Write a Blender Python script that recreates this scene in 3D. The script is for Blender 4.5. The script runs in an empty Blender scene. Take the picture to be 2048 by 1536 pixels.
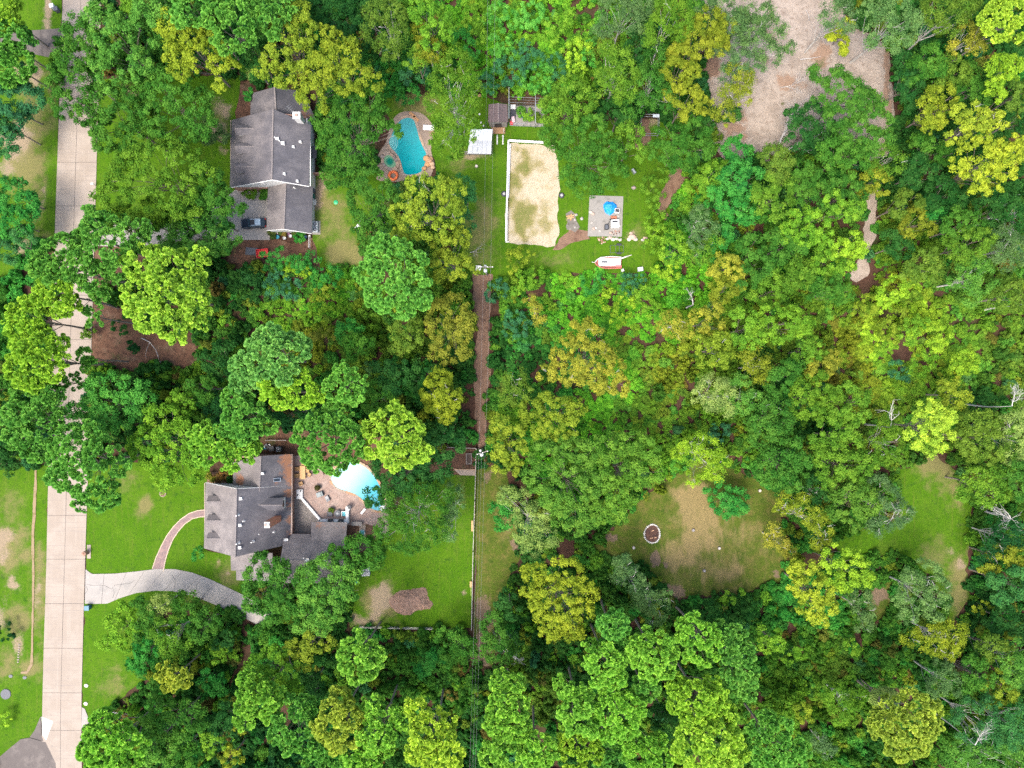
import bpy, math, random
import numpy as np
from mathutils import Vector, Matrix, geometry as mgeo

random.seed(7)
RNG = np.random.default_rng(11)
scene = bpy.context.scene
COLL = scene.collection

# ------------------------------------------------------------------ camera, light, exposure
S = 0.095          # metres on the ground per photograph pixel (2048 wide)
H = 135.0          # height of the drone
cam_data = bpy.data.cameras.new('camera')
cam_data.sensor_width = 36.0
cam_data.lens = 18.0 / (1024 * S / H)
cam_data.clip_start = 1.0
cam_data.clip_end = 6000.0
cam = bpy.data.objects.new('camera', cam_data)
cam.location = (0, 0, H)
COLL.objects.link(cam)
scene.camera = cam

SUN_DIR = Vector((-0.30, -0.36, 0.88)).normalized()     # towards the hazy sun, high in the south-west
sun_elev = math.asin(SUN_DIR.z)
sun_az = math.atan2(SUN_DIR.x, SUN_DIR.y)
world = bpy.data.worlds.new('World')
scene.world = world
world.use_nodes = True
wn = world.node_tree.nodes
wl = world.node_tree.links
wn.clear()
w_out = wn.new('ShaderNodeOutputWorld')
w_bg = wn.new('ShaderNodeBackground')
w_sky = wn.new('ShaderNodeTexSky')
w_sky.sky_type = 'NISHITA'
w_sky.sun_disc = False
w_sky.sun_elevation = sun_elev
w_sky.sun_rotation = sun_az
w_sky.air_density = 1.0
w_sky.dust_density = 4.0
w_sky.ozone_density = 1.0
w_bg.inputs['Strength'].default_value = 0.15
wl.new(w_sky.outputs[0], w_bg.inputs['Color'])
wl.new(w_bg.outputs[0], w_out.inputs['Surface'])

sun_data = bpy.data.lights.new('sun', 'SUN')
sun_data.energy = 1.2
sun_data.angle = math.radians(22)
sun_data.color = (1.0, 0.965, 0.90)
sun = bpy.data.objects.new('sun', sun_data)
sun.rotation_euler = SUN_DIR.to_track_quat('Z', 'Y').to_euler()
sun.location = (-60, -60, 200)
COLL.objects.link(sun)

scene.view_settings.view_transform = 'Standard'
scene.view_settings.look = 'None'
scene.view_settings.gamma = 1.0
scene.view_settings.use_curve_mapping = False
scene.view_settings.exposure = 1.72
scene.render.engine = 'CYCLES'
scene.cycles.use_denoising = False
scene.cycles.max_bounces = 6
scene.cycles.diffuse_bounces = 4
scene.cycles.transmission_bounces = 3


# ------------------------------------------------------------------ helpers
def P(px, py, z=0.0):
    """photograph pixel + height above ground -> metres in the world"""
    k = S * (H - z) / H
    return Vector(((px - 1024) * k, (768 - py) * k, z))


def lin(c):
    out = []
    for v in c[:3]:
        v = v / 255.0
        out.append(v / 12.92 if v <= 0.04045 else ((v + 0.055) / 1.055) ** 2.4)
    return out


def put(o, parent=None):
    COLL.objects.link(o)
    if parent is not None:
        o.parent = parent
    return o


def tag(o, label=None, cat=None, group=None, kind=None):
    if label: o['label'] = label
    if cat: o['category'] = cat
    if group: o['group'] = group
    if kind: o['kind'] = kind
    return o


def thing(name, label, cat, loc=(0, 0, 0), group=None, rz=0.0, kind=None):
    o = bpy.data.objects.new(name, None)
    o.empty_display_size = 0.5
    o.location = loc
    o.rotation_euler = (0, 0, rz)
    put(o)
    return tag(o, label, cat, group, kind)


def copy_tree(o, parent=None):
    c = o.copy()
    put(c, parent)
    for ch in list(o.children):
        copy_tree(ch, c)
    return c


class MB:
    """collects polygons, builds ONE mesh object"""
    def __init__(self):
        self.v = []
        self.f = []

    def add(self, vs, fs):
        n = len(self.v)
        self.v += [tuple(p) for p in vs]
        self.f += [tuple(i + n for i in f) for f in fs]
        return self

    def box(self, c, s, rz=0.0, tilt=None):
        x, y, z = s[0] / 2, s[1] / 2, s[2] / 2
        m = Matrix.Rotation(rz, 3, 'Z')
        if tilt is not None:
            m = m @ tilt
        vs = [Vector(c) + m @ Vector(p) for p in
              ((-x, -y, -z), (x, -y, -z), (x, y, -z), (-x, y, -z), (-x, -y, z), (x, -y, z), (x, y, z), (-x, y, z))]
        return self.add(vs, [(0, 3, 2, 1), (4, 5, 6, 7), (0, 1, 5, 4), (1, 2, 6, 5), (2, 3, 7, 6), (3, 0, 4, 7)])

    def cyl(self, c, r, h, n=14, r2=None, cap=True):
        """c is the centre of the base"""
        r2 = r if r2 is None else r2
        vs = []
        for k in range(n):
            a = 2 * math.pi * k / n
            vs.append((c[0] + r * math.cos(a), c[1] + r * math.sin(a), c[2]))
        for k in range(n):
            a = 2 * math.pi * k / n
            vs.append((c[0] + r2 * math.cos(a), c[1] + r2 * math.sin(a), c[2] + h))
        fs = [(k, (k + 1) % n, n + (k + 1) % n, n + k) for k in range(n)]
        if cap:
            fs.append(tuple(range(n, 2 * n)))
            fs.append(tuple(reversed(range(n))))
        return self.add(vs, fs)

    def lathe(self, c, prof, n=18):
        vs, fs = [], []
        for (r, z) in prof:
            for k in range(n):
                a = 2 * math.pi * k / n
                vs.append((c[0] + r * math.cos(a), c[1] + r * math.sin(a), c[2] + z))
        for j in range(len(prof) - 1):
            for k in range(n):
                k2 = (k + 1) % n
                fs.append((j * n + k, j * n + k2, (j + 1) * n + k2, (j + 1) * n + k))
        fs.append(tuple(reversed(range(n))))
        fs.append(tuple(range((len(prof) - 1) * n, len(prof) * n)))
        return self.add(vs, fs)

    def torus(self, c, R, r, n=20, m=8, flat=1.0):
        vs, fs = [], []
        for i in range(n):
            a = 2 * math.pi * i / n
            for j in range(m):
                b = 2 * math.pi * j / m
                q = R + r * math.cos(b)
                vs.append((c[0] + q * math.cos(a), c[1] + q * math.sin(a), c[2] + r * flat * math.sin(b)))
        for i in range(n):
            for j in range(m):
                fs.append((i * m + j, ((i + 1) % n) * m + j, ((i + 1) % n) * m + (j + 1) % m, i * m + (j + 1) % m))
        return self.add(vs, fs)

    def tube(self, pts, rad, n=6, cap=True):
        pts = [Vector(p) for p in pts]
        if not hasattr(rad, '__len__'):
            rad = [rad] * len(pts)
        vs, fs = [], []
        for i, p in enumerate(pts):
            d = (pts[min(i + 1, len(pts) - 1)] - pts[max(i - 1, 0)])
            if d.length < 1e-9: d = Vector((0, 0, 1))
            d.normalize()
            ref = Vector((0, 0, 1)) if abs(d.z) < 0.9 else Vector((1, 0, 0))
            a = d.cross(ref).normalized()
            b = d.cross(a)
            for k in range(n):
                t = 2 * math.pi * k / n
                vs.append(p + (a * math.cos(t) + b * math.sin(t)) * rad[i])
        for i in range(len(pts) - 1):
            for k in range(n):
                k2 = (k + 1) % n
                fs.append((i * n + k, (i + 1) * n + k, (i + 1) * n + k2, i * n + k2))
        if cap:
            fs.append(tuple(range(n)))
            fs.append(tuple(reversed(range((len(pts) - 1) * n, len(pts) * n))))
        return self.add(vs, fs)

    def prism(self, poly, z0, z1):
        """poly: list of (x, y); flat or per-vertex z"""
        n = len(poly)
        poly = [Vector((p[0], p[1], 0)) for p in poly]
        ar = sum(poly[i].x * poly[(i + 1) % n].y - poly[(i + 1) % n].x * poly[i].y for i in range(n))
        if ar < 0: poly.reverse()
        vs = [(p.x, p.y, z0) for p in poly] + [(p.x, p.y, z1) for p in poly]
        fs = [(k, (k + 1) % n, n + (k + 1) % n, n + k) for k in range(n)]
        tris = mgeo.tessellate_polygon([poly])
        for t in tris:
            a, b, c = [poly[i] for i in t]
            up = (b - a).cross(c - a).z > 0
            t = tuple(t) if up else tuple(reversed(t))
            fs.append(tuple(n + i for i in t))
            fs.append(tuple(reversed(t)))
        return self.add(vs, fs)

    def slab(self, quad, t):
        """a polygon in space thickened downwards"""
        n = len(quad)
        q = [Vector(p) for p in quad]
        nrm = (q[1] - q[0]).cross(q[2] - q[0])
        if nrm.z < 0: q.reverse()
        vs = q + [p - Vector((0, 0, t)) for p in q]
        fs = [tuple(range(n)), tuple(reversed(range(n, 2 * n)))]
        fs += [(k, n + k, n + (k + 1) % n, (k + 1) % n) for k in range(n)]
        return self.add(vs, fs)

    def blob(self, c, s, n=8, m=5, jit=0.15, seed=0):
        """an uneven rounded stone"""
        r = random.Random(seed)
        vs, fs = [(c[0], c[1], c[2] + s[2])], []
        for j in range(1, m):
            th = math.pi * j / m
            for k in range(n):
                a = 2 * math.pi * k / n
                q = 1 + r.uniform(-jit, jit)
                vs.append((c[0] + s[0] * math.sin(th) * math.cos(a) * q, c[1] + s[1] * math.sin(th) * math.sin(a) * q,
                           c[2] + s[2] * math.cos(th) * q))
        vs.append((c[0], c[1], c[2] - s[2]))
        for k in range(n):
            fs.append((0, 1 + k, 1 + (k + 1) % n))
        for j in range(m - 2):
            for k in range(n):
                a, b = 1 + j * n + k, 1 + j * n + (k + 1) % n
                fs.append((a, a + n, b + n, b))
        last = len(vs) - 1
        for k in range(n):
            fs.append((last, 1 + (m - 2) * n + (k + 1) % n, 1 + (m - 2) * n + k))
        return self.add(vs, fs)

    def build(self, name, mat, parent=None, org=None, smooth=False, bevel=0.0):
        me = bpy.data.meshes.new(name)
        v = self.v
        if org is not None:
            v = [(p[0] - org[0], p[1] - org[1], p[2] - org[2]) for p in v]
        me.from_pydata(v, [], self.f)
        me.materials.append(mat)
        if smooth:
            me.polygons.foreach_set('use_smooth', [True] * len(me.polygons))
        me.update()
        o = bpy.data.objects.new(name, me)
        put(o, parent)
        if bevel > 0:
            md = o.modifiers.new('bevel', 'BEVEL')
            md.width = bevel
            md.segments = 2
            md.limit_method = 'ANGLE'
        return o


def fast_tris(name, V, mat, tint=None):
    """V: (n,3,3) triangles -> mesh"""
    n = V.shape[0]
    me = bpy.data.meshes.new(name)
    me.vertices.add(n * 3)
    me.vertices.foreach_set('co', V.reshape(-1).astype(np.float32))
    me.loops.add(n * 3)
    me.loops.foreach_set('vertex_index', np.arange(n * 3, dtype=np.int32))
    me.polygons.add(n)
    me.polygons.foreach_set('loop_start', np.arange(0, n * 3, 3, dtype=np.int32))
    me.polygons.foreach_set('loop_total', np.full(n, 3, dtype=np.int32))
    if tint is not None:
        at = me.attributes.new('tint', 'FLOAT', 'POINT')
        at.data.foreach_set('value', np.repeat(tint, 3).astype(np.float32))
    me.materials.append(mat)
    me.update()
    return me


# ------------------------------------------------------------------ materials
def new_mat(name):
    m = bpy.data.materials.new(name)
    m.use_nodes = True
    nt = m.node_tree
    nt.nodes.clear()
    out = nt.nodes.new('ShaderNodeOutputMaterial')
    b = nt.nodes.new('ShaderNodeBsdfPrincipled')
    nt.links.new(b.outputs[0], out.inputs['Surface'])
    return m, nt, b, out


def N(nt, t, **kw):
    n = nt.nodes.new(t)
    for k, v in kw.items():
        setattr(n, k, v)
    return n


def rgb(c):
    return (c[0], c[1], c[2], 1.0)


def noise(nt, scale, detail=4, rough=0.6, vec=None, dist=0.0, stretch=None):
    if vec is None:
        tc = N(nt, 'ShaderNodeTexCoord')
        vec = tc.outputs['Object']
    if stretch is not None:
        mp = N(nt, 'ShaderNodeMapping')
        mp.inputs['Scale'].default_value = stretch[:3]
        if len(stretch) > 3: mp.inputs['Rotation'].default_value = (0, 0, stretch[3])
        nt.links.new(vec, mp.inputs['Vector'])
        vec = mp.outputs[0]
    n = N(nt, 'ShaderNodeTexNoise')
    n.inputs['Scale'].default_value = scale
    n.inputs['Detail'].default_value = detail
    n.inputs['Roughness'].default_value = rough
    n.inputs['Distortion'].default_value = dist
    nt.links.new(vec, n.inputs['Vector'])
    return n.outputs['Fac']


def ramp(nt, fac, a, b):
    """smooth step of fac between a and b"""
    m = N(nt, 'ShaderNodeMapRange')
    m.interpolation_type = 'SMOOTHSTEP'
    m.inputs['From Min'].default_value = a
    m.inputs['From Max'].default_value = b
    nt.links.new(fac, m.inputs['Value'])
    return m.outputs[0]


def mix(nt, fac, a, b):
    m = N(nt, 'ShaderNodeMix', data_type='RGBA')
    for sock, v in ((m.inputs[6], a), (m.inputs[7], b)):
        if isinstance(v, (tuple, list)):
            sock.default_value = rgb(v)
        else:
            nt.links.new(v, sock)
    if isinstance(fac, (int, float)):
        m.inputs[0].default_value = fac
    else:
        nt.links.new(fac, m.inputs[0])
    return m.outputs[2]


def math_(nt, op, a, b=None, clamp=False):
    m = N(nt, 'ShaderNodeMath', operation=op)
    m.use_clamp = clamp
    for i, v in enumerate((a, b)):
        if v is None: continue
        if isinstance(v, (int, float)):
            m.inputs[i].default_value = v
        else:
            nt.links.new(v, m.inputs[i])
    return m.outputs[0]


def attr(nt, name, kind='GEOMETRY'):
    a = N(nt, 'ShaderNodeAttribute')
    a.attribute_name = name
    a.attribute_type = kind
    return a


def bump(nt, b, fac, strength, dist=0.05):
    n = N(nt, 'ShaderNodeBump')
    n.inputs['Strength'].default_value = strength
    n.inputs['Distance'].default_value = dist
    nt.links.new(fac, n.inputs['Height'])
    nt.links.new(n.outputs[0], b.inputs['Normal'])


SPEC = 0.08
def plain(name, c, rough=0.6, var=0.25, scale=6.0, metal=0.0, bmp=0.0):
    """a surface of one colour with worn, uneven tone"""
    m, nt, b, _ = new_mat(name)
    f = noise(nt, scale, 5, 0.65)
    lo = [v * (1 - var) for v in c]
    hi = [min(1, v * (1 + var)) for v in c]
    nt.links.new(mix(nt, ramp(nt, f, 0.3, 0.7), lo, hi), b.inputs['Base Color'])
    b.inputs['Roughness'].default_value = rough
    b.inputs['Metallic'].default_value = metal
    if bmp: bump(nt, b, f, bmp)
    return m


_pc = {}
def col(c, rough=0.6, var=0.2, metal=0.0, scale=6.0):
    """plain material from an RGB albedo, cached"""
    k = (tuple(round(v, 3) for v in c), rough, var, metal)
    if k not in _pc:
        _pc[k] = plain('paint_%d' % len(_pc), c, rough, var, scale, metal)
    return _pc[k]


ALB = 0.70     # the tones below were picked by eye at a lower exposure
def multi(name, base, layers, rough=0.9, fine=None, bmp=0.0, bscale=8.0, spec=0.06):
    """base colour, then layers (colour, noise scale, lo, hi[, attribute[, stretch]]) blended over it.
    With an attribute the blend follows attribute + noise."""
    m, nt, b, _ = new_mat(name)
    c = [v * ALB for v in base]
    for L in layers:
        cc, sc, lo, hi = L[:4]
        cc = [v * ALB for v in cc]
        at = L[4] if len(L) > 4 else None
        st = L[5] if len(L) > 5 else None
        f = noise(nt, sc, 6, 0.65, stretch=st)
        if at:
            a = attr(nt, at)
            f = math_(nt, 'ADD', f, math_(nt, 'MULTIPLY', a.outputs['Fac'], 1.0))
        c = mix(nt, ramp(nt, f, lo, hi), c, cc)
    if fine:
        f = noise(nt, fine[0], 3, 0.7)
        c = mix(nt, math_(nt, 'MULTIPLY', ramp(nt, f, 0.3, 0.7), fine[2]), c, [v * ALB for v in fine[1]])
    if isinstance(c, (tuple, list)):
        b.inputs['Base Color'].default_value = rgb(c)
    else:
        nt.links.new(c, b.inputs['Base Color'])
    b.inputs['Roughness'].default_value = rough
    b.inputs['Specular IOR Level'].default_value = spec
    if bmp: bump(nt, b, noise(nt, bscale, 5, 0.7), bmp, 0.12)
    return m


def foliage_mat(name, instancer=False, trans=0.34):
    m, nt, b, out = new_mat(name)
    if instancer:
        cs = attr(nt, 'col', 'INSTANCER').outputs['Color']
    else:
        cs = N(nt, 'ShaderNodeObjectInfo').outputs['Color']
    t = attr(nt, 'tint').outputs['Fac']
    h = N(nt, 'ShaderNodeHueSaturation')
    nt.links.new(cs, h.inputs['Color'])
    # leaves of one tree differ: some yellower and paler, some bluer and deeper green
    nt.links.new(math_(nt, 'ADD', 0.516, math_(nt, 'MULTIPLY', t, -0.042)), h.inputs['Hue'])
    nt.links.new(math_(nt, 'ADD', 0.58, math_(nt, 'MULTIPLY', t, 0.86)), h.inputs['Value'])
    h.inputs['Saturation'].default_value = 0.97
    nt.links.new(h.outputs[0], b.inputs['Base Color'])
    b.inputs['Roughness'].default_value = 0.75
    b.inputs['Specular IOR Level'].default_value = 0.06
    tr = N(nt, 'ShaderNodeBsdfTranslucent')
    nt.links.new(h.outputs[0], tr.inputs['Color'])
    ms = N(nt, 'ShaderNodeMixShader')
    ms.inputs[0].default_value = trans
    nt.links.new(b.outputs[0], ms.inputs[1])
    nt.links.new(tr.outputs[0], ms.inputs[2])
    nt.links.new(ms.outputs[0], out.inputs['Surface'])
    return m


M_LEAF = foliage_mat('broad_leaves')
M_NEEDLE = foliage_mat('pine_needles', trans=0.28)
M_UNDER = foliage_mat('undergrowth_leaves', instancer=True)
M_BARK = plain('bark', (0.20, 0.16, 0.13), 0.9, 0.4, 5.0, bmp=0.5)
M_PALEBARK = plain('pale_bark', (0.42, 0.39, 0.35), 0.9, 0.3, 5.0)
M_CONCRETE = multi('concrete', (0.40, 0.325, 0.255), [((0.46, 0.38, 0.305), 1.0, 0.5, 0.72, None, (2.2, 0.06, 1)), ((0.29, 0.245, 0.205), 1.0, 0.6, 0.8, None, (1.6, 0.05, 1)), ((0.47, 0.39, 0.315), 0.25, 0.4, 0.65), ((0.30, 0.255, 0.22), 1.3, 0.58, 0.8),
                   ((0.36, 0.30, 0.25), 1.5, 0.5, 0.7, None, (0.08, 3, 1))], 0.9, (30, (0.27, 0.24, 0.21), 0.35), 0.1, 14)
M_DRIVE = multi('driveway_concrete', (0.44, 0.40, 0.355), [((0.33, 0.31, 0.285), 0.35, 0.52, 0.75), ((0.50, 0.455, 0.41), 0.9, 0.5, 0.7)],
                0.9, (30, (0.24, 0.23, 0.22), 0.35), 0.1, 14)
M_OLDCON = multi('old_concrete', (0.36, 0.335, 0.30), [((0.24, 0.225, 0.20), 0.7, 0.5, 0.7), ((0.46, 0.43, 0.39), 2.0, 0.56, 0.7)],
                 0.9, (25, (0.2, 0.19, 0.17), 0.4), 0.15, 10)
M_DARKCON = multi('dark_concrete', (0.17, 0.145, 0.13), [((0.24, 0.205, 0.18), 0.5, 0.45, 0.7), ((0.12, 0.105, 0.10), 1.4, 0.55, 0.75)],
                  0.9, (30, (0.1, 0.09, 0.085), 0.3), 0.1, 14)
LAWN = (0.076, 0.185, 0.006)
M_LAWN = multi('lawn', LAWN, [((0.105, 0.215, 0.010), 0.22, 0.42, 0.68), ((0.042, 0.115, 0.010), 0.7, 0.52, 0.72),
               ((0.10, 0.18, 0.015), 0.12, 0.52, 0.8),
               ((0.13, 0.20, 0.02), 1.2, 0.5, 0.75, None, (1.6, 0.12, 1)), ((0.045, 0.105, 0.012), 2.6, 0.52, 0.7),
               ((0.25, 0.215, 0.085), 1.1, 0.5, 1.3, 'dry'), ((0.40, 0.29, 0.20), 2.4, 0.7, 1.25, 'bare'),
               ], 0.95, (16, (0.04, 0.10, 0.008), 0.4), 0.5, 12)
M_ROUGH = multi('rough_grass', (0.105, 0.150, 0.018), [((0.060, 0.110, 0.014), 0.35, 0.48, 0.7), ((0.19, 0.165, 0.045), 0.5, 0.45, 0.7), ((0.17, 0.16, 0.04), 1.6, 0.5, 0.72),
                ((0.34, 0.25, 0.11), 0.9, 0.55, 1.2, 'dry', (1, 0.3, 1, 0.9)), ((0.26, 0.175, 0.12), 1.6, 0.75, 1.05, 'bare')],
                0.95, (9, (0.03, 0.055, 0.012), 0.5), 0.7, 7)
M_LITTER = multi('leaf_litter', (0.115, 0.060, 0.040), [((0.045, 0.060, 0.018), 0.12, 0.45, 0.7), ((0.16, 0.095, 0.065), 0.8, 0.5, 0.75),
                 ((0.06, 0.032, 0.024), 2.2, 0.5, 0.7)], 0.95, (9, (0.035, 0.022, 0.016), 0.5), 0.6, 7)
M_REDLITTER = multi('pine_needle_litter', (0.20, 0.105, 0.066), [((0.28, 0.185, 0.12), 0.5, 0.48, 0.72), ((0.11, 0.06, 0.04), 1.1, 0.48, 0.66), ((0.30, 0.20, 0.13), 3.2, 0.58, 0.72), ((0.06, 0.065, 0.025), 0.8, 0.58, 0.72),
                    ((0.10, 0.10, 0.035), 0.25, 0.56, 0.72)], 0.95, (10, (0.07, 0.04, 0.03), 0.5), 0.5, 8)
M_DIRT = multi('dirt', (0.29, 0.18, 0.12), [((0.16, 0.088, 0.06), 0.6, 0.45, 0.7), ((0.30, 0.20, 0.14), 1.6, 0.5, 0.72),
               ((0.07, 0.10, 0.025), 0.5, 0.62, 0.78)], 0.95, (9, (0.10, 0.06, 0.045), 0.45), 0.5, 8)
M_SAND = multi('pale_bare_soil', (0.46, 0.385, 0.315), [((0.34, 0.28, 0.225), 0.35, 0.42, 0.64), ((0.25, 0.19, 0.145), 1.1, 0.52, 0.70), ((0.22, 0.17, 0.12), 4.5, 0.58, 0.72), ((0.16, 0.15, 0.06), 0.7, 0.64, 0.78),
               ((0.33, 0.21, 0.14), 0.9, 0.72, 1.0, 'bare'), ((0.12, 0.14, 0.04), 1.3, 0.9, 1.15, 'dry')], 0.95, (8, (0.33, 0.24, 0.18), 0.5), 0.5, 5)
M_ARENA = multi('arena_sand', (0.60, 0.525, 0.40), [((0.47, 0.37, 0.22), 0.6, 0.5, 0.7), ((0.33, 0.29, 0.12), 1.1, 0.55, 1.25, 'dry'), ((0.22, 0.21, 0.06), 4.5, 0.62, 1.25, 'dry'),
                ((0.13, 0.17, 0.03), 2.6, 0.9, 1.35, 'dry'), ((0.40, 0.31, 0.17), 5.0, 0.52, 0.68)], 0.95, (7, (0.33, 0.26, 0.13), 0.55), 0.6, 6)
M_MULCH = multi('brown_mulch', (0.30, 0.175, 0.11), [((0.40, 0.26, 0.17), 1.6, 0.45, 0.7), ((0.16, 0.085, 0.055), 2.6, 0.5, 0.7)],
                0.95, (9, (0.12, 0.07, 0.05), 0.5), 0.8, 6)

# ------------------------------------------------------------------ ground, lawns, roads
def frac_edge(poly, amp, step=0.7, seed=0):
    r = random.Random(seed)
    out = []
    n = len(poly)
    for i in range(n):
        a, b = poly[i], poly[(i + 1) % n]
        L = (b - a).length
        k = max(1, int(L / step))
        nx = Vector((-(b - a).y, (b - a).x)) / max(L, 1e-6)
        ph = [r.uniform(0, 6.28) for _ in range(4)]
        for j in range(k):
            t = j / k
            w = math.sin(math.pi * t) ** 0.4 if 0 < t < 1 else 0
            s = t * L
            d = 0.5 * math.sin(s / 2.9 + ph[0]) + 0.3 * math.sin(s / 1.1 + ph[1]) + 0.25 * math.sin(s / 0.6 + ph[2]) + r.uniform(-.35, .35)
            out.append(a.lerp(b, t) + nx * d * amp * w)
    return out


def smooth_poly(pts, k=3):
    """Catmull-Rom through the closed polygon"""
    n = len(pts)
    out = []
    for i in range(n):
        p0, p1, p2, p3 = pts[i - 1], pts[i], pts[(i + 1) % n], pts[(i + 2) % n]
        for j in range(k):
            t = j / k
            out.append(0.5 * ((2 * p1) + (p2 - p0) * t + (2 * p0 - 5 * p1 + 4 * p2 - p3) * t * t + (3 * p1 - p0 - 3 * p2 + p3) * t ** 3))
    return out


OPEN = []      # ground that carries no undergrowth, in world xy


def inside(poly, X, Y):
    c = np.zeros(X.shape, bool)
    n = len(poly)
    for i in range(n):
        x1, y1 = poly[i][0], poly[i][1]
        x2, y2 = poly[(i + 1) % n][0], poly[(i + 1) % n][1]
        if y1 == y2: continue
        hit = ((y1 > Y) != (y2 > Y)) & (X < (x2 - x1) * (Y - y1) / (y2 - y1) + x1)
        c ^= hit
    return c


_zn = [0.0]
def sheet(name, px, mat, amp=0.25, dry=(), bare=(), clear=True, z=None, cell=0.9, curved=False, kind='structure', seed=None, parent=None):
    if z is None:
        _zn[0] += 0.004
        z = _zn[0]
    seed = len(OPEN) * 7 + 3 if seed is None else seed
    poly = [Vector(P(a, b)[:2]) for a, b in px]
    if curved: poly = smooth_poly(poly)
    if clear: OPEN.append([tuple(p) for p in poly])
    edge = frac_edge(poly, amp, 0.7, seed) if amp > 0 else poly
    xs = [p.x for p in edge]
    ys = [p.y for p in edge]
    gx, gy = np.meshgrid(np.arange(min(xs), max(xs), cell), np.arange(min(ys), max(ys), cell))
    rr = np.random.default_rng(seed)
    gx = gx + rr.uniform(-.25, .25, gx.shape) * cell
    gy = gy + rr.uniform(-.25, .25, gy.shape) * cell
    msk = inside([tuple(p) for p in edge], gx.ravel(), gy.ravel())
    inner = [Vector((a, b)) for a, b in zip(gx.ravel()[msk], gy.ravel()[msk])]
    ne = len(edge)
    vs, _, fs, _, _, _ = mgeo.delaunay_2d_cdt(edge + inner, [], [tuple(range(ne))], 1, 1e-4)
    me = bpy.data.meshes.new(name)
    up = []
    for f in fs:
        a, b, c = vs[f[0]], vs[f[1]], vs[f[2]]
        up.append(f if (b - a).cross(c - a) > 0 else list(reversed(f)))
    me.from_pydata([(v.x, v.y, z) for v in vs], [], up)
    me.materials.append(mat)
    V = np.array([(v.x, v.y) for v in vs])
    for nm, spots in (('dry', dry), ('bare', bare)):
        w = np.zeros(len(V))
        for s in spots:
            c = P(s[0], s[1])
            rx = s[2] * S
            ry = (s[4] if len(s) > 4 else s[2]) * S
            wx_ = sum(np.sin(V[:, 0] * fx + V[:, 1] * fy + ph) * am for fx, fy, ph, am in ((.9, .4, seed, .3), (-.5, 1.1, 1.3, .3), (2.1, 1.3, 2.2, .22), (-1.7, 2.4, .4, .2)))
            wy_ = sum(np.sin(V[:, 0] * fx + V[:, 1] * fy + ph) * am for fx, fy, ph, am in ((.5, -.9, .7, .3), (1.2, .6, seed, .3), (-1.4, 2.0, 1.2, .22), (2.6, .9, 2.4, .2)))
            q = ((V[:, 0] - c.x) / rx + wx_ * .75) ** 2 + ((V[:, 1] - c.y) / ry + wy_ * .75) ** 2
            w = np.maximum(w, np.exp(-q) * (s[3] if len(s) > 3 else 1.0))
        a = me.attributes.new(nm, 'FLOAT', 'POINT')
        a.data.foreach_set('value', w.astype(np.float32))
    me.update()
    o = bpy.data.objects.new(name, me)
    put(o, parent)
    if kind: o['kind'] = kind
    return o


# the ground sheet reaches far beyond the frame
g = MB()
g.add([(-1500, -1500, -0.02), (1500, -1500, -0.02), (1500, 1500, -0.02), (-1500, 1500, -0.02)], [(0, 1, 2, 3)])
tag(g.build('ground', M_LITTER), kind='structure')

sheet('needle_litter', [(90, 490), (200, 500), (300, 470), (380, 520), (260, 560), (210, 580), (260, 620), (330, 670), (390, 690), (400, 735), (330, 740), (150, 735), (140, 640)],
      M_REDLITTER, 0.8)
sheet('needle_litter', [(495, 860), (600, 860), (760, 870), (800, 900), (960, 895), (950, 955), (890, 955), (800, 935), (690, 930), (520, 915)], M_REDLITTER, 0.6)
sheet('needle_litter', [(415, 170), (500, 160), (502, 235), (463, 245), (462, 380), (425, 390), (395, 330), (420, 280)], M_REDLITTER, 0.8, clear=True)
sheet('needle_litter', [(455, 480), (560, 480), (640, 480), (640, 530), (560, 535), (455, 530)], M_REDLITTER, 0.8)

# lawns
sheet('lawn', [(-60, 930), (98, 930), (95, 1150), (90, 1300), (88, 1420), (80, 1470), (20, 1500), (-60, 1560)], M_LAWN, 0.3,
      dry=[(12, 1100, 45), (80, 1180, 14, 0.8, 80), (20, 1010, 30, 0.5), (40, 1240, 26, 0.9), (60, 1335, 22, 0.9), (80, 1120, 10, 0.9, 40), (15, 1330, 25, 0.7)],
      bare=[(5, 1085, 22, 1.0, 35), (28, 1165, 14, 1.0), (2, 1230, 12, 0.9, 30), (38, 1285, 10, 0.8, 25), (75, 1190, 6, 0.8, 60)])
sheet('lawn', [(-60, -60), (130, -60), (120, 62), (112, 120), (118, 250), (110, 470), (60, 500), (20, 560), (-60, 560)], M_LAWN, 0.3,
      dry=[(70, 240, 30, 0.8, 60), (50, 330, 40, 1.0, 50), (75, 410, 14, 0.6, 60), (100, 480, 15, 0.6), (105, 180, 8, 0.7, 60)],
      bare=[(60, 150, 25, 1.0, 30), (30, 280, 35, 1.0, 45), (15, 340, 20, 0.9), (70, 500, 30, 0.9), (95, 25, 8, 1.1, 60), (85, 395, 6, 0.7, 30)])
sheet('lawn', [(172, 930), (330, 920), (420, 935), (412, 1100), (462, 1110), (490, 1170), (480, 1200), (350, 1190), (172, 1155)], M_LAWN, 0.15,
      dry=[(286, 1014, 13, 1.1, 15), (250, 960, 20, 0.4), (460, 1150, 25, 0.6), (435, 1128, 8, 0.7)], bare=[(435, 1125, 4, 1.0), (458, 1150, 6, 0.9)])
sheet('lawn', [(168, 1200), (250, 1190), (330, 1178), (420, 1195), (440, 1225), (300, 1220), (280, 1300), (290, 1360), (215, 1420), (190, 1450), (164, 1420)], M_LAWN, 0.3,
      dry=[(230, 1365, 30, 0.5), (400, 1215, 30, 0.7)])
sheet('lawn', [(190, 160), (480, 150), (470, 330), (470, 390), (300, 450), (190, 420)], M_LAWN, 0.5, dry=[(430, 245, 25, 0.6)], bare=[(445, 220, 22, 1.0), (440, 260, 15, 1.0), (450, 300, 10, 0.7), (265, 180, 20, 0.8)])
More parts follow.
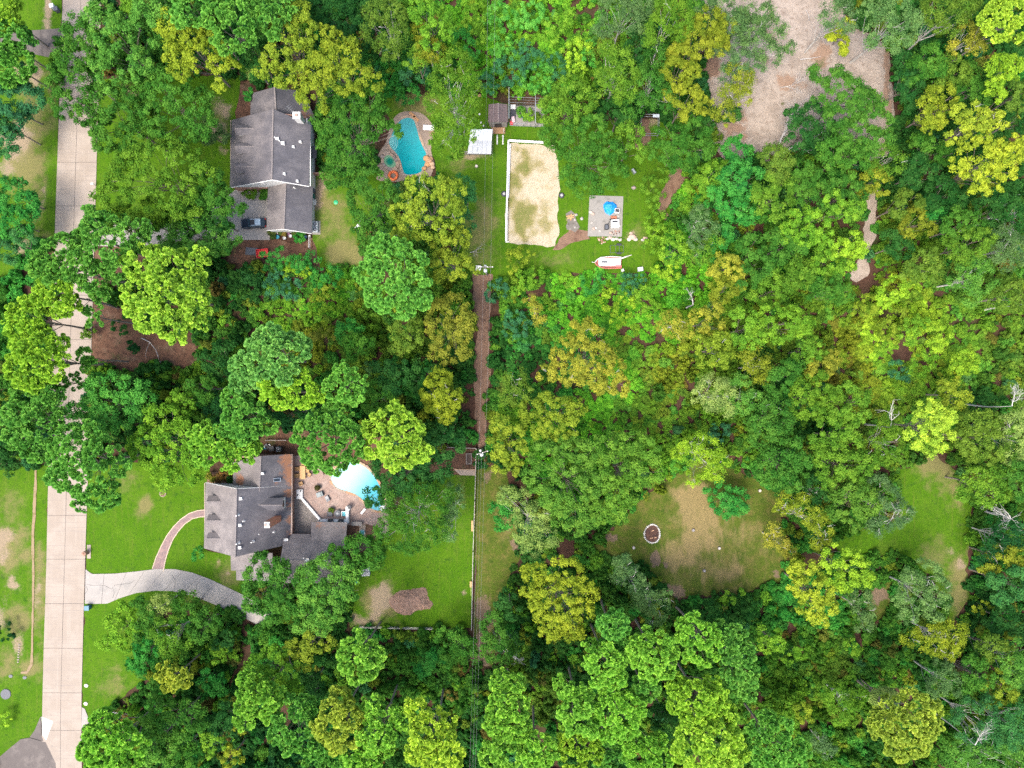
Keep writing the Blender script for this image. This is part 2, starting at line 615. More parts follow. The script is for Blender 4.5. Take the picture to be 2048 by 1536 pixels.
sheet('lawn', [(622, 350), (700, 330), (770, 330), (790, 400), (720, 470), (725, 530), (640, 535), (625, 480)], M_LAWN, 0.3,
      dry=[(690, 505, 35, 1.1, 25), (650, 400, 18, 0.9, 40), (665, 430, 40, 0.6, 50)], bare=[(636, 395, 9, 1.1, 40), (645, 370, 12, 0.9)])
sheet('lawn', [(755, 190), (880, 185), (960, 190), (990, 200), (1110, 240), (1340, 240), (1340, 420), (1325, 520), (1300, 545), (1100, 548), (990, 560), (935, 555), (880, 400), (870, 320), (780, 240)], M_LAWN, 0.4,
      dry=[(970, 440, 30, 0.75, 40), (955, 475, 25, 0.7, 40), (925, 320, 25, 0.6), (1110, 520, 40, 0.45, 15), (830, 205, 40, 0.7), (1275, 470, 20, 0.4), (960, 520, 25, 0.5)],
      bare=[(950, 312, 30, 0.9, 6), (945, 480, 4, 0.9), (1265, 470, 14, 0.8, 8), (1270, 230, 40, 0.9, 30), (1350, 215, 30, 0.9, 20), (1140, 440, 8, 0.8)])
sheet('lawn', [(760, 1050), (860, 950), (945, 950), (952, 940), (948, 1150), (943, 1255), (830, 1258), (700, 1255), (690, 1180)], M_LAWN, 0.3,
      dry=[(925, 985, 12, 0.4, 50), (760, 1210, 30, 0.9, 40)], bare=[(765, 1190, 18, 1.25, 22), (755, 1225, 14, 1.1, 20), (925, 1185, 6, 0.9), (720, 1240, 30, 0.9, 12), (865, 1075, 10, 0.4)])
sheet('lawn', [(952, 930), (1010, 940), (1040, 1060), (1045, 1100), (1020, 1150), (1010, 1230), (985, 1330), (948, 1330)], M_ROUGH, 0.3,
      dry=[(1010, 1050, 18, 0.5, 30), (985, 1250, 20, 0.6)], bare=[(968, 1250, 13, 1.2, 60), (962, 1310, 14, 1.2, 40), (975, 950, 14, 0.7), (1030, 1090, 20, 0.8)])
sheet('clearing_grass', [(1185, 1085), (1230, 1050), (1300, 985), (1350, 950), (1400, 915), (1470, 940), (1560, 975), (1570, 1080), (1565, 1165), (1480, 1190), (1345, 1195), (1300, 1140), (1230, 1115), (1190, 1105)], M_ROUGH, 0.9,
      dry=[(1385, 1000, 36, 1.1, 30), (1395, 1060, 42, .95, 60), (1450, 1145, 50, 0.6, 28), (1360, 1120, 34, 0.75, 40), (1470, 1070, 60, 0.35)],
      bare=[(1210, 1078, 30, 0.9, 8), (1310, 1115, 10, 1.0, 18), (1330, 1128, 10, 1.0, 6), (1350, 1180, 25, 0.8, 16), (1550, 1145, 8, 0.9)])
sheet('clearing_grass', [(1792, 945), (1850, 903), (1900, 930), (1945, 1010), (1935, 1110), (1938, 1200), (1905, 1245), (1865, 1160), (1790, 1100), (1680, 1130), (1665, 1080), (1790, 1040)], M_LAWN, 0.9,
      dry=[(1870, 930, 30, 1.0, 28), (1910, 980, 22, 0.8, 30), (1920, 1170, 25, 1.0, 60), (1870, 1110, 30, 0.5)], bare=[(1925, 1130, 14, 0.9), (1770, 1190, 20, 1.2, 40), (1745, 1225, 16, 1.0), (1900, 1100, 12, 0.6)])
sheet('clearing_grass', [(1725, 1170), (1780, 1160), (1785, 1210), (1750, 1240), (1730, 1220)], M_ROUGH, 0.9, bare=[(1755, 1190, 16, 1.1, 20)])

# bare soil, trails
sheet('bare_soil', [(1355, -40), (1400, 25), (1450, 40), (1400, 130), (1430, 230), (1420, 290), (1450, 330), (1545, 320), (1600, 300), (1640, 260), (1730, 330), (1760, 320), (1782, 300), (1787, 200),
      (1780, 110), (1745, 70), (1700, 60), (1660, -40)], M_SAND, 0.6,
      bare=[(1640, 110, 25, 0.8, 20), (1470, 250, 30, 0.7, 30), (1425, 130, 14, 0.9, 30), (1775, 180, 8, 0.8, 100), (1580, 165, 25, 0.6, 20), (1540, 70, 20, 0.4, 60)],
      dry=[(1596, 45, 4, 1.0), (1563, 208, 4, 1.1), (1515, 245, 4, 1.0), (1712, 147, 4, 1.0), (1640, 125, 20, 0.6, 10)])
sheet('bare_soil', [(1722, 385), (1762, 378), (1753, 440), (1749, 480), (1737, 515), (1735, 552), (1712, 565), (1691, 547), (1708, 536), (1722, 500), (1729, 450)], M_SAND, 0.5)
sheet('dirt_trail', [(945, 548), (985, 548), (983, 600), (976, 660), (984, 730), (974, 790), (970, 900), (955, 905), (950, 800), (948, 720), (954, 640), (945, 590)], M_DIRT, 0.35, z=0.1)
OPEN.append([tuple(P(a, b)[:2]) for a, b in ((938, 545), (990, 545), (989, 610), (982, 660), (990, 730), (980, 800), (976, 900), (950, 905), (944, 800), (942, 720), (948, 640), (938, 600))])
sheet('dirt_trail', [(1345, 335), (1375, 340), (1365, 380), (1345, 395), (1330, 420), (1345, 440), (1335, 445), (1315, 420), (1325, 380)], M_DIRT, 0.4, z=0.1)
sheet('dirt_trail', [(1260, 235), (1300, 240), (1300, 300), (1270, 295)], M_DIRT, 0.6, z=0.1)
sheet('dirt_trail', [(1398, 120), (1440, 100), (1435, 150), (1405, 165)], M_DIRT, 0.4, z=0.1)
sheet('drainage_groove', [(70, 925), (74, 925), (73, 1000), (69, 1080), (69, 1180), (67, 1300), (66, 1330), (55, 1347), (42, 1347), (42, 1343), (54, 1342), (61, 1328), (63, 1280), (65, 1160), (64, 1060), (68, 985)],
      multi('dry_groove', (0.34, 0.25, 0.15), [((0.22, 0.17, 0.075), 1.4, 0.5, 0.7)], 0.95), 0.12, clear=False, z=0.1, cell=0.5)
sheet('arena_sand', [(1016, 287), (1065, 289), (1108, 290), (1117, 340), (1117, 420), (1118, 470), (1110, 492), (1060, 490), (1014, 484), (1013, 400)], M_ARENA, 0.35, z=0.1, cell=0.6,
      dry=[(1045, 435, 24, 1.0, 34), (1055, 330, 26, 0.95, 22), (1025, 370, 14, 0.8, 40), (1090, 440, 22, 0.55, 30), (1035, 300, 10, 0.6)])
sheet('dirt_trail', [(1118, 478), (1140, 458), (1175, 462), (1180, 478), (1150, 484), (1120, 500), (1105, 500)], M_DIRT, 0.3, z=0.104, cell=0.5)
sheet('ash_bed', [(1131, 428), (1142, 421), (1150, 428), (1152, 440), (1160, 455), (1150, 465), (1134, 460), (1135, 445)], multi('ash', (0.20, 0.18, 0.155), [((0.31, 0.28, 0.24), 2.0, 0.5, 0.7), ((0.11, 0.10, 0.075), 1.2, 0.55, 0.7)], 0.95), 0.3, z=0.108, cell=0.5)

# concrete road: every slab is a piece, the joints between them are open
def interp(tab, y):
    for (y0, a), (y1, b) in zip(tab, tab[1:]):
        if y <= y1:
            return a + (b - a) * (y - y0) / (y1 - y0)
    return tab[-1][1]

EL = [(-130, 131), (0, 126), (250, 118), (470, 110), (960, 97), (1150, 93), (1300, 88), (1420, 85), (1700, 82)]
ER = [(-130, 207), (0, 203), (250, 196), (390, 192), (960, 176), (1150, 170), (1300, 166), (1420, 163), (1700, 166)]
road = thing('road', None, None, (0, 0, 0), kind='structure')
rb = MB()
ys = [-120, 0, 120, 240, 360, 480, 600, 720, 840, 960, 1080, 1200, 1320, 1440, 1600]
polyL = [P(interp(EL, y), y) for y in ys]
polyR = [P(interp(ER, y), y) for y in ys]
rb.prism([p[:2] for p in polyL] + [p[:2] for p in reversed(polyR)], -0.05, 0.085)
rb.build('road_base', col((0.10, 0.085, 0.075), 0.95), road)
OPEN.append([tuple(p[:2]) for p in polyL] + [tuple(p[:2]) for p in reversed(polyR)])
JY = [-115, -27, 61, 149, 237, 325, 412, 503, 591, 679, 767, 855, 943, 1031, 1118, 1207, 1296, 1385, 1460, 1548]
JT = 0.035
sv = random.Random(5)
for ya, yb in zip(JY, JY[1:]):
    for h in (0, 1):
        def ex(y, e):
            l, r = interp(EL, y), interp(ER, y)
            c = l + (r - l) * 0.47
            return (l, c)[e] if h == 0 else (c, r)[e]
        a, b, c, d = P(ex(ya, 0), ya), P(ex(ya, 1), ya), P(ex(yb, 1), yb), P(ex(yb, 0), yb)
        q = [(a.x + (JT if h else 0), a.y - JT), (b.x - (0 if h else JT), b.y - JT), (c.x - (0 if h else JT), c.y + JT), (d.x + (JT if h else 0), d.y + JT)]
        mb = MB().prism(q, 0.02, 0.115 + sv.uniform(-.006, .006))
        mb.build('slab', M_CONCRETE, road)

# the turning circle at the bottom of the road
cds = thing('turning_circle', None, None, P(50, 1510), kind='structure')
def flat_piece(name, px, mat, parent, z0=0.0, z1=0.12, org=None):
    return MB().prism([P(a, b)[:2] for a, b in px], z0, z1).build(name, mat, parent, org)
flat_piece('slab', [(82, 1432), (83.6, 1470), (88, 1482), (60, 1474), (70, 1460)], M_DARKCON, cds, -0.1, 0.116, cds.location)
flat_piece('slab', [(84, 1433), (107, 1442), (93, 1480), (86, 1470)], col((0.55, 0.52, 0.45), 0.9), cds, -0.1, 0.122, cds.location)
flat_piece('slab', [(-60, 1560), (-8, 1520), (20, 1496), (42, 1478), (59, 1475), (92, 1484), (112, 1526), (116, 1590), (-60, 1610)], M_DARKCON, cds, -0.1, 0.119, cds.location)
flat_piece('slab', [(164.5, 1414), (170, 1417), (184, 1452), (183, 1462), (163.5, 1456)], M_DRIVE, cds, -0.1, 0.119, cds.location)
OPEN.append([tuple(P(a, b)[:2]) for a, b in [(-60, 1590), (40, 1470), (80, 1430), (190, 1430), (190, 1590)]])

# driveways as strips of slabs between two kerb lines
def strip(name, up, lo, cuts, mat, z1=0.10, gap=0.03, piece='slab'):
    root = thing(name, None, None, (0, 0, 0), kind='structure')
    def along(line, t):
        x = t * (len(line) - 1)
        i = min(int(x), len(line) - 2)
        a, b = line[i], line[i + 1]
        f = x - i
        p = P(a[0] + (b[0] - a[0]) * f, a[1] + (b[1] - a[1]) * f)
        return Vector((p.x, p.y))
    for t0, t1 in zip(cuts, cuts[1:]):
        n = 6
        A = [along(up, t0 + (t1 - t0) * k / n) for k in range(n + 1)]
        B = [along(lo, t0 + (t1 - t0) * k / n) for k in range(n + 1)]
        c = sum(A + B, Vector((0, 0))) / len(A + B)
        d = (A[-1] - A[0]).normalized()
        A[0] += d * gap; B[0] += d * gap; A[-1] -= d * gap; B[-1] -= d * gap
        MB().prism([tuple(p) for p in A] + [tuple(p) for p in reversed(B)], -0.05, z1 + random.uniform(-.004, .004)).build(piece, mat, root)
    base = MB().prism([tuple(along(up, k / 30)) for k in range(31)] + [tuple(along(lo, k / 30)) for k in range(30, -1, -1)], -0.05, z1 - 0.03)
    base.build('strip_base', col((0.09, 0.08, 0.07), 0.95), root)
    OPEN.append([tuple(along(up, k / 30)) for k in range(31)] + [tuple(along(lo, k / 30)) for k in range(30, -1, -1)])
    return root

strip('driveway', [(171.5, 1138), (184, 1148), (230, 1147), (270, 1143), (310, 1138), (350, 1138), (385, 1145), (420, 1158), (450, 1172), (485, 1189), (525, 1212), (548, 1228)],
      [(170, 1207), (190, 1207.5), (215, 1207), (240, 1196), (272, 1186), (310, 1181), (345, 1182), (385, 1191), (418, 1204), (450, 1217), (490, 1236), (520, 1252)],
      [0, .14, .235, .32, .41, .5, .59, .68, .78, .88, 1.0], M_DRIVE)
strip('driveway', [(193, 448), (260, 446), (320, 444), (400, 425), (440, 405), (480, 372), (537, 372)], [(192, 492), (260, 494), (330, 488), (400, 486), (450, 482), (490, 480), (540, 480)],
      [0, .16, .33, .5, .66, .83, 1.0], M_DRIVE, z1=0.104)
strip('driveway', [(0, 66), (45, 62), (80, 60), (124, 57)], [(0, 100), (60, 107), (85, 112), (121, 120)], [0, .35, .68, 1], M_DARKCON, z1=0.1)

# brick walkway in a curve: a pale border on each side, brick field between
M_BRICKWALK, nt, b, _ = new_mat('walk_brick')
bt = N(nt, 'ShaderNodeTexBrick')
tc = N(nt, 'ShaderNodeTexCoord')
nt.links.new(tc.outputs['Object'], bt.inputs['Vector'])
bt.inputs['Scale'].default_value = 2.2
bt.inputs['Color1'].default_value = (0.21, 0.125, 0.11, 1)
bt.inputs['Color2'].default_value = (0.115, 0.08, 0.085, 1)
bt.inputs['Mortar'].default_value = (0.25, 0.20, 0.18, 1)
nt.links.new(mix(nt, ramp(nt, noise(nt, 1.6, 5), 0.45, 0.7), bt.outputs['Color'], (0.25, 0.165, 0.145)), b.inputs['Base Color'])
b.inputs['Roughness'].default_value = 0.9
wk = thing('walkway', None, None, (0, 0, 0), kind='structure')
cl = [(316, 1140, 12.0), (322, 1117, 10.5), (330, 1096, 9), (340, 1075, 8), (352, 1058, 7.5), (366, 1043, 7), (382, 1032, 7), (397, 1027.5, 7.5), (414, 1026, 7.5)]
LL, RR = [], []
for i, (x, y, w) in enumerate(cl):
    a, c = cl[max(i - 1, 0)], cl[min(i + 1, len(cl) - 1)]
    d = Vector((c[0] - a[0], c[1] - a[1])).normalized()
    nn = Vector((-d.y, d.x))
    LL.append((x + nn.x * w, y + nn.y * w, nn))
    RR.append((x - nn.x * w, y - nn.y * w, nn))
def band(A, B): return [P(a[0], a[1])[:2] for a in A] + [P(c[0], c[1])[:2] for c in reversed(B)]
ins = 1.6
Li = [(l[0] - l[2].x * ins, l[1] - l[2].y * ins) for l in LL]
Ri = [(r[0] + r[2].x * ins, r[1] + r[2].y * ins) for r in RR]
MB().prism(band(Li, Ri), -0.05, 0.085).build('brick_field', M_BRICKWALK, wk)
for A, B in ((LL, Li), (Ri, RR)):
    MB().prism(band(A, B), -0.05, 0.11).build('border', col((0.42, 0.33, 0.24), 0.9), wk)

# hairline cracks in the curved driveway
M_CRACK = col((.07, .065, .06), .95)
for pts in ([(174, 1168), (185, 1171), (199, 1170), (212, 1171)], [(212, 1172), (224, 1178), (230, 1170), (245, 1168), (262, 1166), (270, 1160)], [(171.5, 1186), (176, 1180), (173, 1172)], [(228, 1178), (229, 1186), (226, 1196)], [(345, 1150), (352, 1162), (349, 1176)], [(400, 1160), (392, 1172), (396, 1186)]):
    w_ = [Vector(P(a, b)[:2]) for a, b in pts]
    A, B = [], []
    for i, q in enumerate(w_):
        d = (w_[min(i + 1, len(w_) - 1)] - w_[max(i - 1, 0)]).normalized()
        A.append(q + Vector((-d.y, d.x)) * .025); B.append(q - Vector((-d.y, d.x)) * .025)
    MB().prism([tuple(q) for q in A] + [tuple(q) for q in reversed(B)], .07, .1075).build('crack', M_CRACK, bpy.data.objects['driveway'])

# ------------------------------------------------------------------ vegetation builders
def unit(a):
    return a / np.maximum(np.linalg.norm(a, axis=-1, keepdims=True), 1e-9)


def dome_dirs(n, rng, zmin=-0.15):
    z = rng.uniform(zmin, 1.0, n)
    a = rng.uniform(0, 2 * np.pi, n)
    q = np.sqrt(np.maximum(0, 1 - z * z))
    return np.stack([q * np.cos(a), q * np.sin(a), z], 1)


def leaf_tris(center, normal, size, rng, wide=0.62):
    """one leaf spray (a triangle) per row"""
    n = len(center)
    r = rng.normal(size=(n, 3))
    t = unit(np.cross(normal, r))
    b = np.cross(normal, t)
    L = size[:, None] if hasattr(size, '__len__') else size
    V = np.empty((n, 3, 3))
    V[:, 0] = center + t * L * 0.62
    V[:, 1] = center - t * L * 0.38 + b * L * wide * 0.6
    V[:, 2] = center - t * L * 0.38 - b * L * wide * 0.6
    return V


KIND = {
    #      bough radius, boughs per m2 of lobe, leaves per bough, leaf size, width, squash, jitter
    'B': dict(rb=0.80, dens=0.74, n=110, leaf=0.28, wide=0.72, rz=0.72),
    'Y': dict(rb=0.70, dens=0.80, n=92, leaf=0.28, wide=0.75, rz=0.70),
    'F': dict(rb=0.80, dens=0.85, n=92, leaf=0.24, wide=0.55, rz=0.72),
    'P': dict(rb=0.60, dens=1.70, n=48, leaf=0.5, wide=0.5, rz=0.85),
    'V': dict(rb=0.55, dens=0.95, n=70, leaf=0.27, wide=0.7, rz=0.55),
    'S': dict(rb=0.55, dens=1.00, n=62, leaf=0.34, wide=0.38, rz=0.60),
}


def lobe_tris(kind, c, r, rng, others=(), dens=1.0, rz=None):
    k = KIND[kind]
    rz = r * (k['rz'] if rz is None else rz)
    rb = k['rb'] * (1.0 if r > 1.6 else 0.75)
    nb = max(8, int(math.pi * r * r * k['dens'] * dens * 1.5))
    d = dome_dirs(nb, rng, -0.35)
    # an uneven outline: low-frequency swelling of the lobe
    f = np.ones(nb)
    for _ in range(4):
        kv = rng.normal(size=3) * 2.2
        f += 0.085 * np.cos(d @ kv * 1.6 + rng.uniform(0, 6.28))
    f *= rng.uniform(0.80, 1.06, nb)
    pos = np.array(c) + d * np.array([r, r, rz]) * f[:, None] * max(0.2, (1 - 0.55 * rb / r))
    keep = np.ones(nb, bool)
    for (oc, orr) in others:
        q = (pos - np.array(oc)) / np.array([orr, orr, orr * k['rz']])
        keep &= (q ** 2).sum(1) > 0.55
    pos, d = pos[keep], d[keep]
    nb = len(pos)
    if nb == 0: return np.zeros((0, 3, 3)), np.zeros(0)
    nl = k['n']
    bt = rng.uniform(0, 1, nb)
    rbv = rb * rng.uniform(0.55, 1.35, nb)
    C = np.repeat(pos, nl, 0)
    D = np.repeat(d, nl, 0)
    R = np.repeat(rbv, nl)[:, None]
    if kind == 'P':
        dd = unit(rng.normal(size=(nb * nl, 3)) + D * 0.55 + np.array([0, 0, 0.55]))
        L = R * rng.uniform(0.8, 1.1, (nb * nl, 1))
        side = unit(np.cross(dd, np.array([0, 0, 1.0]) + 0.45 * rng.normal(size=(nb * nl, 3))))
        V = np.empty((nb * nl, 3, 3))
        w = 0.155
        V[:, 0] = C + dd * L * 0.12
        V[:, 1] = C + dd * L + side * w
        V[:, 2] = C + dd * L * 0.93 - side * w
        tint = np.repeat(bt, nl) * 0.5 + rng.uniform(0, 0.5, nb * nl)
        return V, tint
    dd = unit(rng.normal(size=(nb * nl, 3)) + D * 0.5 + np.array([0, 0, 0.45]))
    rad = R * rng.uniform(0.38, 1.14, (nb * nl, 1))
    if kind == 'F':
        rad = R * rng.uniform(0.25, 1.25, (nb * nl, 1))
    cen = C + dd * rad * np.array([1, 1, 0.72])
    nrm = unit(dd * 0.8 + rng.normal(size=cen.shape) * 0.42 + np.array([0, 0, 0.35]))
    sz = k['leaf'] * rng.uniform(0.7, 1.3, len(cen))
    V = leaf_tris(cen, nrm, sz, rng, k['wide'])
    tint = np.repeat(bt, nl) * 0.62 + rng.uniform(0, 0.38, len(cen))
    return V, tint


def limbs(mb, a, b, r0, rng, bend=0.12, n=6, seg=4):
    a, b = Vector(a), Vector(b)
    L = (b - a).length
    pts, rad = [], []
    off = Vector((rng.uniform(-1, 1), rng.uniform(-1, 1), rng.uniform(-.3, .6))) * L * bend
    for i in range(seg + 1):
        t = i / seg
        pts.append(a.lerp(b, t) + off * math.sin(math.pi * t))
        rad.append(max(0.012, r0 * (1 - 0.72 * t)))
    mb.tube(pts, rad, n, cap=False)
    return pts


def twigs(mb, tip, direction, L, r, rng, depth=2):
    """pale bare branching"""
    d = Vector(direction).normalized()
    end = Vector(tip) + d * L
    p = limbs(mb, tip, end, r, rng, 0.15, 4, 3)
    if depth > 0:
        for i in (1, 2, 3):
            for _ in range(2 if depth > 1 else 1):
                nd = d + Vector((rng.uniform(-1, 1), rng.uniform(-1, 1), rng.uniform(-.5, .7))) * 0.9
                twigs(mb, p[i], nd, L * rng.uniform(0.4, 0.7), r * (0.62 - 0.09 * i), rng, depth - 1)


PAL = {  'vine': ((96, 178, 30), 'vivid green'),
      # sunlit tone of the leaves in the photograph, and words for it
    'lime': ((158, 208, 56), 'lime green'), 'limebright': ((172, 212, 54), 'pale lime green'),
    'pinegreen': ((106, 178, 62), 'fresh green'), 'pinemint': ((122, 192, 84), 'minty green'), 'pinelime': ((148, 200, 46), 'lime green'),
    'pinelime2': ((132, 198, 58), 'light green'), 'pineyellow': ((172, 196, 66), 'yellowish'), 'pineyellow2': ((172, 196, 58), 'yellow-tipped'),
    'oak': ((72, 132, 38), 'mid green'), 'oakdark': ((46, 104, 40), 'deep green'), 'dark': ((34, 88, 42), 'dark green'),
    'oak2': ((96, 160, 54), 'soft green'), 'oakyellow': ((98, 148, 34), 'yellow-green'), 'oakolive': ((94, 146, 42), 'olive green'),
    'olive': ((100, 138, 40), 'olive'), 'oliveyellow': ((132, 150, 34), 'mustard-green'), 'goldolive': ((156, 162, 48), 'golden olive'),
    'gold': ((140, 164, 34), 'golden'), 'gold2': ((134, 162, 38), 'gold-green'), 'yellow': ((168, 190, 38), 'bright yellow'),
    'yellowg': ((160, 184, 42), 'yellow'), 'yg': ((110, 166, 36), 'spring green'), 'ygbright': ((146, 192, 36), 'bright yellow-green'),
    'greyg': ((94, 134, 72), 'grey-green'), 'greygl': ((106, 150, 78), 'pale grey-green'), 'emerald': ((58, 150, 52), 'emerald green'),
    'emerald2': ((88, 174, 60), 'light emerald'), 'teal': ((66, 132, 84), 'teal'), 'tealoak': ((66, 136, 66), 'blue-green'),
    'paleg': ((142, 172, 80), 'pale sage green'), 'orange': ((128, 140, 44), 'orange-flecked'), 'brown': ((130, 105, 50), 'brownish olive'),
}
KINDNAME = {'B': ('broadleaf_tree', 'broadleaf tree', 'tree'), 'Y': ('broadleaf_tree', 'round-tufted tree', 'tree'), 'F': ('feathery_tree', 'feathery tree', 'tree'),
            'P': ('pine_tree', 'pine', 'tree'), 'V': ('shrub', 'shrub', 'shrub'), 'S': ('shrub', 'frondy shrub', 'shrub')}
LEAF_GAIN = 0.76
PLANTS = []     # (object, kind, colour, x px, y px, extent px)


def plant(kind, colour, h, lobes, dens=1.0, trunk=True, bare=0, seed=None):
    """lobes: (x px, y px, r px) as seen from the drone"""
    seed = len(PLANTS) * 13 + 5 if seed is None else seed
    rng = np.random.default_rng(seed)
    rr = random.Random(seed)
    rm = sum(l[2] for l in lobes) / len(lobes)
    k = KIND[kind]
    L3 = []
    wx = sum(l[0] * l[2] ** 2 for l in lobes) / sum(l[2] ** 2 for l in lobes)
    wy = sum(l[1] * l[2] ** 2 for l in lobes) / sum(l[2] ** 2 for l in lobes)
    ext = max(math.hypot(l[0] - wx, l[1] - wy) + l[2] for l in lobes)
    for (px, py, rp) in lobes:
        r0 = rp * S * 0.9
        off = math.hypot(px - wx, py - wy) / max(ext, 1)
        zc = max(r0 * 0.35, h - r0 * k['rz'] - 0.16 * h * off * (1.0 if len(lobes) > 2 else 0.4) + rr.uniform(-.03, .03) * h)
        r = rp * S * (H - zc) / H * (1.22 if kind == 'P' else 1.13)
        L3.append((P(px, py, zc), r))
    base = P(wx, wy, sum(l[0].z for l in L3) / len(L3))
    base.z = 0.0
    nm, words, cat = KINDNAME[kind]
    t = thing(nm, 'tree', cat, base)
    Vs, Ts = [], []
    for i, (c, r) in enumerate(L3):
        V, T = lobe_tris(kind, c, r, rng, [o for j, o in enumerate(L3) if j != i], dens)
        Vs.append(V); Ts.append(T)
    V = np.concatenate(Vs) - np.array(base)
    T = np.concatenate(Ts)
    V[:, :, 2] = np.maximum(V[:, :, 2], 0.03)
    me = fast_tris('crown' if kind not in 'VS' else 'foliage', V, M_NEEDLE if kind == 'P' else M_LEAF, T)
    cr = bpy.data.objects.new('crown' if kind not in 'VS' else 'foliage', me)
    put(cr, t)
    c = lin(PAL[colour][0])
    j = rr.uniform(0.92, 1.08)
    cr.color = (c[0] * LEAF_GAIN * j * rr.uniform(.95, 1.05), c[1] * LEAF_GAIN * j, c[2] * LEAF_GAIN * j * rr.uniform(.9, 1.1), 1)
    if trunk:
        mb = MB()
        top = Vector((0, 0, max(l[0].z for l in L3) * 0.92))
        r0 = (0.09 + 0.007 * h) * (1 if kind not in 'VS' else 0.3)
        lean = Vector((rr.uniform(-.02, .02) * h, rr.uniform(-.02, .02) * h, 0))
        if kind in 'VS':
            for _ in range(3):
                limbs(mb, (rr.uniform(-.2, .2), rr.uniform(-.2, .2), 0), (rr.uniform(-.6, .6), rr.uniform(-.6, .6), top.z), r0 * 0.5, rr, 0.1, 5, 3)
        else:
            tp = limbs(mb, (0, 0, 0), top + lean * 0.4, r0, rr, 0.02, 8, 6)
            for (c3, r3) in L3:
                for q in range(2 if kind == 'P' else 3):
                    st = tp[rr.choice((3, 4, 5))] if kind == 'P' else tp[rr.choice((2, 3, 4))]
                    e = Vector(c3) - base + Vector((rr.uniform(-.6, .6) * r3, rr.uniform(-.6, .6) * r3, rr.uniform(0.1, .5) * r3))
                    limbs(mb, st, e, r0 * 0.32, rr, 0.08, 5, 4)
        tr = mb.build('trunk' if kind not in 'VS' else 'stems', M_BARK if kind in 'PVS' else M_PALEBARK if kind == 'F' else M_BARK, t, None, True)
        if kind in 'F' or bare:
            for (c3, r3) in L3:
                for q in range((1 if kind == 'F' and rr.random() < .45 else 0) + min(bare, 2)):
                    bb = MB()
                    a = rr.uniform(0, 6.28)
                    s = Vector(c3) - base + Vector((math.cos(a), math.sin(a), 0)) * r3 * rr.uniform(0.05, .4) + Vector((0, 0, r3 * k['rz'] * rr.uniform(.45, .8)))
                    twigs(bb, s, (math.cos(a + rr.uniform(-.6, .6)), math.sin(a + rr.uniform(-.6, .6)), 0.45), r3 * rr.uniform(.25, .45), 0.042, rr, 1)
                    bb.build('bare_branch', M_PALEBARK, t, None, True)
    PLANTS.append((t, kind, colour, wx, wy, ext))
    return t


def dead_wood(name, label, cat, px, py, ang, length, z=1.0, up=0.15, seed=1, r=0.13, depth=3):
    """a bare bleached tree or limb; ang in the picture, degrees counter-clockwise from the right"""
    rr = random.Random(seed)
    b = P(px, py, z)
    t = thing(name, label, cat, (b.x, b.y, 0))
    mb = MB()
    a = math.radians(ang)
    d = Vector((math.cos(a), math.sin(a), up))
    twigs(mb, (0, 0, z), d, length, r, rr, depth)
    if z > 1.5:
        limbs(mb, (0, 0, 0), (0, 0, z), r * 1.6, rr, 0.03, 7, 4)
    mb.build('branches', M_DEAD, t, None, True)
    return t


M_DEAD = plain('bleached_wood', (0.45, 0.42, 0.39), 0.85, 0.2, 4.0)

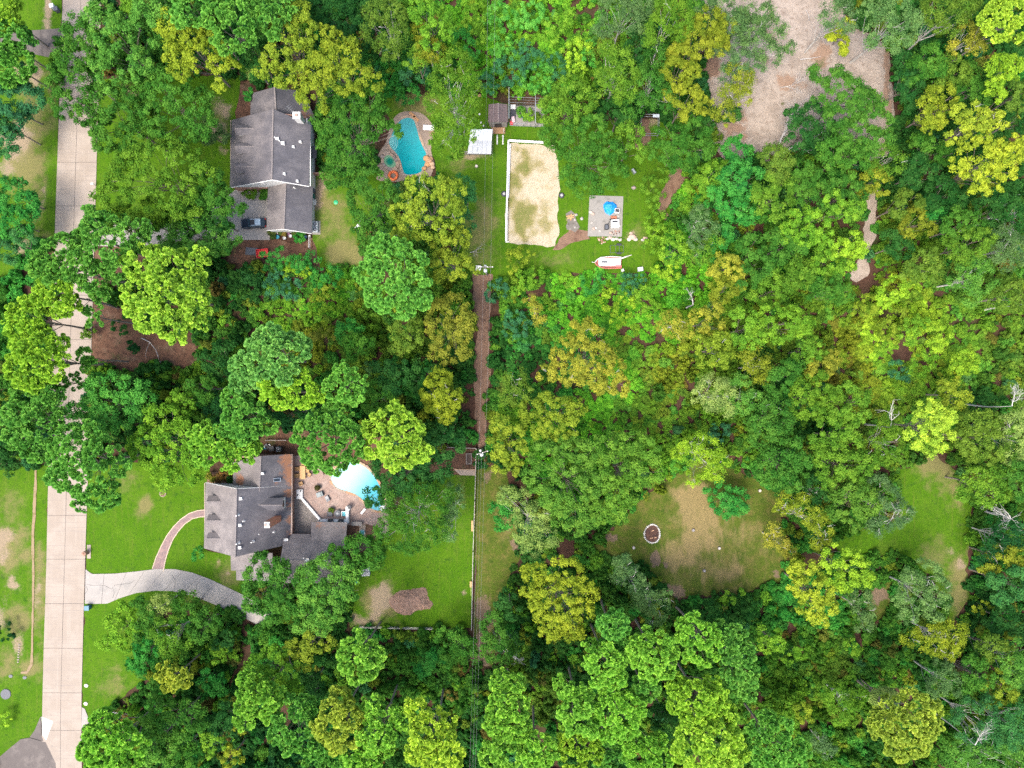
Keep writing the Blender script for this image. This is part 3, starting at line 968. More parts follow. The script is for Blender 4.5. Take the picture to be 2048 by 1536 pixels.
# ------------------------------------------------------------------ the trees, one entry each: kind, colour, height, crown lobes in the photograph
TREES = [
 # --- upper left, along the road
 ('P','pinelime',14,[(4,22,36),(18,48,24)]),
 ('P','pinegreen',14,[(28,78,30),(8,95,26)]),
 ('P','pinegreen',14,[(20,120,36),(45,128,22),(2,140,25)]),
 ('B','teal',11,[(20,205,42),(55,200,28),(10,240,35)]),
 ('B','tealoak',10,[(15,280,32),(35,235,28)]),
 ('V','dark',3,[(60,92,14)]),
 ('V','dark',3,[(55,135,14)]),
 ('B','emerald',9,[(25,392,34),(58,410,26)]),
 ('B','emerald',9,[(18,450,34),(45,440,25)]),
 ('B','tealoak',8,[(12,500,26),(45,475,24)]),
 ('B','oak',16,[(160,68,32),(146,118,28),(178,105,38),(150,165,42),(128,205,28),(165,222,30),(178,255,14),(120,160,24)]),
 ('B','oak2',17,[(200,40,34),(232,72,40),(245,115,38),(280,72,34),(272,130,32),(222,150,30)]),
 ('B','oak',15,[(215,205,34),(248,238,36),(232,262,34),(205,280,24),(265,200,28)]),
 ('B','oak',15,[(340,178,40),(322,222,40),(385,215,38),(352,258,34),(400,250,26),(305,182,24)]),
 ('Y','gold',18,[(336,50,26),(374,72,32),(422,70,26),(352,112,26),(396,112,26),(360,140,20),(440,125,22),(462,140,16),(438,172,16)]),
 ('B','greyg',7,[(418,262,24),(440,275,14),(400,262,12)]),
 ('B','oakyellow',17,[(285,335,42),(330,320,40),(365,335,42),(300,385,46),(355,390,44),(250,360,34),(225,400,28),(405,345,22)]),
 ('B','oak',15,[(420,365,30),(440,395,28),(470,415,20),(400,400,26)]),
 ('B','oak2',12,[(345,470,30),(380,462,30),(410,478,30),(440,490,22),(460,470,22)]),
 ('B','oak2',17,[(300,18,34),(330,10,28)]),
 ('B','dark',13,[(208,8,22),(235,2,22)]),
 ('B','yg',14,[(265,16,18),(258,4,14)]),
 ('P','pinegreen',22,[(388,15,36),(420,18,28),(365,30,22)]),
 ('P','pinegreen',23,[(470,62,34),(445,40,28),(488,30,28),(455,85,20)]),
 ('P','pinegreen',21,[(540,40,30),(520,12,28),(560,15,26)]),
 ('B','oakdark',13,[(505,95,26),(515,140,20)]),
 ('F','paleg',9,[(512,128,16),(508,145,12)]),
 ('B','oak',13,[(272,268,28),(300,245,30),(258,300,22)]),
 ('B','oakyellow',13,[(265,432,30),(300,425,30),(240,450,22),(290,452,18)]),
 ('B','oak',12,[(355,428,30),(390,436,28),(372,455,20)]),
 ('B','oakdark',12,[(425,425,26),(440,445,22),(430,470,22),(450,405,16)]),
 # --- round the upper house and pool
 ('Y','gold2',19,[(590,28,28),(572,62,30),(610,62,26),(565,95,30),(600,115,26),(545,110,22),(530,140,20),(570,150,22)]),
 ('Y','gold2',19,[(658,75,22),(685,100,26),(660,118,28),(700,112,20),(642,150,30),(690,160,28),(735,165,26),(715,150,20),(620,190,28),(640,200,20)]),
 ('B','oak',16,[(690,212,34),(735,205,34),(760,235,24),(660,245,32),(700,255,40),(745,250,26),(672,290,32),(715,290,36),(690,325,32),(670,355,24),(705,345,24),(780,255,14),(798,262,12)]),
 ('B','oakdark',13,[(640,18,30),(668,5,28)]),
 ('B','dark',12,[(690,45,32),(720,70,26),(660,55,22)]),
 ('B','oakdark',12,[(725,20,30),(745,5,26)]),
 ('F','olive',16,[(765,22,32),(790,30,26),(758,62,26),(790,70,28),(775,100,22)]),
 ('Y','yg',18,[(858,30,30),(880,58,28),(865,75,24),(845,15,24)]),
 ('F','oliveyellow',15,[(845,60,20),(855,98,24),(875,110,20)]),
 ('B','oakyellow',13,[(840,110,22),(825,125,16)]),
 ('F','oakyellow',17,[(912,130,32),(930,165,28),(888,150,24),(905,185,34),(935,205,26),(880,215,28),(915,235,34),(898,270,32),(930,262,26),(905,300,24),(878,285,16)], 1),
 ('Y','gold2',17,[(838,380,28),(865,390,32),(895,385,28),(812,415,28),(860,420,34),(898,425,28),(815,455,24),(850,455,26),(885,458,24),(800,470,18)], 1),
 ('B','oak',15,[(745,370,34),(720,400,24),(770,400,30),(740,425,28),(725,460,18),(760,475,24),(735,495,18)]),
 ('B','tealoak',11,[(925,375,24),(938,410,18),(930,445,20)]),
 ('Y','gold2',16,[(890,490,26),(920,475,20),(880,525,22),(905,540,22),(930,530,24),(885,555,18)]),
 ('P','pinegreen',23,[(780,512,36),(755,545,34),(805,532,36),(780,570,38),(830,560,24),(810,595,30),(760,590,28),(790,610,24),(758,492,20),(840,600,20)]),
 ('B','oakdark',10,[(700,350,22),(720,335,18)]),
 # --- top centre and right of it
 ('F','greyg',16,[(1230,25,34),(1262,40,28),(1212,52,22),(1280,12,26)]),
 ('F','oakyellow',17,[(1340,30,32),(1365,50,26),(1318,55,24),(1310,85,20)]),
 ('Y','oliveyellow',16,[(1420,40,26),(1452,55,22),(1430,75,20),(1405,60,18)]),
 ('Y','oliveyellow',15,[(1378,65,22),(1392,85,26),(1365,105,26),(1430,90,22),(1405,110,16)]),
 ('F','oakyellow',16,[(1210,112,28),(1235,132,32),(1222,165,28),(1255,150,24),(1215,190,20),(1250,185,22)]),
 ('B','oakdark',12,[(1275,100,26),(1290,60,22)]),
 ('F','oak',15,[(1315,120,28),(1295,165,30),(1325,195,28),(1270,205,26)]),
 ('Y','oliveyellow',15,[(1370,110,22),(1350,140,24),(1380,145,20),(1360,165,18)]),
 ('Y','oliveyellow',15,[(1372,195,26),(1345,190,20),(1395,210,20),(1380,225,18)]),
 ('F','oliveyellow',15,[(1478,150,24),(1490,170,18),(1455,188,20),(1488,195,16),(1440,215,24),(1455,235,16)], 1),
 ('F','greyg',16,[(1485,15,30),(1520,30,28),(1545,60,24),(1510,75,28),(1540,105,22),(1480,55,26),(1575,95,14)]),
 ('F','greyg',14,[(1470,95,24),(1485,125,24),(1460,150,22),(1510,130,20)]),
 ('B','oakdark',11,[(1415,235,24),(1400,255,22),(1460,225,20)]),
 ('B','oakyellow',14,[(1140,185,28),(1110,215,26),(1165,215,28),(1135,240,28),(1100,250,20)]),
 ('B','oak',15,[(1140,275,34),(1185,265,34),(1160,305,36),(1215,300,32),(1195,335,34),(1140,335,24),(1232,345,22),(1170,365,26),(1210,370,20),(1095,275,18)]),
 ('B','oakdark',12,[(1225,225,28),(1255,240,24),(1250,205,20)]),
 ('B','oakyellow',13,[(1255,275,26),(1270,300,22)]),
 ('B','oak',14,[(1340,275,32),(1385,270,30),(1325,305,26),(1365,310,30),(1405,295,22),(1345,330,18)]),
 ('B','emerald',10,[(1468,300,24),(1485,312,20)]),
 ('B','emerald',12,[(1475,345,26),(1500,355,24),(1485,375,24),(1460,360,20)]),
 ('B','yg',10,[(1420,350,26),(1400,375,24),(1440,335,20)]),
 ('B','emerald',11,[(1450,400,28),(1475,415,26),(1430,390,22),(1495,430,20)]),
 ('F','greyg',11,[(1400,435,22),(1385,450,18),(1415,460,22),(1395,485,18)], 1),
 ('Y','yg',9,[(1350,490,24),(1340,510,20),(1365,505,16)]),
 ('B','emerald',9,[(1440,470,22),(1430,500,22)]),
 ('F','oakyellow',10,[(1405,505,24),(1425,480,18)]),
 ('Y','goldolive',11,[(1452,528,24),(1432,545,18),(1470,545,22)]),
 ('Y','oliveyellow',11,[(1445,578,24),(1468,570,20),(1440,600,18)]),
 ('B','oak',12,[(1500,500,28),(1520,530,26),(1495,560,24)]),
 ('F','greyg',15,[(1505,62,26),(1470,45,28),(1435,92,20),(1440,20,22),(1415,15,20)]),
 # --- upper right
 ('F','greyg',16,[(1672,20,26),(1655,40,18),(1690,45,22)]),
 ('F','greygl',17,[(1745,25,28),(1790,30,30),(1765,60,30),(1805,65,30),(1740,70,22),(1825,40,22),(1785,85,22)]),
 ('Y','yellow',5,[(1695,48,12),(1680,62,12),(1662,70,9),(1690,85,10),(1688,103,8)]),
 ('F','olive',16,[(1875,22,30),(1905,38,28),(1930,18,26),(1890,55,24)]),
 ('P','limebright',22,[(2015,28,34),(2040,50,26),(1985,42,24),(2005,58,22),(2046,20,24)]),
 ('F','goldolive',14,[(1930,72,22),(1918,98,18),(1950,92,18),(1935,55,14)], 3),
 ('Y','ygbright',15,[(2000,140,26),(2025,135,22),(1990,170,20),(1998,192,12)]),
 ('B','oak',12,[(1855,120,28),(1835,145,24),(1875,150,24)]),
 ('B','oakdark',11,[(1815,160,22),(1825,190,26),(1805,120,16)]),
 ('B','olive',12,[(1900,125,24),(1915,150,26),(1890,170,18)]),
 ('B','oak',11,[(1940,150,24),(1960,185,24),(1930,185,18)]),
 ('Y','gold',14,[(1885,185,22),(1900,200,16),(1855,205,18),(1848,230,20),(1875,232,22),(1860,258,16),(1900,215,14)]),
 ('Y','yellowg',17,[(1935,225,22),(1955,240,22),(1920,258,20),(1980,245,20),(2000,240,18),(1905,278,16)], 1),
 ('Y','yellow',18,[(1950,305,30),(1985,310,30),(1925,325,24),(1962,340,30),(2005,335,28),(1945,365,24),(1985,368,22),(2025,310,20),(2035,285,16)]),
 ('B','olive',14,[(2040,200,24),(2030,180,16)]),
 ('B','oakdark',12,[(2030,230,22),(2046,250,20)]),
 ('B','oak',14,[(1642,148,20),(1670,152,22),(1682,172,24),(1705,215,28),(1738,212,24),(1668,240,24),(1695,180,28),(1660,195,28),(1720,200,28),(1690,220,24)]),
 ('B','oak',14,[(1745,232,24),(1765,250,22),(1720,260,28),(1748,285,26),(1768,280,18),(1715,292,24),(1690,270,24)]),
 ('B','oakdark',11,[(1590,232,20),(1610,258,24),(1640,240,22),(1595,285,20),(1630,285,24),(1602,268,22),(1652,268,22),(1622,222,18)]),
 ('B','oak',14,[(1660,300,24),(1690,305,26),(1712,325,26),(1650,325,18),(1725,300,20)]),
 ('F','oakyellow',13,[(1770,310,22),(1790,325,20),(1755,340,22)]),
 ('Y','oliveyellow',12,[(1748,355,24),(1730,375,20),(1765,370,20)]),
 ('B','olive',13,[(1545,315,24),(1568,325,20),(1555,345,22)]),
 ('B','oakyellow',13,[(1530,375,26),(1560,385,26),(1540,410,26),(1570,415,20)]),
 ('B','oak',13,[(1605,345,24),(1630,360,24),(1600,380,24),(1640,385,24),(1620,405,20)]),
 ('B','oak',13,[(1680,370,26),(1710,385,22),(1665,400,24),(1690,420,22)]),
 ('Y','yg',14,[(1665,405,20),(1690,425,22),(1710,415,18)]),
 ('Y','yg',13,[(1600,440,26),(1630,450,26),(1610,475,24),(1645,475,20),(1580,465,20)]),
 ('Y','ygbright',12,[(1700,485,22),(1715,500,18),(1680,500,18),(1695,520,18)]),
 ('Y','yg',12,[(1655,510,22),(1640,530,20),(1675,535,20)]),
 ('B','oak',12,[(1560,480,28),(1590,500,24),(1550,510,22)]),
 ('B','oakyellow',12,[(1600,540,26),(1630,555,24),(1580,560,22)]),
 ('B','oak',12,[(1660,570,24),(1640,590,22),(1685,590,18)]),
 ('B','oakyellow',11,[(1540,570,26),(1560,590,22),(1520,590,20)]),
 ('B','oakdark',11,[(1830,330,26),(1815,360,22),(1850,355,22)]),
 ('B','oak',11,[(1860,300,26),(1885,310,22),(1840,290,20)]),
 ('B','oakdark',11,[(1880,380,26),(1905,400,26),(1865,405,20)]),
 ('Y','oliveyellow',10,[(1830,440,24),(1850,455,18),(1815,460,18)]),
 ('B','emerald',10,[(1870,430,20),(1880,445,14)]),
 ('B','olive',12,[(1820,400,24),(1800,420,20)]),
 ('B','oak',13,[(1920,445,26),(1945,450,24),(1905,465,20)]),
 ('B','oakyellow',14,[(1915,485,26),(1945,490,28),(1970,480,20),(1930,510,24)]),
 ('F','greyg',14,[(2010,480,26),(2035,490,24),(1995,505,20),(2025,520,24)]),
 ('F','oak2',14,[(1945,535,28),(1965,555,26),(1925,560,26),(1940,585,24)]),
 ('B','oakdark',12,[(2025,420,24),(2000,400,22),(2044,440,18)]),
 ('B','olive',12,[(2015,580,26),(2040,600,24),(1995,600,22)]),
 ('B','oakdark',11,[(1990,440,20),(1970,410,20)]),
 ('B','olive',11,[(1855,520,26),(1830,540,22),(1870,545,20)]),
 ('B','oakdark',9,[(1800,500,22),(1780,480,18)]),
 # --- left, along the road
 ('P','pinegreen',22,[(205,458,32),(232,490,34),(200,505,34),(175,475,24),(265,470,24),(285,455,16),(238,530,30),(280,490,16)]),
 ('P','pinegreen',22,[(130,500,32),(95,525,30),(160,530,34),(110,550,28),(190,555,28),(205,585,18),(85,545,16)]),
 ('P','lime',23,[(292,530,34),(335,540,36),(375,535,28),(400,515,18),(285,580,32),(330,590,38),(380,580,32),(300,630,32),(345,640,34),(390,630,26),(350,665,20),(405,600,16),(275,615,22)]),
 ('P','pinelime',22,[(105,570,28),(120,595,26),(92,600,24),(148,605,14),(125,620,16)]),
 ('P','pinelime',21,[(50,625,26),(65,645,26),(35,655,22),(75,620,18),(40,680,20)]),
 ('P','pinegreen',16,[(185,620,14),(190,645,14)]),
 ('P','pinelime',23,[(95,690,26),(80,715,34),(50,735,30),(60,705,24),(120,690,18),(128,720,14),(72,758,28),(110,745,18)]),
 ('P','pinegreen',15,[(172,712,16),(168,735,10)]),
 ('P','pinegreen',15,[(145,765,14),(120,765,13)]),
 ('P','pinegreen',21,[(62,795,30),(100,800,26),(45,830,28),(80,840,34),(105,830,22),(40,870,28),(75,885,30),(95,870,24)]),
 ('P','pinegreen',22,[(140,885,30),(180,880,30),(125,915,28),(165,915,36),(200,905,30),(150,950,34),(195,945,34),(120,950,22),(180,985,28),(215,985,24),(205,1005,16),(235,930,18)]),
 ('B','oakdark',11,[(15,830,22),(10,880,26),(25,920,24)]),
 ('B','emerald2',15,[(195,775,26),(230,770,28),(268,782,28),(180,815,24),(215,835,28),(255,820,28),(150,820,18),(290,800,20),(200,855,20)]),
 ('B','oakdark',12,[(255,850,28),(285,835,24),(250,875,20),(300,860,20)]),
 ('Y','yg',17,[(320,830,26),(350,840,26),(300,875,28),(340,880,32),(375,870,26),(320,915,30),(360,915,30),(285,900,22),(335,950,28),(375,945,26),(270,890,14),(385,905,22)]),
 ('Y','yg',14,[(362,795,18),(375,810,16),(348,805,14)]),
 ('B','oak',13,[(400,790,22),(415,770,20),(390,765,18)]),
 ('P','pinegreen',21,[(470,800,24),(495,825,26),(470,840,24),(515,845,22),(535,850,18),(490,860,24),(455,855,18)]),
 ('P','pinelime2',20,[(430,880,28),(405,870,24),(450,895,26),(415,905,26),(480,890,24),(505,905,22),(460,925,18)]),
 ('B','dark',11,[(430,820,22),(440,795,18)]),
 ('P','pinemint',24,[(540,685,30),(515,710,30),(560,705,32),(595,690,24),(600,710,20),(530,740,34),(490,735,26),(565,740,26),(480,765,18),(545,668,18)]),
 ('P','pinelime',23,[(548,775,24),(570,790,24),(545,795,20),(610,785,26),(600,760,18),(628,790,18)]),
 ('P','pinegreen',21,[(690,755,24),(680,780,28),(705,785,20),(722,765,14),(665,795,18),(695,745,14)]),
 ('P','lime',22,[(790,840,30),(760,860,26),(815,855,26),(780,880,32),(815,890,30),(755,890,22),(790,910,26),(835,880,18),(845,905,18),(820,912,18)]),
 ('P','pinegreen',22,[(640,850,28),(675,845,26),(615,865,24),(655,880,30),(695,870,26),(625,900,26),(665,910,30),(705,895,22),(636,922,20),(678,932,13),(712,914,14),(732,898,10)]),
 ('Y','gold',16,[(880,762,26),(862,785,22),(900,780,24),(878,808,26),(905,805,18),(890,832,18)], 1),
 ('B','orange',13,[(880,630,28),(905,620,28),(930,640,20),(885,665,28),(915,670,28),(895,700,24),(920,705,20),(875,700,18)]),
 ('B','olive',11,[(810,650,26),(825,680,22),(795,690,20)]),
 ('B','oakdark',12,[(770,740,26),(800,750,24),(785,775,20)]),
 ('B','oak',12,[(750,785,26),(770,800,22),(745,810,20)]),
 ('B','oakdark',12,[(850,740,22),(835,765,20),(850,790,18)]),
 ('B','oakdark',13,[(870,870,28),(900,860,24),(885,895,24),(915,885,18),(860,905,18)]),
 ('B','dark',11,[(590,830,24),(560,825,20),(620,820,20)]),
 ('B','oak',10,[(705,695,24),(725,690,20)]),
 ('B','emerald',8,[(690,660,22),(710,672,18)]),
 ('B','oakdark',11,[(440,740,22),(420,720,20),(445,700,20)]),
 # --- round the lower house
 ('B','oak',15,[(530,1128,24),(562,1138,18),(515,1150,28),(550,1150,32),(580,1165,28),(520,1190,30),(560,1195,30),(500,1205,18),(590,1215,26),(540,1225,24)]),
 ('B','oak2',15,[(620,1150,26),(655,1140,28),(690,1140,28),(635,1180,30),(675,1180,30),(620,1215,28),(660,1220,28),(705,1180,22),(640,1250,22),(605,1245,20)]),
 ('B','oak',14,[(668,1102,12),(702,1100,20),(728,1092,24),(705,1120,28),(745,1110,26),(680,1115,18),(760,1090,18)]),
 ('B','oakdark',15,[(775,935,28),(810,940,30),(845,930,28),(790,965,26),(830,965,28),(760,955,16),(748,988,17),(758,972,14),(740,1002,12),(757,1000,12),(875,940,24)]),
 ('F','oak',16,[(800,995,28),(840,990,28),(785,1030,28),(825,1030,34),(865,1020,30),(800,1070,30),(845,1065,30),(770,1060,20),(870,1060,26),(820,1090,22),(885,985,22)]),
 ('F','greygl',11,[(905,985,20),(912,1010,16),(905,1040,20),(900,1065,16)], 2),
 ('V','emerald',3,[(398,1105,12),(392,1115,8)]),
 # --- lower left
 ('Y','yg',9,[(248,1220,20),(228,1240,16),(240,1265,20),(215,1285,16),(255,1285,22),(270,1250,20)]),
 ('B','oak',10,[(285,1210,18),(300,1230,22),(285,1260,18)]),
 ('F','paleg',9,[(328,1205,18),(315,1218,16)], 1),
 ('B','oak',9,[(365,1205,22),(385,1222,24),(360,1235,20)]),
 ('F','oakyellow',11,[(335,1260,26),(360,1275,24),(345,1295,22),(315,1250,18)]),
 ('B','oak',10,[(395,1250,24),(420,1240,22),(400,1275,20)]),
 ('B','emerald',8,[(295,1300,24),(280,1325,20),(305,1275,20)]),
 ('V','oakdark',5,[(445,1285,20),(460,1270,16)]),
 ('V','yg',5,[(435,1310,16),(445,1295,12)]),
 ('B','emerald',6,[(425,1360,22),(440,1375,16),(415,1345,14)]),
 ('P','pineyellow2',14,[(335,1345,20),(355,1352,18),(372,1360,14),(340,1365,16)]),
 ('P','pinelime2',21,[(205,1440,22),(235,1455,24),(215,1475,28),(250,1480,22),(190,1465,18),(205,1510,28),(240,1510,28),(175,1500,16),(275,1495,18),(265,1525,20)]),
 ('B','oak',13,[(325,1415,26),(350,1430,28),(380,1425,24),(335,1450,26),(370,1455,26),(395,1450,18)]),
 ('B','oak2',13,[(290,1465,24),(310,1490,26),(295,1510,20),(330,1500,20)]),
 ('B','oak',12,[(350,1505,26),(380,1515,22),(365,1485,20)]),
 ('Y','yg',10,[(415,1480,18),(435,1490,18),(420,1505,14)]),
 ('Y','gold',9,[(460,1505,16),(475,1515,14),(455,1525,12)]),
 ('B','oakdark',10,[(455,1425,22),(440,1445,20),(470,1450,18)]),
 ('P','pinelime2',20,[(505,1370,26),(525,1395,28),(500,1405,24),(540,1405,20),(490,1435,20),(535,1425,16)]),
 ('B','yg',15,[(545,1320,28),(520,1335,26),(560,1350,26),(530,1360,24),(580,1345,22),(590,1370,16)]),
 ('Y','gold2',14,[(578,1305,22),(605,1295,24),(625,1280,20),(610,1320,20),(640,1295,16),(655,1285,14)]),
 ('P','pinelime2',20,[(715,1290,24),(700,1310,22),(735,1310,26),(715,1335,26),(750,1315,20),(735,1340,18),(710,1275,14)]),
 ('P','pinegreen',20,[(580,1415,26),(610,1420,24),(575,1450,28),(605,1455,28),(580,1480,22),(560,1465,18),(610,1485,18)]),
 ('P','pineyellow2',21,[(680,1395,20),(665,1420,22),(690,1425,24),(705,1440,22),(655,1455,24),(685,1465,28),(705,1470,18),(670,1485,20)]),
 ('P','pinelime2',21,[(745,1410,20),(760,1440,24),(740,1465,22),(765,1475,22),(790,1430,18),(800,1445,14),(770,1500,18),(745,1490,16)]),
 ('P','limebright',22,[(830,1415,18),(845,1440,26),(870,1455,28),(850,1475,28),(885,1485,24),(870,1510,28),(840,1500,24),(905,1510,20),(900,1440,14),(900,1465,14)]),
 ('P','pinegreen',19,[(640,1500,22),(665,1520,22),(630,1525,20)]),
 ('P','pinelime2',19,[(710,1515,24),(745,1522,22)]),
 ('B','oakdark',9,[(620,1360,18),(635,1375,16)]),
 ('B','oak',9,[(900,1275,22),(925,1290,26),(905,1305,22),(935,1310,18)]),
 ('B','emerald',7,[(870,1320,20),(850,1335,18)]),
 ('B','oak',10,[(990,1235,20),(985,1260,22),(1005,1275,24),(985,1300,22),(1010,1300,20)]),
 ('B','oakdark',9,[(1010,1200,20),(1025,1220,20)]),
 # --- centre and right
 ('Y','goldolive',14,[(1165,665,28),(1145,690,24),(1190,680,24),(1125,712,24),(1165,715,30),(1205,715,26),(1145,745,26),(1185,745,28),(1225,745,24),(1240,770,20),(1095,748,18),(1210,770,20)], 1),
 ('F','goldolive',8,[(1062,600,12),(1072,620,13),(1080,640,12)]),
 ('S','teal',4,[(1030,640,22),(1045,655,20),(1020,665,16)]),
 ('S','teal',4,[(995,575,18),(985,590,14)]),
 ('F','olive',12,[(1030,760,24),(1045,785,22),(1020,790,20)]),
 ('Y','yg',10,[(1015,820,20),(1035,830,18)]),
 ('Y','gold2',14,[(1065,818,22),(1090,808,20),(1120,820,24),(1150,815,22),(1070,850,22),(1105,850,24),(1140,850,20),(1085,875,18),(1125,870,16)]),
 ('Y','gold2',15,[(1005,855,22),(1025,870,22),(1000,890,22),(1030,900,24),(1005,925,20),(1030,935,16)]),
 ('B','oakolive',15,[(1090,910,30),(1130,900,32),(1080,950,32),(1125,945,36),(1170,910,28),(1110,990,34),(1155,980,36),(1190,960,30),(1130,1025,28),(1170,1030,28),(1150,1055,18)]),
 ('B','oakolive',15,[(1215,895,30),(1260,890,30),(1300,905,24),(1230,935,32),(1275,940,32),(1310,945,20),(1215,985,30),(1255,980,24),(1200,1025,26),(1240,1020,22)]),
 ('F','paleg',13,[(1015,990,22),(1040,1005,24),(1060,1035,24),(1080,1025,18),(1050,1060,26),(1080,1070,24),(1065,1095,20),(1100,1075,18)]),
 ('B','emerald',8,[(1010,1040,22),(1000,1015,18)]),
 ('F','ygbright',13,[(1375,890,18),(1400,885,20),(1425,900,24),(1445,920,16),(1410,925,24),(1430,940,20),(1385,955,16),(1355,905,14)], 1),
 ('F','paleg',13,[(1420,770,22),(1440,785,24),(1425,805,20),(1400,790,16),(1450,815,20)], 1),
 ('F','oak2',13,[(1480,775,24),(1500,800,24),(1475,810,22)]),
 ('B','emerald',6,[(1440,990,24),(1468,1000,24),(1450,1015,20),(1480,1012,16),(1432,1005,16)]),
 ('S','teal',3.5,[(1440,865,20),(1425,872,14)]),
 ('F','goldolive',11,[(1345,640,22),(1330,655,18),(1355,665,20)], 1),
 ('Y','goldolive',12,[(1405,640,24),(1425,625,20),(1430,655,20),(1390,660,18)]),
 ('Y','gold2',13,[(1435,690,24),(1415,705,22),(1445,715,20),(1400,685,16)], 1),
 ('Y','yg',13,[(1490,640,26),(1480,665,24),(1515,650,22),(1500,685,20)]),
 ('Y','yg',14,[(1545,635,26),(1580,640,26),(1560,660,24),(1605,650,20),(1530,665,20)]),
 ('F','oliveyellow',12,[(1500,720,26),(1525,735,24),(1500,750,22)], 1),
 ('B','oakyellow',11,[(1600,690,24),(1630,700,22),(1610,720,22)]),
 ('Y','goldolive',11,[(1640,740,24),(1660,720,20),(1625,755,20)]),
 ('B','oak',12,[(1560,760,26),(1580,740,22),(1545,785,22)]),
 ('B','oak',13,[(1520,830,26),(1550,815,26),(1535,855,26),(1570,845,24),(1510,870,22)], 1),
 ('B','oakyellow',13,[(1610,785,26),(1640,775,26),(1625,810,26),(1660,800,24),(1595,815,22)]),
 ('B','oakyellow',13,[(1690,790,26),(1710,820,26),(1680,825,24),(1720,795,20)]),
 ('B','oakyellow',13,[(1660,855,26),(1690,865,26),(1640,875,24),(1700,890,22),(1670,890,22)]),
 ('F','oakyellow',13,[(1760,870,26),(1785,885,24),(1770,905,22),(1745,895,20)], 1),
 ('B','oak',13,[(1545,920,28),(1575,905,28),(1555,950,26),(1595,930,28),(1530,945,20),(1580,965,20)]),
 ('B','oakyellow',13,[(1645,925,26),(1675,930,26),(1655,950,22),(1700,925,26),(1730,925,24),(1715,945,20)]),
 ('F','oakdark',11,[(1630,970,24),(1650,990,22),(1620,995,20)]),
 ('Y','limebright',16,[(1855,825,24),(1880,840,24),(1865,860,24),(1835,870,24),(1885,880,22),(1855,890,20),(1840,845,20),(1900,835,14)]),
 ('Y','gold2',11,[(1895,775,22),(1915,790,22),(1900,805,16),(1925,805,16)]),
 ('B','olive',14,[(1945,850,28),(1975,850,26),(1950,885,28),(1985,890,28),(1925,880,22),(1965,915,24)]),
 ('F','paleg',14,[(2015,860,26),(2040,880,24),(2020,905,24),(2040,840,20)]),
 ('B','oakyellow',14,[(1955,960,28),(1985,965,28),(2005,950,20),(1965,990,24),(1995,990,20),(1930,985,18)]),
 ('B','oak',14,[(2030,950,26),(2040,980,22)]),
 ('B','oakolive',13,[(1690,985,26),(1720,990,26),(1675,1015,26),(1710,1020,28),(1740,1010,20),(1700,1045,20)]),
 ('F','greyg',13,[(1755,975,24),(1775,1000,26),(1785,1035,26),(1755,1045,24),(1805,1025,20)], 1),
 ('F','gold',12,[(1575,1000,20),(1600,1010,22),(1625,1035,22),(1645,1055,22),(1640,1080,20),(1560,1015,14)], 2),
 ('F','goldolive',9,[(1545,1060,16),(1560,1090,16),(1535,1085,12),(1580,1105,12)], 2),
 ('Y','yellowg',15,[(1600,1140,22),(1625,1150,22),(1605,1175,22),(1635,1180,24),(1620,1210,24),(1655,1215,20),(1640,1235,18)]),
 ('Y','ygbright',15,[(1675,1115,24),(1700,1130,26),(1725,1150,22),(1670,1150,22),(1695,1165,20),(1655,1125,18)]),
 ('F','greyg',10,[(1715,1195,22),(1730,1220,20),(1725,1250,18)], 1),
 ('F','greygl',14,[(1820,1165,26),(1855,1150,28),(1875,1180,26),(1835,1195,28),(1800,1190,20),(1865,1215,24),(1820,1225,22)], 1),
 ('F','gold',12,[(1860,1265,22),(1885,1260,24),(1910,1265,20),(1870,1290,24),(1900,1290,22),(1890,1310,16),(1825,1275,18)], 3),
 ('F','dark',11,[(2005,1050,26),(1990,1080,24),(2030,1070,24),(1975,1105,20)], 1),
 ('Y','oliveyellow',11,[(2000,1115,24),(2030,1110,22),(1980,1130,20)]),
 ('B','tealoak',13,[(2025,1155,26),(2000,1165,24),(2040,1180,22),(2010,1190,22)]),
 ('V','gold',5,[(1960,1212,14),(1975,1220,14),(1990,1228,12)]),
 ('B','oakdark',9,[(2010,1230,22),(2035,1250,22),(1985,1250,20)]),
 ('B','olive',12,[(1985,1290,24),(1970,1305,20),(2005,1305,22)]),
 ('F','oak2',13,[(2030,1330,26),(2045,1300,20),(2020,1355,22)]),
 ('Y','gold2',12,[(1990,1370,22),(2010,1385,22),(1985,1395,20),(1995,1350,14)]),
 ('B','oak',12,[(1940,1335,24),(1960,1355,24),(1925,1360,22)]),
 ('F','greyg',12,[(1885,1350,26),(1905,1370,24),(1870,1370,22)]),
 ('F','tealoak',14,[(1935,1420,28),(1965,1430,28),(1945,1460,28),(1980,1465,26),(1925,1450,22)], 1),
 ('F','tealoak',14,[(2015,1440,28),(2040,1460,26),(2010,1480,26),(2035,1425,20)]),
 ('F','oak2',14,[(1925,1505,28),(1960,1510,26),(1995,1520,28),(2030,1520,26)], 1),
 ('P','pineyellow',22,[(1790,1415,28),(1825,1420,28),(1860,1420,20),(1775,1450,28),(1810,1455,34),(1845,1450,26),(1800,1490,28),(1830,1485,24),(1755,1440,16),(1830,1400,20),(1870,1445,14)]),
 ('Y','paleg',10,[(1765,1395,20),(1775,1385,14),(1750,1410,12)]),
 ('F','oakyellow',10,[(1670,1395,24),(1695,1405,22),(1680,1420,20),(1715,1390,18)]),
 ('Y','yg',9,[(1540,1270,20),(1555,1285,16),(1530,1290,16)]),
 ('F','greyg',8,[(1640,1480,18),(1655,1500,18)], 1),
 ('P','pinegreen',20,[(1525,1450,28),(1555,1460,26),(1520,1485,28),(1555,1495,30),(1590,1500,24),(1540,1525,28),(1585,1525,22)]),
 # --- pine stand at the bottom
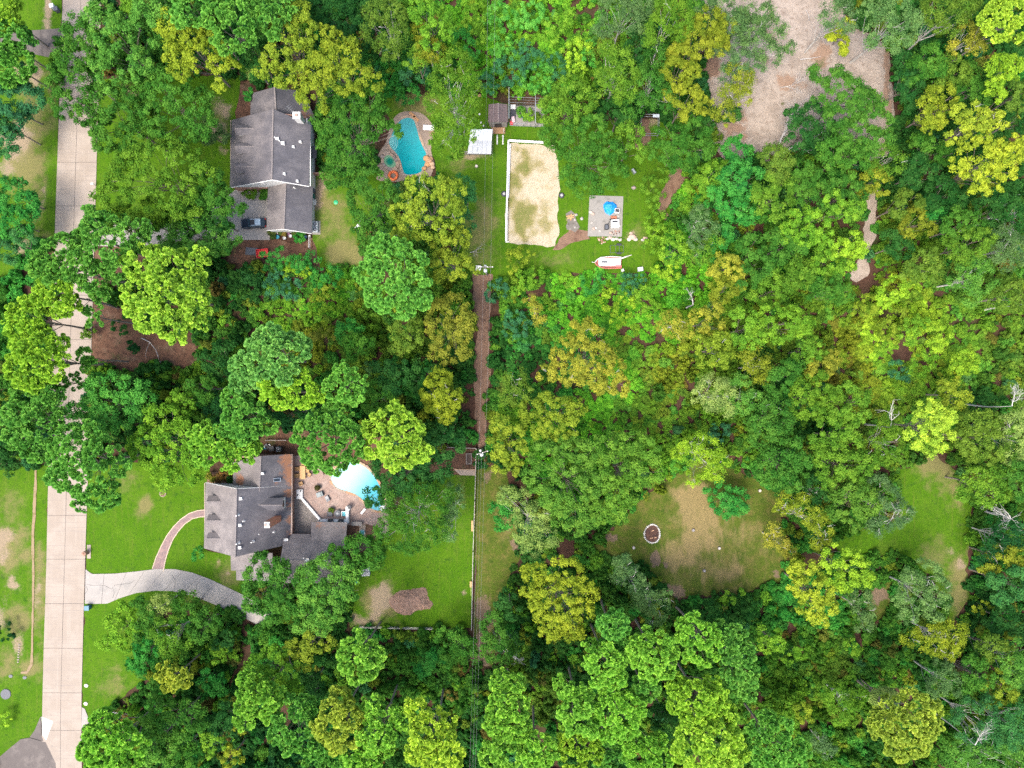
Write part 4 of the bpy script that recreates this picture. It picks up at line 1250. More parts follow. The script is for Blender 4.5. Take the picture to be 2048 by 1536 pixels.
 ('Y','gold',17,[(1065,1150,26),(1095,1140,28),(1130,1145,28),(1165,1160,24),(1060,1180,22),(1100,1180,30),(1140,1185,28),(1175,1190,20),(1090,1215,26),(1130,1220,28),(1165,1220,20),(1105,1250,24),(1140,1255,24),(1095,1265,16),(1155,1270,14)]),
 ('P','pinegreen',20,[(1232,1235,20),(1222,1255,22),(1245,1255,16),(1235,1280,20),(1205,1245,14),(1215,1280,16)]),
 ('P','pinelime2',22,[(1185,1315,22),(1215,1320,26),(1235,1325,18),(1195,1340,24),(1225,1350,22),(1200,1300,18),(1180,1290,14)]),
 ('P','pinelime2',22,[(1290,1290,26),(1320,1290,24),(1275,1310,22),(1305,1315,26),(1335,1310,20),(1300,1335,22),(1330,1335,18),(1345,1320,12)]),
 ('P','pinelime2',21,[(1375,1260,22),(1400,1265,24),(1420,1285,22),(1395,1295,22),(1410,1310,20),(1390,1240,16),(1430,1305,14),(1370,1310,10)]),
 ('P','pinegreen',21,[(1445,1265,22),(1470,1275,22),(1460,1300,24),(1485,1310,22),(1470,1335,28),(1495,1345,22),(1480,1370,24),(1495,1385,16),(1455,1350,18)]),
 ('P','pinegreen',19,[(1285,1370,20),(1300,1380,18),(1280,1390,16)]),
 ('P','pinelime2',21,[(1120,1365,14),(1140,1385,20),(1165,1390,20),(1140,1410,22),(1165,1415,20),(1155,1440,22),(1178,1455,18),(1145,1460,14)]),
 ('P','pinelime2',21,[(1225,1400,24),(1255,1405,22),(1215,1425,22),(1245,1430,26),(1275,1415,16),(1235,1455,22),(1215,1465,16),(1265,1450,18),(1242,1375,14)]),
 ('P','pinelime',22,[(1355,1370,20),(1370,1395,24),(1400,1390,26),(1430,1385,20),(1390,1420,26),(1425,1415,26),(1450,1420,18),(1350,1410,16),(1425,1365,14)]),
 ('P','lime',23,[(1400,1450,26),(1440,1445,26),(1380,1475,28),(1420,1480,32),(1455,1475,24),(1395,1510,28),(1435,1510,30),(1470,1505,22),(1365,1500,20)]),
 ('P','pinelime2',21,[(1005,1365,22),(1030,1370,18),(1005,1395,22),(1030,1410,24),(1000,1425,24),(1035,1440,22),(1010,1455,26),(985,1445,18),(1040,1465,16)]),
 ('P','pinelime2',20,[(1000,1495,24),(1025,1510,22),(985,1515,22)]),
 ('P','pinelime2',20,[(1065,1485,24),(1090,1495,22),(1075,1515,24),(1055,1510,18)]),
 ('P','pinelime',20,[(1135,1485,22),(1165,1490,26),(1150,1515,26),(1185,1510,18)]),
 ('P','pinegreen',19,[(1215,1490,18),(1235,1495,16),(1225,1515,20),(1210,1525,18)]),
 ('P','pinelime2',20,[(1270,1495,24),(1300,1500,22),(1285,1520,26),(1320,1520,22),(1315,1480,16)]),
 ('B','oakdark',12,[(1330,1440,22),(1345,1455,18),(1315,1420,16)]),
 ('F','greyg',12,[(1250,1130,22),(1265,1160,24),(1285,1185,24),(1240,1160,18)], 1),
 ('F','greygl',12,[(1290,1205,22),(1315,1215,24),(1335,1195,14),(1305,1235,18)], 2),
 ('V','yg',5,[(1460,1195,14),(1475,1185,12)]),
 ('V','oakdark',5,[(1420,1215,18),(1500,1215,20),(1395,1225,14)]),
 # --- shrubs one can tell apart
 ('V','oakdark',2.5,[(235,652,13),(248,662,10)]),
 ('V','oak',2.5,[(265,600,14),(280,612,12)]),
 ('V','dark',2.5,[(262,690,9),(270,698,8)]),
 ('V','oakdark',3,[(320,735,14),(305,742,12)]),
 ('V','yg',2,[(205,735,12),(220,742,10)]),
 ('V','oakdark',3,[(375,655,16),(392,668,14)]),
 ('V','olive',2.5,[(180,660,12),(172,672,10)]),
 ('S','teal',5,[(832,135,22),(815,150,18),(850,150,14)]),
 ('S','teal',4,[(970,165,16),(985,175,14)]),
 ('S','emerald2',5,[(1005,85,22),(1025,100,20),(995,110,16)]),
 ('S','teal',5,[(1045,105,22),(1065,120,20),(1040,125,18)]),
 ('S','teal',5,[(1010,135,22),(1030,150,22),(1000,155,18)]),
 ('S','emerald2',5,[(1065,155,22),(1090,145,20),(1085,170,18)]),
 ('S','teal',4,[(1110,125,18),(1120,145,16)]),
 ('S','emerald2',5,[(1000,25,20),(1020,40,18),(985,45,16)]),
 ('V','emerald2',5,[(1065,20,20),(1080,40,20),(1055,45,16)]),
 ('V','yg',6,[(1110,55,20),(1130,40,18),(1100,75,16)]),
 ('V','ygbright',6,[(1145,105,20),(1165,95,18),(1150,128,16),(1165,135,12)]),
 ('S','emerald2',5,[(1175,115,16),(1180,95,14)]),
 ('V','yg',5,[(950,35,20),(935,55,18),(955,75,16)]),
 ('V','emerald',5,[(925,80,22),(940,100,18)]),
 ('S','teal',5,[(560,560,22),(585,575,20),(545,575,18)]),
 ('S','emerald',6,[(545,520,22),(570,510,20),(600,530,18),(625,520,16)]),
 ('V','ygbright',5,[(590,528,18),(605,540,16),(580,540,14)]),
 ('S','emerald',5,[(650,545,20),(670,555,18),(640,560,16)]),
 ('V','yg',4,[(640,610,22),(665,600,20)]),
 ('V','gold2',4,[(640,590,16),(655,582,12)]),
 ('V','orange',5,[(630,680,16),(655,670,14)]),
 ('V','emerald',4,[(1180,570,18),(1195,560,14)]),
 ('S','teal',4,[(1255,565,18),(1265,580,16),(1280,560,14)]),
 ('V','gold2',5,[(1035,520,20),(1050,510,18),(1025,535,14)]),
 ('V','yg',5,[(1055,560,20),(1075,550,18)]),
 ('V','yg',4,[(1310,440,18),(1315,465,18),(1305,490,16)]),
 ('V','oakyellow',5,[(1300,370,18),(1310,395,18),(1325,350,16)]),
 ('V','ygbright',5,[(1325,535,18),(1345,545,16)]),
 ('V','ygbright',5,[(1225,600,24),(1250,610,22),(1240,630,20)]),
 ('V','yg',5,[(1290,590,20),(1300,615,18)]),
 ('V','gold2',5,[(1790,640,22),(1770,655,18),(1785,665,16)]),
 ('V','ygbright',6,[(1775,590,22),(1795,570,20),(1765,610,18)]),
 ('V','ygbright',6,[(1860,670,22),(1885,665,20),(1870,685,18)]),
 ('V','yg',6,[(1830,650,22),(1815,670,20)]),
 ('V','gold',5,[(1890,760,16),(1905,755,14)]),
 ('S','teal',4,[(1795,740,18),(1810,745,16)]),
 ('V','gold2',6,[(1735,610,20),(1720,625,18)]),
 ('V','ygbright',6,[(1930,720,22),(1915,735,18),(1945,735,16)]),
 ('V','yg',5,[(1850,720,20),(1835,735,18)]),
 ('V','yg',4,[(1700,1290,14),(1712,1300,12)]),
 ('V','gold2',5,[(1605,1420,16),(1612,1440,12)]),
 ('V','yg',5,[(1580,1310,18),(1600,1300,16)]),
 ('V','emerald',5,[(820,190,18),(790,180,18),(765,170,16)]),
 ('V','emerald',4,[(497,185,8),(496,194,7)]),
]
for T_ in TREES:
    plant(T_[0], T_[1], T_[2], T_[3], bare=T_[4] if len(T_) > 4 else 0)

# ------------------------------------------------------------------ undergrowth: one mass of vines, saplings and brambles under and between the trees
lib = bpy.data.collections.new('undergrowth_library')
for i in range(7):
    rg = np.random.default_rng(900 + i)
    Vs, Ts = [], []
    for j in range(3):
        V, T = lobe_tris('V' if i < 5 else 'S', (rg.uniform(-.7, .7), rg.uniform(-.7, .7), rg.uniform(.3, .7)), rg.uniform(.7, 1.15), rg, (), 0.9, 0.8)
        Vs.append(V); Ts.append(T)
    V = np.concatenate(Vs); T = np.concatenate(Ts)
    me = fast_tris('undergrowth_clump', V, M_UNDER, T)
    lib.objects.link(bpy.data.objects.new('undergrowth_clump_%d' % i, me))

CP = [  # local tone of the undergrowth: x, y px, tone, extra weight
 (1250,620,'vine'),(1200,590,'vine'),(1150,600,'vine'),(1330,700,'oliveyellow'),(1300,760,'olive'),(1180,830,'vine'),(1250,800,'vine'),(1340,830,'oakyellow'),(1100,720,'emerald'),
 (1820,690,'ygbright'),(1900,720,'ygbright'),(1760,640,'oliveyellow'),(1850,760,'yg'),(1720,720,'oliveyellow'),(1950,790,'oakdark'),(1700,600,'oakyellow'),(1780,540,'oakyellow'),
 (600,610,'vine'),(700,640,'oakyellow'),(520,580,'tealoak'),(480,540,'oak'),(700,700,'olive'),(640,720,'oliveyellow'),(560,640,'yg'),(800,680,'olive'),(760,620,'oakyellow'),(450,600,'oakdark'),
 (1080,80,'vine'),(1040,60,'yg'),(1130,90,'yg'),(960,60,'vine'),(900,90,'vine'),(720,90,'emerald'),(760,150,'emerald'),(700,40,'dark'),(640,90,'oakdark'),(820,110,'oakdark'),
 (1300,450,'vine'),(1320,370,'oakyellow'),(1430,430,'emerald'),(1340,570,'vine'),(1600,1330,'oakyellow'),(1700,1330,'olive'),(1760,1330,'oak'),(1580,1230,'emerald'),(1650,1280,'oak'),
 (820,1320,'oak'),(760,1290,'oakdark'),(860,1360,'oak'),(450,1280,'oakdark'),(400,1310,'oak'),(440,1400,'oakdark'),(560,1480,'dark'),(1010,700,'oakdark'),(1000,620,'oak'),(990,800,'oak'),
 (1850,180,'oakdark'),(1840,400,'oakdark'),(1950,400,'oakdark'),(1990,1250,'oakdark'),(400,700,'oakyellow'),(350,740,'oakdark'),(60,480,'emerald'),(60,800,'oak'),(20,870,'dark'),
 (1480,200,'oakdark'),(1270,240,'oakdark'),(1100,1330,'oakdark'),(1060,1380,'olive'),(1400,1180,'oakdark'),(1480,1230,'oak'),(1640,1420,'oakyellow'),(1700,1480,'oak'),(1600,800,'oakdark'),
 (1450,850,'oakyellow'),(900,780,'oakdark'),(740,800,'oakdark'),(600,830,'dark'),(400,850,'dark'),(430,1180,'oak'),(2020,700,'olive'),(1960,640,'oakyellow'),(1000,480,'oakyellow'),(880,350,'tealoak'),
 (1880,1330,'oak'),(1800,1340,'oak'),(1940,1270,'oakdark'),(1200,1480,'oakdark'),(930,1420,'oakdark'),(1010,960,'dark'),(1680,1080,'oak'),(1560,880,'oakdark'),(20,620,'oak'),(300,280,'oak'),(560,200,'oakdark'),
]
gx, gy = np.meshgrid(np.arange(-124, 124, 1.42), np.arange(-97, 97, 1.42))
gx = (gx + RNG.uniform(-.6, .6, gx.shape)).ravel()
gy = (gy + RNG.uniform(-.6, .6, gy.shape)).ravel()
BUILT = [  # house footprints, pools and yards that the sheets do not already clear
 [(455,170),(640,170),(640,475),(530,475),(470,380)], [(405,905),(770,905),(780,1080),(700,1130),(480,1165),(405,1100)], [(750,215),(870,215),(870,360),(750,360)],
 [(920,190),(1100,190),(1100,320),(920,320)], [(590,880),(800,900),(790,1100),(590,1100)], [(470,470),(640,470),(640,520),(470,520)], [(895,890),(960,890),(960,955),(895,955)], [(935,938),(968,938),(960,1330),(936,1330)], [(158,925),(184,925),(182,1250),(176,1470),(152,1470)], [(60,925),(102,925),(95,1440),(50,1440)],
]
free = np.ones(len(gx), bool)
for poly in OPEN:
    free &= ~inside(poly, gx, gy)
for b_ in BUILT:
    free &= ~inside([tuple(P(a, c)[:2]) for a, c in b_], gx, gy)
def wavy(x, y, s, seed):
    r = np.random.default_rng(seed)
    v = np.zeros(len(x))
    for k in range(6):
        a = r.uniform(0, 6.28); f = s * (1.6 ** (k / 2))
        v += np.sin((x * math.cos(a) + y * math.sin(a)) * f + r.uniform(0, 6.28)) / (1.25 ** k)
    return v
gap = wavy(gx, gy, 0.32, 3)
free &= gap > -2.3
gx, gy, gap = gx[free], gy[free], gap[free]
n = len(gx)
cpx = np.array([(P(c[0], c[1])[0], P(c[0], c[1])[1]) for c in CP])
ccol = np.array([lin(PAL[c[2]][0]) for c in CP])
wob = 5.0
qx = gx + wob * wavy(gx, gy, 0.22, 5) / 2 + RNG.normal(0, 1.6, n)
qy = gy + wob * wavy(gx, gy, 0.22, 6) / 2 + RNG.normal(0, 1.6, n)
d2 = (qx[:, None] - cpx[None, :, 0]) ** 2 + (qy[:, None] - cpx[None, :, 1]) ** 2
w = 1 / (d2 + 4.0) ** 2
w /= w.sum(1, keepdims=True)
C = (w @ ccol)
alt = np.array([lin(PAL[k][0]) for k in ('oakdark', 'emerald', 'oliveyellow', 'teal', 'yg', 'orange', 'brown')])
pick = RNG.choice(len(alt), n, p=[.28, .20, .15, .05, .22, .05, .05])
am = (RNG.uniform(0, 1, n) < 0.42) * RNG.uniform(.4, .9, n)
low = np.zeros(n)
for vx, vy, vr in ((1240, 610, 170), (1180, 800, 150), (1830, 700, 170), (1080, 80, 100), (960, 60, 60), (620, 610, 100)):
    c_ = P(vx, vy); low = np.maximum(low, np.exp(-((gx - c_.x) ** 2 + (gy - c_.y) ** 2) / (vr * S) ** 2))
am = am * (1 - .6 * low)
C = C * (1 - am[:, None]) + alt[pick] * am[:, None]
C *= LEAF_GAIN * RNG.uniform(.95, 1.3, (n, 1))
C = np.minimum(C, .5)
me = bpy.data.meshes.new('undergrowth')
me.vertices.add(n)
me.vertices.foreach_set('co', np.stack([gx, gy, np.zeros(n)], 1).reshape(-1).astype(np.float32))
def vattr(nm, typ, val, key):
    a = me.attributes.new(nm, typ, 'POINT')
    a.data.foreach_set(key, np.ascontiguousarray(val).reshape(-1))
vattr('col', 'FLOAT_COLOR', np.concatenate([C, np.ones((n, 1))], 1).astype(np.float32), 'color')
vattr('rot', 'FLOAT_VECTOR', np.stack([RNG.uniform(-.25, .25, n), RNG.uniform(-.25, .25, n), RNG.uniform(0, 6.28, n)], 1).astype(np.float32), 'vector')
big = RNG.uniform(.6, 1.15, n) + 0.10 * np.clip(gap, -1, 2)
tall = RNG.uniform(.7, 1.5, n) + (RNG.uniform(0, 1, n) < .18) * RNG.uniform(.6, 2.0, n)
tall = tall * (1 - .62 * low)
big = big * (1 - .12 * low)
vattr('scl', 'FLOAT_VECTOR', np.stack([big, big, big * tall], 1).astype(np.float32), 'vector')
vattr('idx', 'INT', RNG.integers(0, 7, n).astype(np.int32), 'value')
und = bpy.data.objects.new('undergrowth', me)
put(und)
tag(und, 'tangle of vines and brambles covering the woodland floor', 'undergrowth', kind='stuff')
ng = bpy.data.node_groups.new('scatter_undergrowth', 'GeometryNodeTree')
ng.interface.new_socket('Geometry', in_out='INPUT', socket_type='NodeSocketGeometry')
ng.interface.new_socket('Geometry', in_out='OUTPUT', socket_type='NodeSocketGeometry')
gi = ng.nodes.new('NodeGroupInput'); go = ng.nodes.new('NodeGroupOutput')
ci = ng.nodes.new('GeometryNodeCollectionInfo')
ci.inputs['Collection'].default_value = lib
ci.inputs['Separate Children'].default_value = True
ci.inputs['Reset Children'].default_value = True
ip = ng.nodes.new('GeometryNodeInstanceOnPoints')
ip.inputs['Pick Instance'].default_value = True
def named(nm, typ):
    a = ng.nodes.new('GeometryNodeInputNamedAttribute')
    a.data_type = typ
    a.inputs['Name'].default_value = nm
    return a.outputs['Attribute']
er = ng.nodes.new('FunctionNodeEulerToRotation')
ng.links.new(named('rot', 'FLOAT_VECTOR'), er.inputs[0])
ng.links.new(gi.outputs[0], ip.inputs['Points'])
ng.links.new(ci.outputs[0], ip.inputs['Instance'])
ng.links.new(named('idx', 'INT'), ip.inputs['Instance Index'])
ng.links.new(er.outputs[0], ip.inputs['Rotation'])
ng.links.new(named('scl', 'FLOAT_VECTOR'), ip.inputs['Scale'])
ng.links.new(ip.outputs[0], go.inputs[0])
md = und.modifiers.new('scatter', 'NODES')
md.node_group = ng

# ------------------------------------------------------------------ houses
def shingle(name, c1, c2, stain):
    m, nt, b, _ = new_mat(name)
    tc = N(nt, 'ShaderNodeTexCoord')
    f1 = noise(nt, 0.35, 5, 0.6)
    f2 = noise(nt, 2.4, 4, 0.7, stretch=(0.25, 2.2, 1))
    f3 = noise(nt, 4.5, 4, 0.8, stretch=(0.8, 1.3, 1))
    f4 = noise(nt, 0.22, 4, 0.6, stretch=(0.6, 1.5, 1), dist=1.0)
    c = mix(nt, ramp(nt, f1, 0.35, 0.7), c1, c2)
    c = mix(nt, math_(nt, 'MULTIPLY', ramp(nt, f2, 0.5, 0.75), 0.5), c, stain)
    c = mix(nt, math_(nt, 'MULTIPLY', ramp(nt, f3, 0.4, 0.62), 0.55), c, [v * 0.5 for v in c1])
    c = mix(nt, math_(nt, 'MULTIPLY', ramp(nt, f4, 0.48, 0.68), 0.5), c, [v * 0.62 for v in c1])
    a = attr(nt, 'litter')
    lf = math_(nt, 'ADD', noise(nt, 1.7, 6, 0.75), a.outputs['Fac'])
    c = mix(nt, ramp(nt, lf, 0.95, 1.25), c, (0.23, 0.105, 0.055))
    nt.links.new(c, b.inputs['Base Color'])
    b.inputs['Roughness'].default_value = 0.85
    bump(nt, b, f3, 0.6, 0.05)
    return m

M_ROOF1 = shingle('lit_grey_shingles', (0.088, 0.082, 0.09), (0.17, 0.150, 0.148), (0.17, 0.15, 0.145))  # west slopes of the upper house: their sunlit tone is in the colour
M_ROOF2 = shingle('shaded_grey_shingles', (0.078, 0.076, 0.088), (0.13, 0.122, 0.13), (0.16, 0.14, 0.13))  # same shingles darker and bluer: shade of the east slopes put into the colour
M_ROOF3 = shingle('weathered_lit_shingles', (0.15, 0.132, 0.128), (0.235, 0.205, 0.192), (0.16, 0.13, 0.115))  # weathered grey-brown; on west slopes its paleness also stands in for sunlight
M_RIDGE1 = col((0.17, 0.148, 0.142), 0.85)
M_SIDING = col((0.55, 0.54, 0.52), 0.6, 0.06)
M_TRIM = col((0.50, 0.48, 0.45), 0.55, 0.06)
M_BRICKWALL, nt, b, _ = new_mat('house_brick')
bt = N(nt, 'ShaderNodeTexBrick')
tc = N(nt, 'ShaderNodeTexCoord')
nt.links.new(tc.outputs['Object'], bt.inputs['Vector'])
bt.inputs['Scale'].default_value = 2.5
bt.inputs['Color1'].default_value = (0.33, 0.17, 0.115, 1)
bt.inputs['Color2'].default_value = (0.25, 0.12, 0.08, 1)
bt.inputs['Mortar'].default_value = (0.36, 0.31, 0.27, 1)
nt.links.new(bt.outputs['Color'], b.inputs['Base Color'])
b.inputs['Roughness'].default_value = 0.9
M_GLASS, nt, b, _ = new_mat('window_glass')
b.inputs['Base Color'].default_value = (0.02, 0.028, 0.035, 1)
b.inputs['Roughness'].default_value = 0.08
M_WHITE = col((0.62, 0.61, 0.59), 0.45, 0.04)
M_METAL = col((0.42, 0.43, 0.44), 0.4, 0.08, 0.7)
M_BLACK = col((0.025, 0.026, 0.03), 0.5, 0.2)
M_DARKGREY = col((0.07, 0.075, 0.085), 0.6, 0.2)
M_WOOD = col((0.30, 0.17, 0.085), 0.7, 0.25)
M_TEAK = col((0.40, 0.23, 0.085), 0.6, 0.2)
M_GREYWOOD = col((0.24, 0.21, 0.185), 0.85, 0.3)
M_GUTTER = col((0.28, 0.20, 0.16), 0.6, 0.15)


def roof_plane(parent, quad, mat, org, litter=(), t=0.16, name='roof_slope', cell=0.7):
    """a pitched roof plane with thickness; litter: (x px, y px, z, radius m, weight)"""
    A, B, C, D = [Vector(q) for q in quad]
    nu = max(2, int(max((B - A).length, (C - D).length) / cell))
    nv = max(2, int(max((D - A).length, (C - B).length) / cell))
    vs, fs = [], []
    for j in range(nv + 1):
        for i in range(nu + 1):
            u, v = i / nu, j / nv
            vs.append((A.lerp(B, u)).lerp(D.lerp(C, u), v))
    nrm = (B - A).cross(D - A)
    flip = nrm.z < 0
    for j in range(nv):
        for i in range(nu):
            k = j * (nu + 1) + i
            f = (k, k + 1, k + nu + 2, k + nu + 1)
            fs.append(tuple(reversed(f)) if flip else f)
    n0 = len(vs)
    vs += [v - Vector((0, 0, t)) for v in vs]
    ring = [i for i in range(nu + 1)] + [j * (nu + 1) + nu for j in range(1, nv + 1)] + [nv * (nu + 1) + i for i in range(nu - 1, -1, -1)] + [j * (nu + 1) for j in range(nv - 1, 0, -1)]
    for a, b_ in zip(ring, ring[1:] + ring[:1]):
        f = (a, n0 + a, n0 + b_, b_)
        fs.append(tuple(reversed(f)) if flip else f)
    fs += [tuple(n0 + i for i in reversed(f)) for f in fs[:nu * nv]]
    mb = MB(); mb.add(vs, fs)
    o = mb.build(name, mat, parent, org)
    w = np.zeros(len(vs))
    if litter:
        V = np.array([tuple(v) for v in vs])
        for (px, py, z, r, wt) in litter:
            c = np.array(P(px, py, z))
            w = np.maximum(w, wt * np.exp(-((V - c) ** 2).sum(1) / r ** 2))
    a = o.data.attributes.new('litter', 'FLOAT', 'POINT')
    a.data.foreach_set('value', w.astype(np.float32))
    return o


def ridge_cap(parent, a, b_, org, mat=None, w=0.16):
    MB().tube([Vector(a) + Vector((0, 0, -0.02)), Vector(b_) + Vector((0, 0, -0.02))], w, 6).build('ridge_cap', mat or M_RIDGE1, parent, org)


def wall_poly(parent, foot, tops, mat, org, name='wall'):
    """a wall standing on foot[0]-foot[1], its top edge given by points (fractions, height)"""
    a, b_ = Vector(foot[0]), Vector(foot[1])
    d = (b_ - a).normalized()
    nn = Vector((-d.y, d.x, 0)) * 0.12
    base = [Vector((a.x, a.y, 0)), Vector((b_.x, b_.y, 0))]
    up = [a.lerp(b_, f) for f, z in reversed(tops)]
    for p, (f, z) in zip(up, reversed(tops)): p.z = z
    poly = base + up
    n = len(poly)
    vs = [p + nn for p in poly] + [p - nn for p in poly]
    fs = [tuple(range(n)), tuple(reversed(range(n, 2 * n)))] + [(k, n + k, n + (k + 1) % n, (k + 1) % n) for k in range(n)]
    return MB().add(vs, fs).build(name, mat, parent, org)


def window(parent, c, w, h, facing, org, out=0.16):
    """c: centre on the wall; facing: outward unit xy; frame > pane"""
    f = Vector((facing[0], facing[1], 0)).normalized()
    s = Vector((-f.y, f.x, 0))
    c = Vector(c) + f * out
    ang = math.atan2(s.y, s.x)
    mb = MB()
    for k in (-1, 1):
        mb.box(c + s * k * w / 2, (0.09, 0.1, h + 0.09), ang)
        mb.box(c + Vector((0, 0, k * h / 2)), (w, 0.1, 0.09), ang)
    mb.box(c, (w, 0.06, 0.05), ang)
    wd = mb.build('window', M_WHITE, parent, org)
    MB().box(c - f * 0.02, (w - 0.06, 0.03, h - 0.06), ang).build('pane', M_GLASS, wd, org)


def roof_vent(parent, px, py, z, s, org, mat=None):
    s *= 0.75
    c = P(px, py, z)
    mb = MB().box(c + Vector((0, 0, -0.1)), (s * 1.3, s * 1.3, 0.06)).box(c + Vector((0, 0, 0.06)), (s, s, 0.3)).box(c + Vector((0, 0, 0.24)), (s * 1.25, s * 1.25, 0.06))
    mb.build('roof_vent', mat or M_WHITE, parent, org)


def vent_pipe(parent, px, py, z, h, r, org, mat=None):
    c = P(px, py, z)
    mb = MB().cyl(c - Vector((0, 0, 0.25)), r * 2.6, 0.3, 10, r * 1.1).cyl(c, r, h, 10)
    mb.build('vent_pipe', mat or M_WHITE, parent, org)


def dormer(parent, py, fpx, zr, drop, hw, org, roofm, eave, ridge, wallm):
    """gabled dormer on the slope that climbs from eave to ridge (px, z); its ridge is level, at photograph row py"""
    ex, rx = P(eave[0], 0, eave[1]).x, P(ridge[0], 0, ridge[1]).x
    def at(z): return ex + (rx - ex) * (z - eave[1]) / (ridge[1] - eave[1])
    y = P(0, py, zr).y
    fx = P(fpx, 0, zr).x
    sg = 1 if fx > at(zr) else -1            # which way it faces
    ze = zr - drop
    dm = None
    for k in (-1, 1):
        q = [Vector((at(zr) - sg * .15, y, zr)), Vector((fx + sg * .15, y, zr)), Vector((fx + sg * .15, y + k * hw, ze)), Vector((at(ze) - sg * .1, y + k * hw, ze))]
        o = roof_plane(parent if dm is None else dm, q, roofm, org, t=0.09, name='dormer' if dm is None else 'dormer_slope', cell=0.5)
        if dm is None: dm = o
    w = hw * .86
    f0, bk = fx - sg * .1, at(ze) - sg * .2
    prof_ = [(-w, ze - 2.0), (w, ze - 2.0), (w, ze - .02), (0, zr - .14), (-w, ze - .02)]
    vs = [(f0, y + a, z) for a, z in prof_] + [(bk, y + a * .98, z) for a, z in prof_]
    fs = [tuple(range(5)), tuple(reversed(range(5, 10)))] + [(k, 5 + k, 5 + (k + 1) % 5, (k + 1) % 5) for k in range(5)]
    MB().add(vs, fs).build('dormer_wall', wallm, dm, org)
    ridge_cap(dm, (at(zr), y, zr), (fx + sg * .15, y, zr), org, M_RIDGE1, 0.07)
    MB().box((f0 + sg * .04, y, ze - .45), (.08, w * 1.2, .8)).build('dormer_window', M_GLASS, dm, org)
    MB().tube([(fx + sg * .17, y - hw, ze - .06), (fx + sg * .17, y, zr - .06), (fx + sg * .17, y + hw, ze - .06)], .06, 4).build('dormer_trim', M_RIDGE1, dm, org)


# --- upper house
h1 = thing('house', 'large grey-shingled house with a white south gable and three front dormers', 'house', (P(560, 300).x, P(560, 300).y, 0))
O1 = h1.location.copy()
Wn, Ws = P(463.5, 240, 3.0), P(459.5, 374.6, 3.0)
Rn, Rs = P(546.5, 217.8, 8.2), P(543.9, 358.8, 8.2)
En, Es = P(622, 250.5, 5.6), P(617.5, 372, 5.6)
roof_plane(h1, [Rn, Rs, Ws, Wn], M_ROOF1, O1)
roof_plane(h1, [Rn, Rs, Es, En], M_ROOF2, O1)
ridge_cap(h1, Rn, Rs, O1)
e = 0.45
def lerpv(a, b_, t): return Vector(a).lerp(Vector(b_), t)
Sx0, Sx1 = P(459.5, 374.6, 3.0).x + e, P(617.5, 372, 5.6).x - e
Sy = (P(459.5, 374.6, 3.0).y + P(543.9, 358.8, 8.2).y) / 2 + 0.3
Ny = P(546.5, 217.8, 8.2).y - 0.5
span = Sx1 - Sx0
fr = (Rs.x - Sx0) / span
wall_poly(h1, [(Sx0, Sy, 0), (Sx1, Sy, 0)], [(0, 3.0), (fr, 7.9), (1, 5.5)], M_SIDING, O1)
wall_poly(h1, [(Sx0, Ny, 0), (Sx1, Ny, 0)], [(0, 3.0), (fr, 7.9), (1, 5.5)], M_BRICKWALL, O1)
wall_poly(h1, [(Sx1, Sy + .13, 0), (Sx1, Ny - .13, 0)], [(0, 5.4), (1, 5.4)], M_SIDING, O1)
wall_poly(h1, [(Sx0, Sy + .13, 0), (Sx0, Ny - .13, 0)], [(0, 2.9), (1, 2.9)], M_BRICKWALL, O1)
MB().box(((Sx0 + Sx0 + 7) / 2, Sy - 0.16, 1.25), (7, 0.1, 2.5)).build('brick_skirt', M_BRICKWALL, h1, O1)
window(h1, (Rs.x - 2.9, Sy, 5.0), 1.1, 0.8, (0, -1), O1)
for yy in (287, 297, 352):
    window(h1, (Sx1, P(0, yy, 4).y, 4.0), 1.1, 1.4, (1, 0), O1)
MB().box(lerpv(Es, En, .5) + Vector((0.06, 0, -0.12)), (0.12, (En - Es).length, 0.13)).build('gutter', M_WHITE, h1, O1)
MB().box(lerpv(Ws, Wn, .5) + Vector((-0.06, 0, -0.12)), (0.12, (Wn - Ws).length, 0.13)).build('gutter', M_GUTTER, h1, O1)
# white barge boards on the south gable
for a, b_ in ((Rs, Ws), (Rs, Es)):
    q = [Vector(a) + Vector((0, -0.05, -0.05)), Vector(b_) + Vector((0, -0.05, -0.05))]
    MB().tube([p + Vector((0, 0, -.06)) for p in q], 0.09, 4).build('barge_board', M_WHITE, h1, O1)
for y in (256.5, 292.5, 332.5):
    dormer(h1, y, 471, 5.9, .85, .95, O1, M_ROOF1, (461.5, 3.0), (545, 8.2), M_SIDING)
# north wing
n1 = [P(549, 174, 6.6), P(553, 232, 6.6), P(500.4, 236, 3.0), P(501.5, 187, 3.0)]
roof_plane(h1, n1, M_ROOF1, O1)
roof_plane(h1, [n1[0], n1[1], P(632, 240, 2.8), P(606, 183, 2.8)], M_ROOF2, O1, litter=[(612, 232, 3, 2.2, 0.7), (600, 200, 3.5, 2.5, 0.5)])
ridge_cap(h1, n1[0], P(552.5, 226, 6.6), O1)
nx0, nx1, ny = P(501.5, 187, 3).x + .4, P(606, 183, 2.8).x - .4, P(549, 174, 6.6).y - .5
wall_poly(h1, [(nx0, ny, 0), (nx1, ny, 0)], [(0, 2.9), ((n1[0].x - nx0) / (nx1 - nx0), 6.3), (1, 2.7)], M_BRICKWALL, O1)
wall_poly(h1, [(nx0, ny - .13, 0), (nx0, Ny, 0)], [(0, 2.9), (1, 2.9)], M_BRICKWALL, O1)
wall_poly(h1, [(nx1, ny - .13, 0), (nx1, Ny, 0)], [(0, 2.7), (1, 2.7)], M_BRICKWALL, O1)
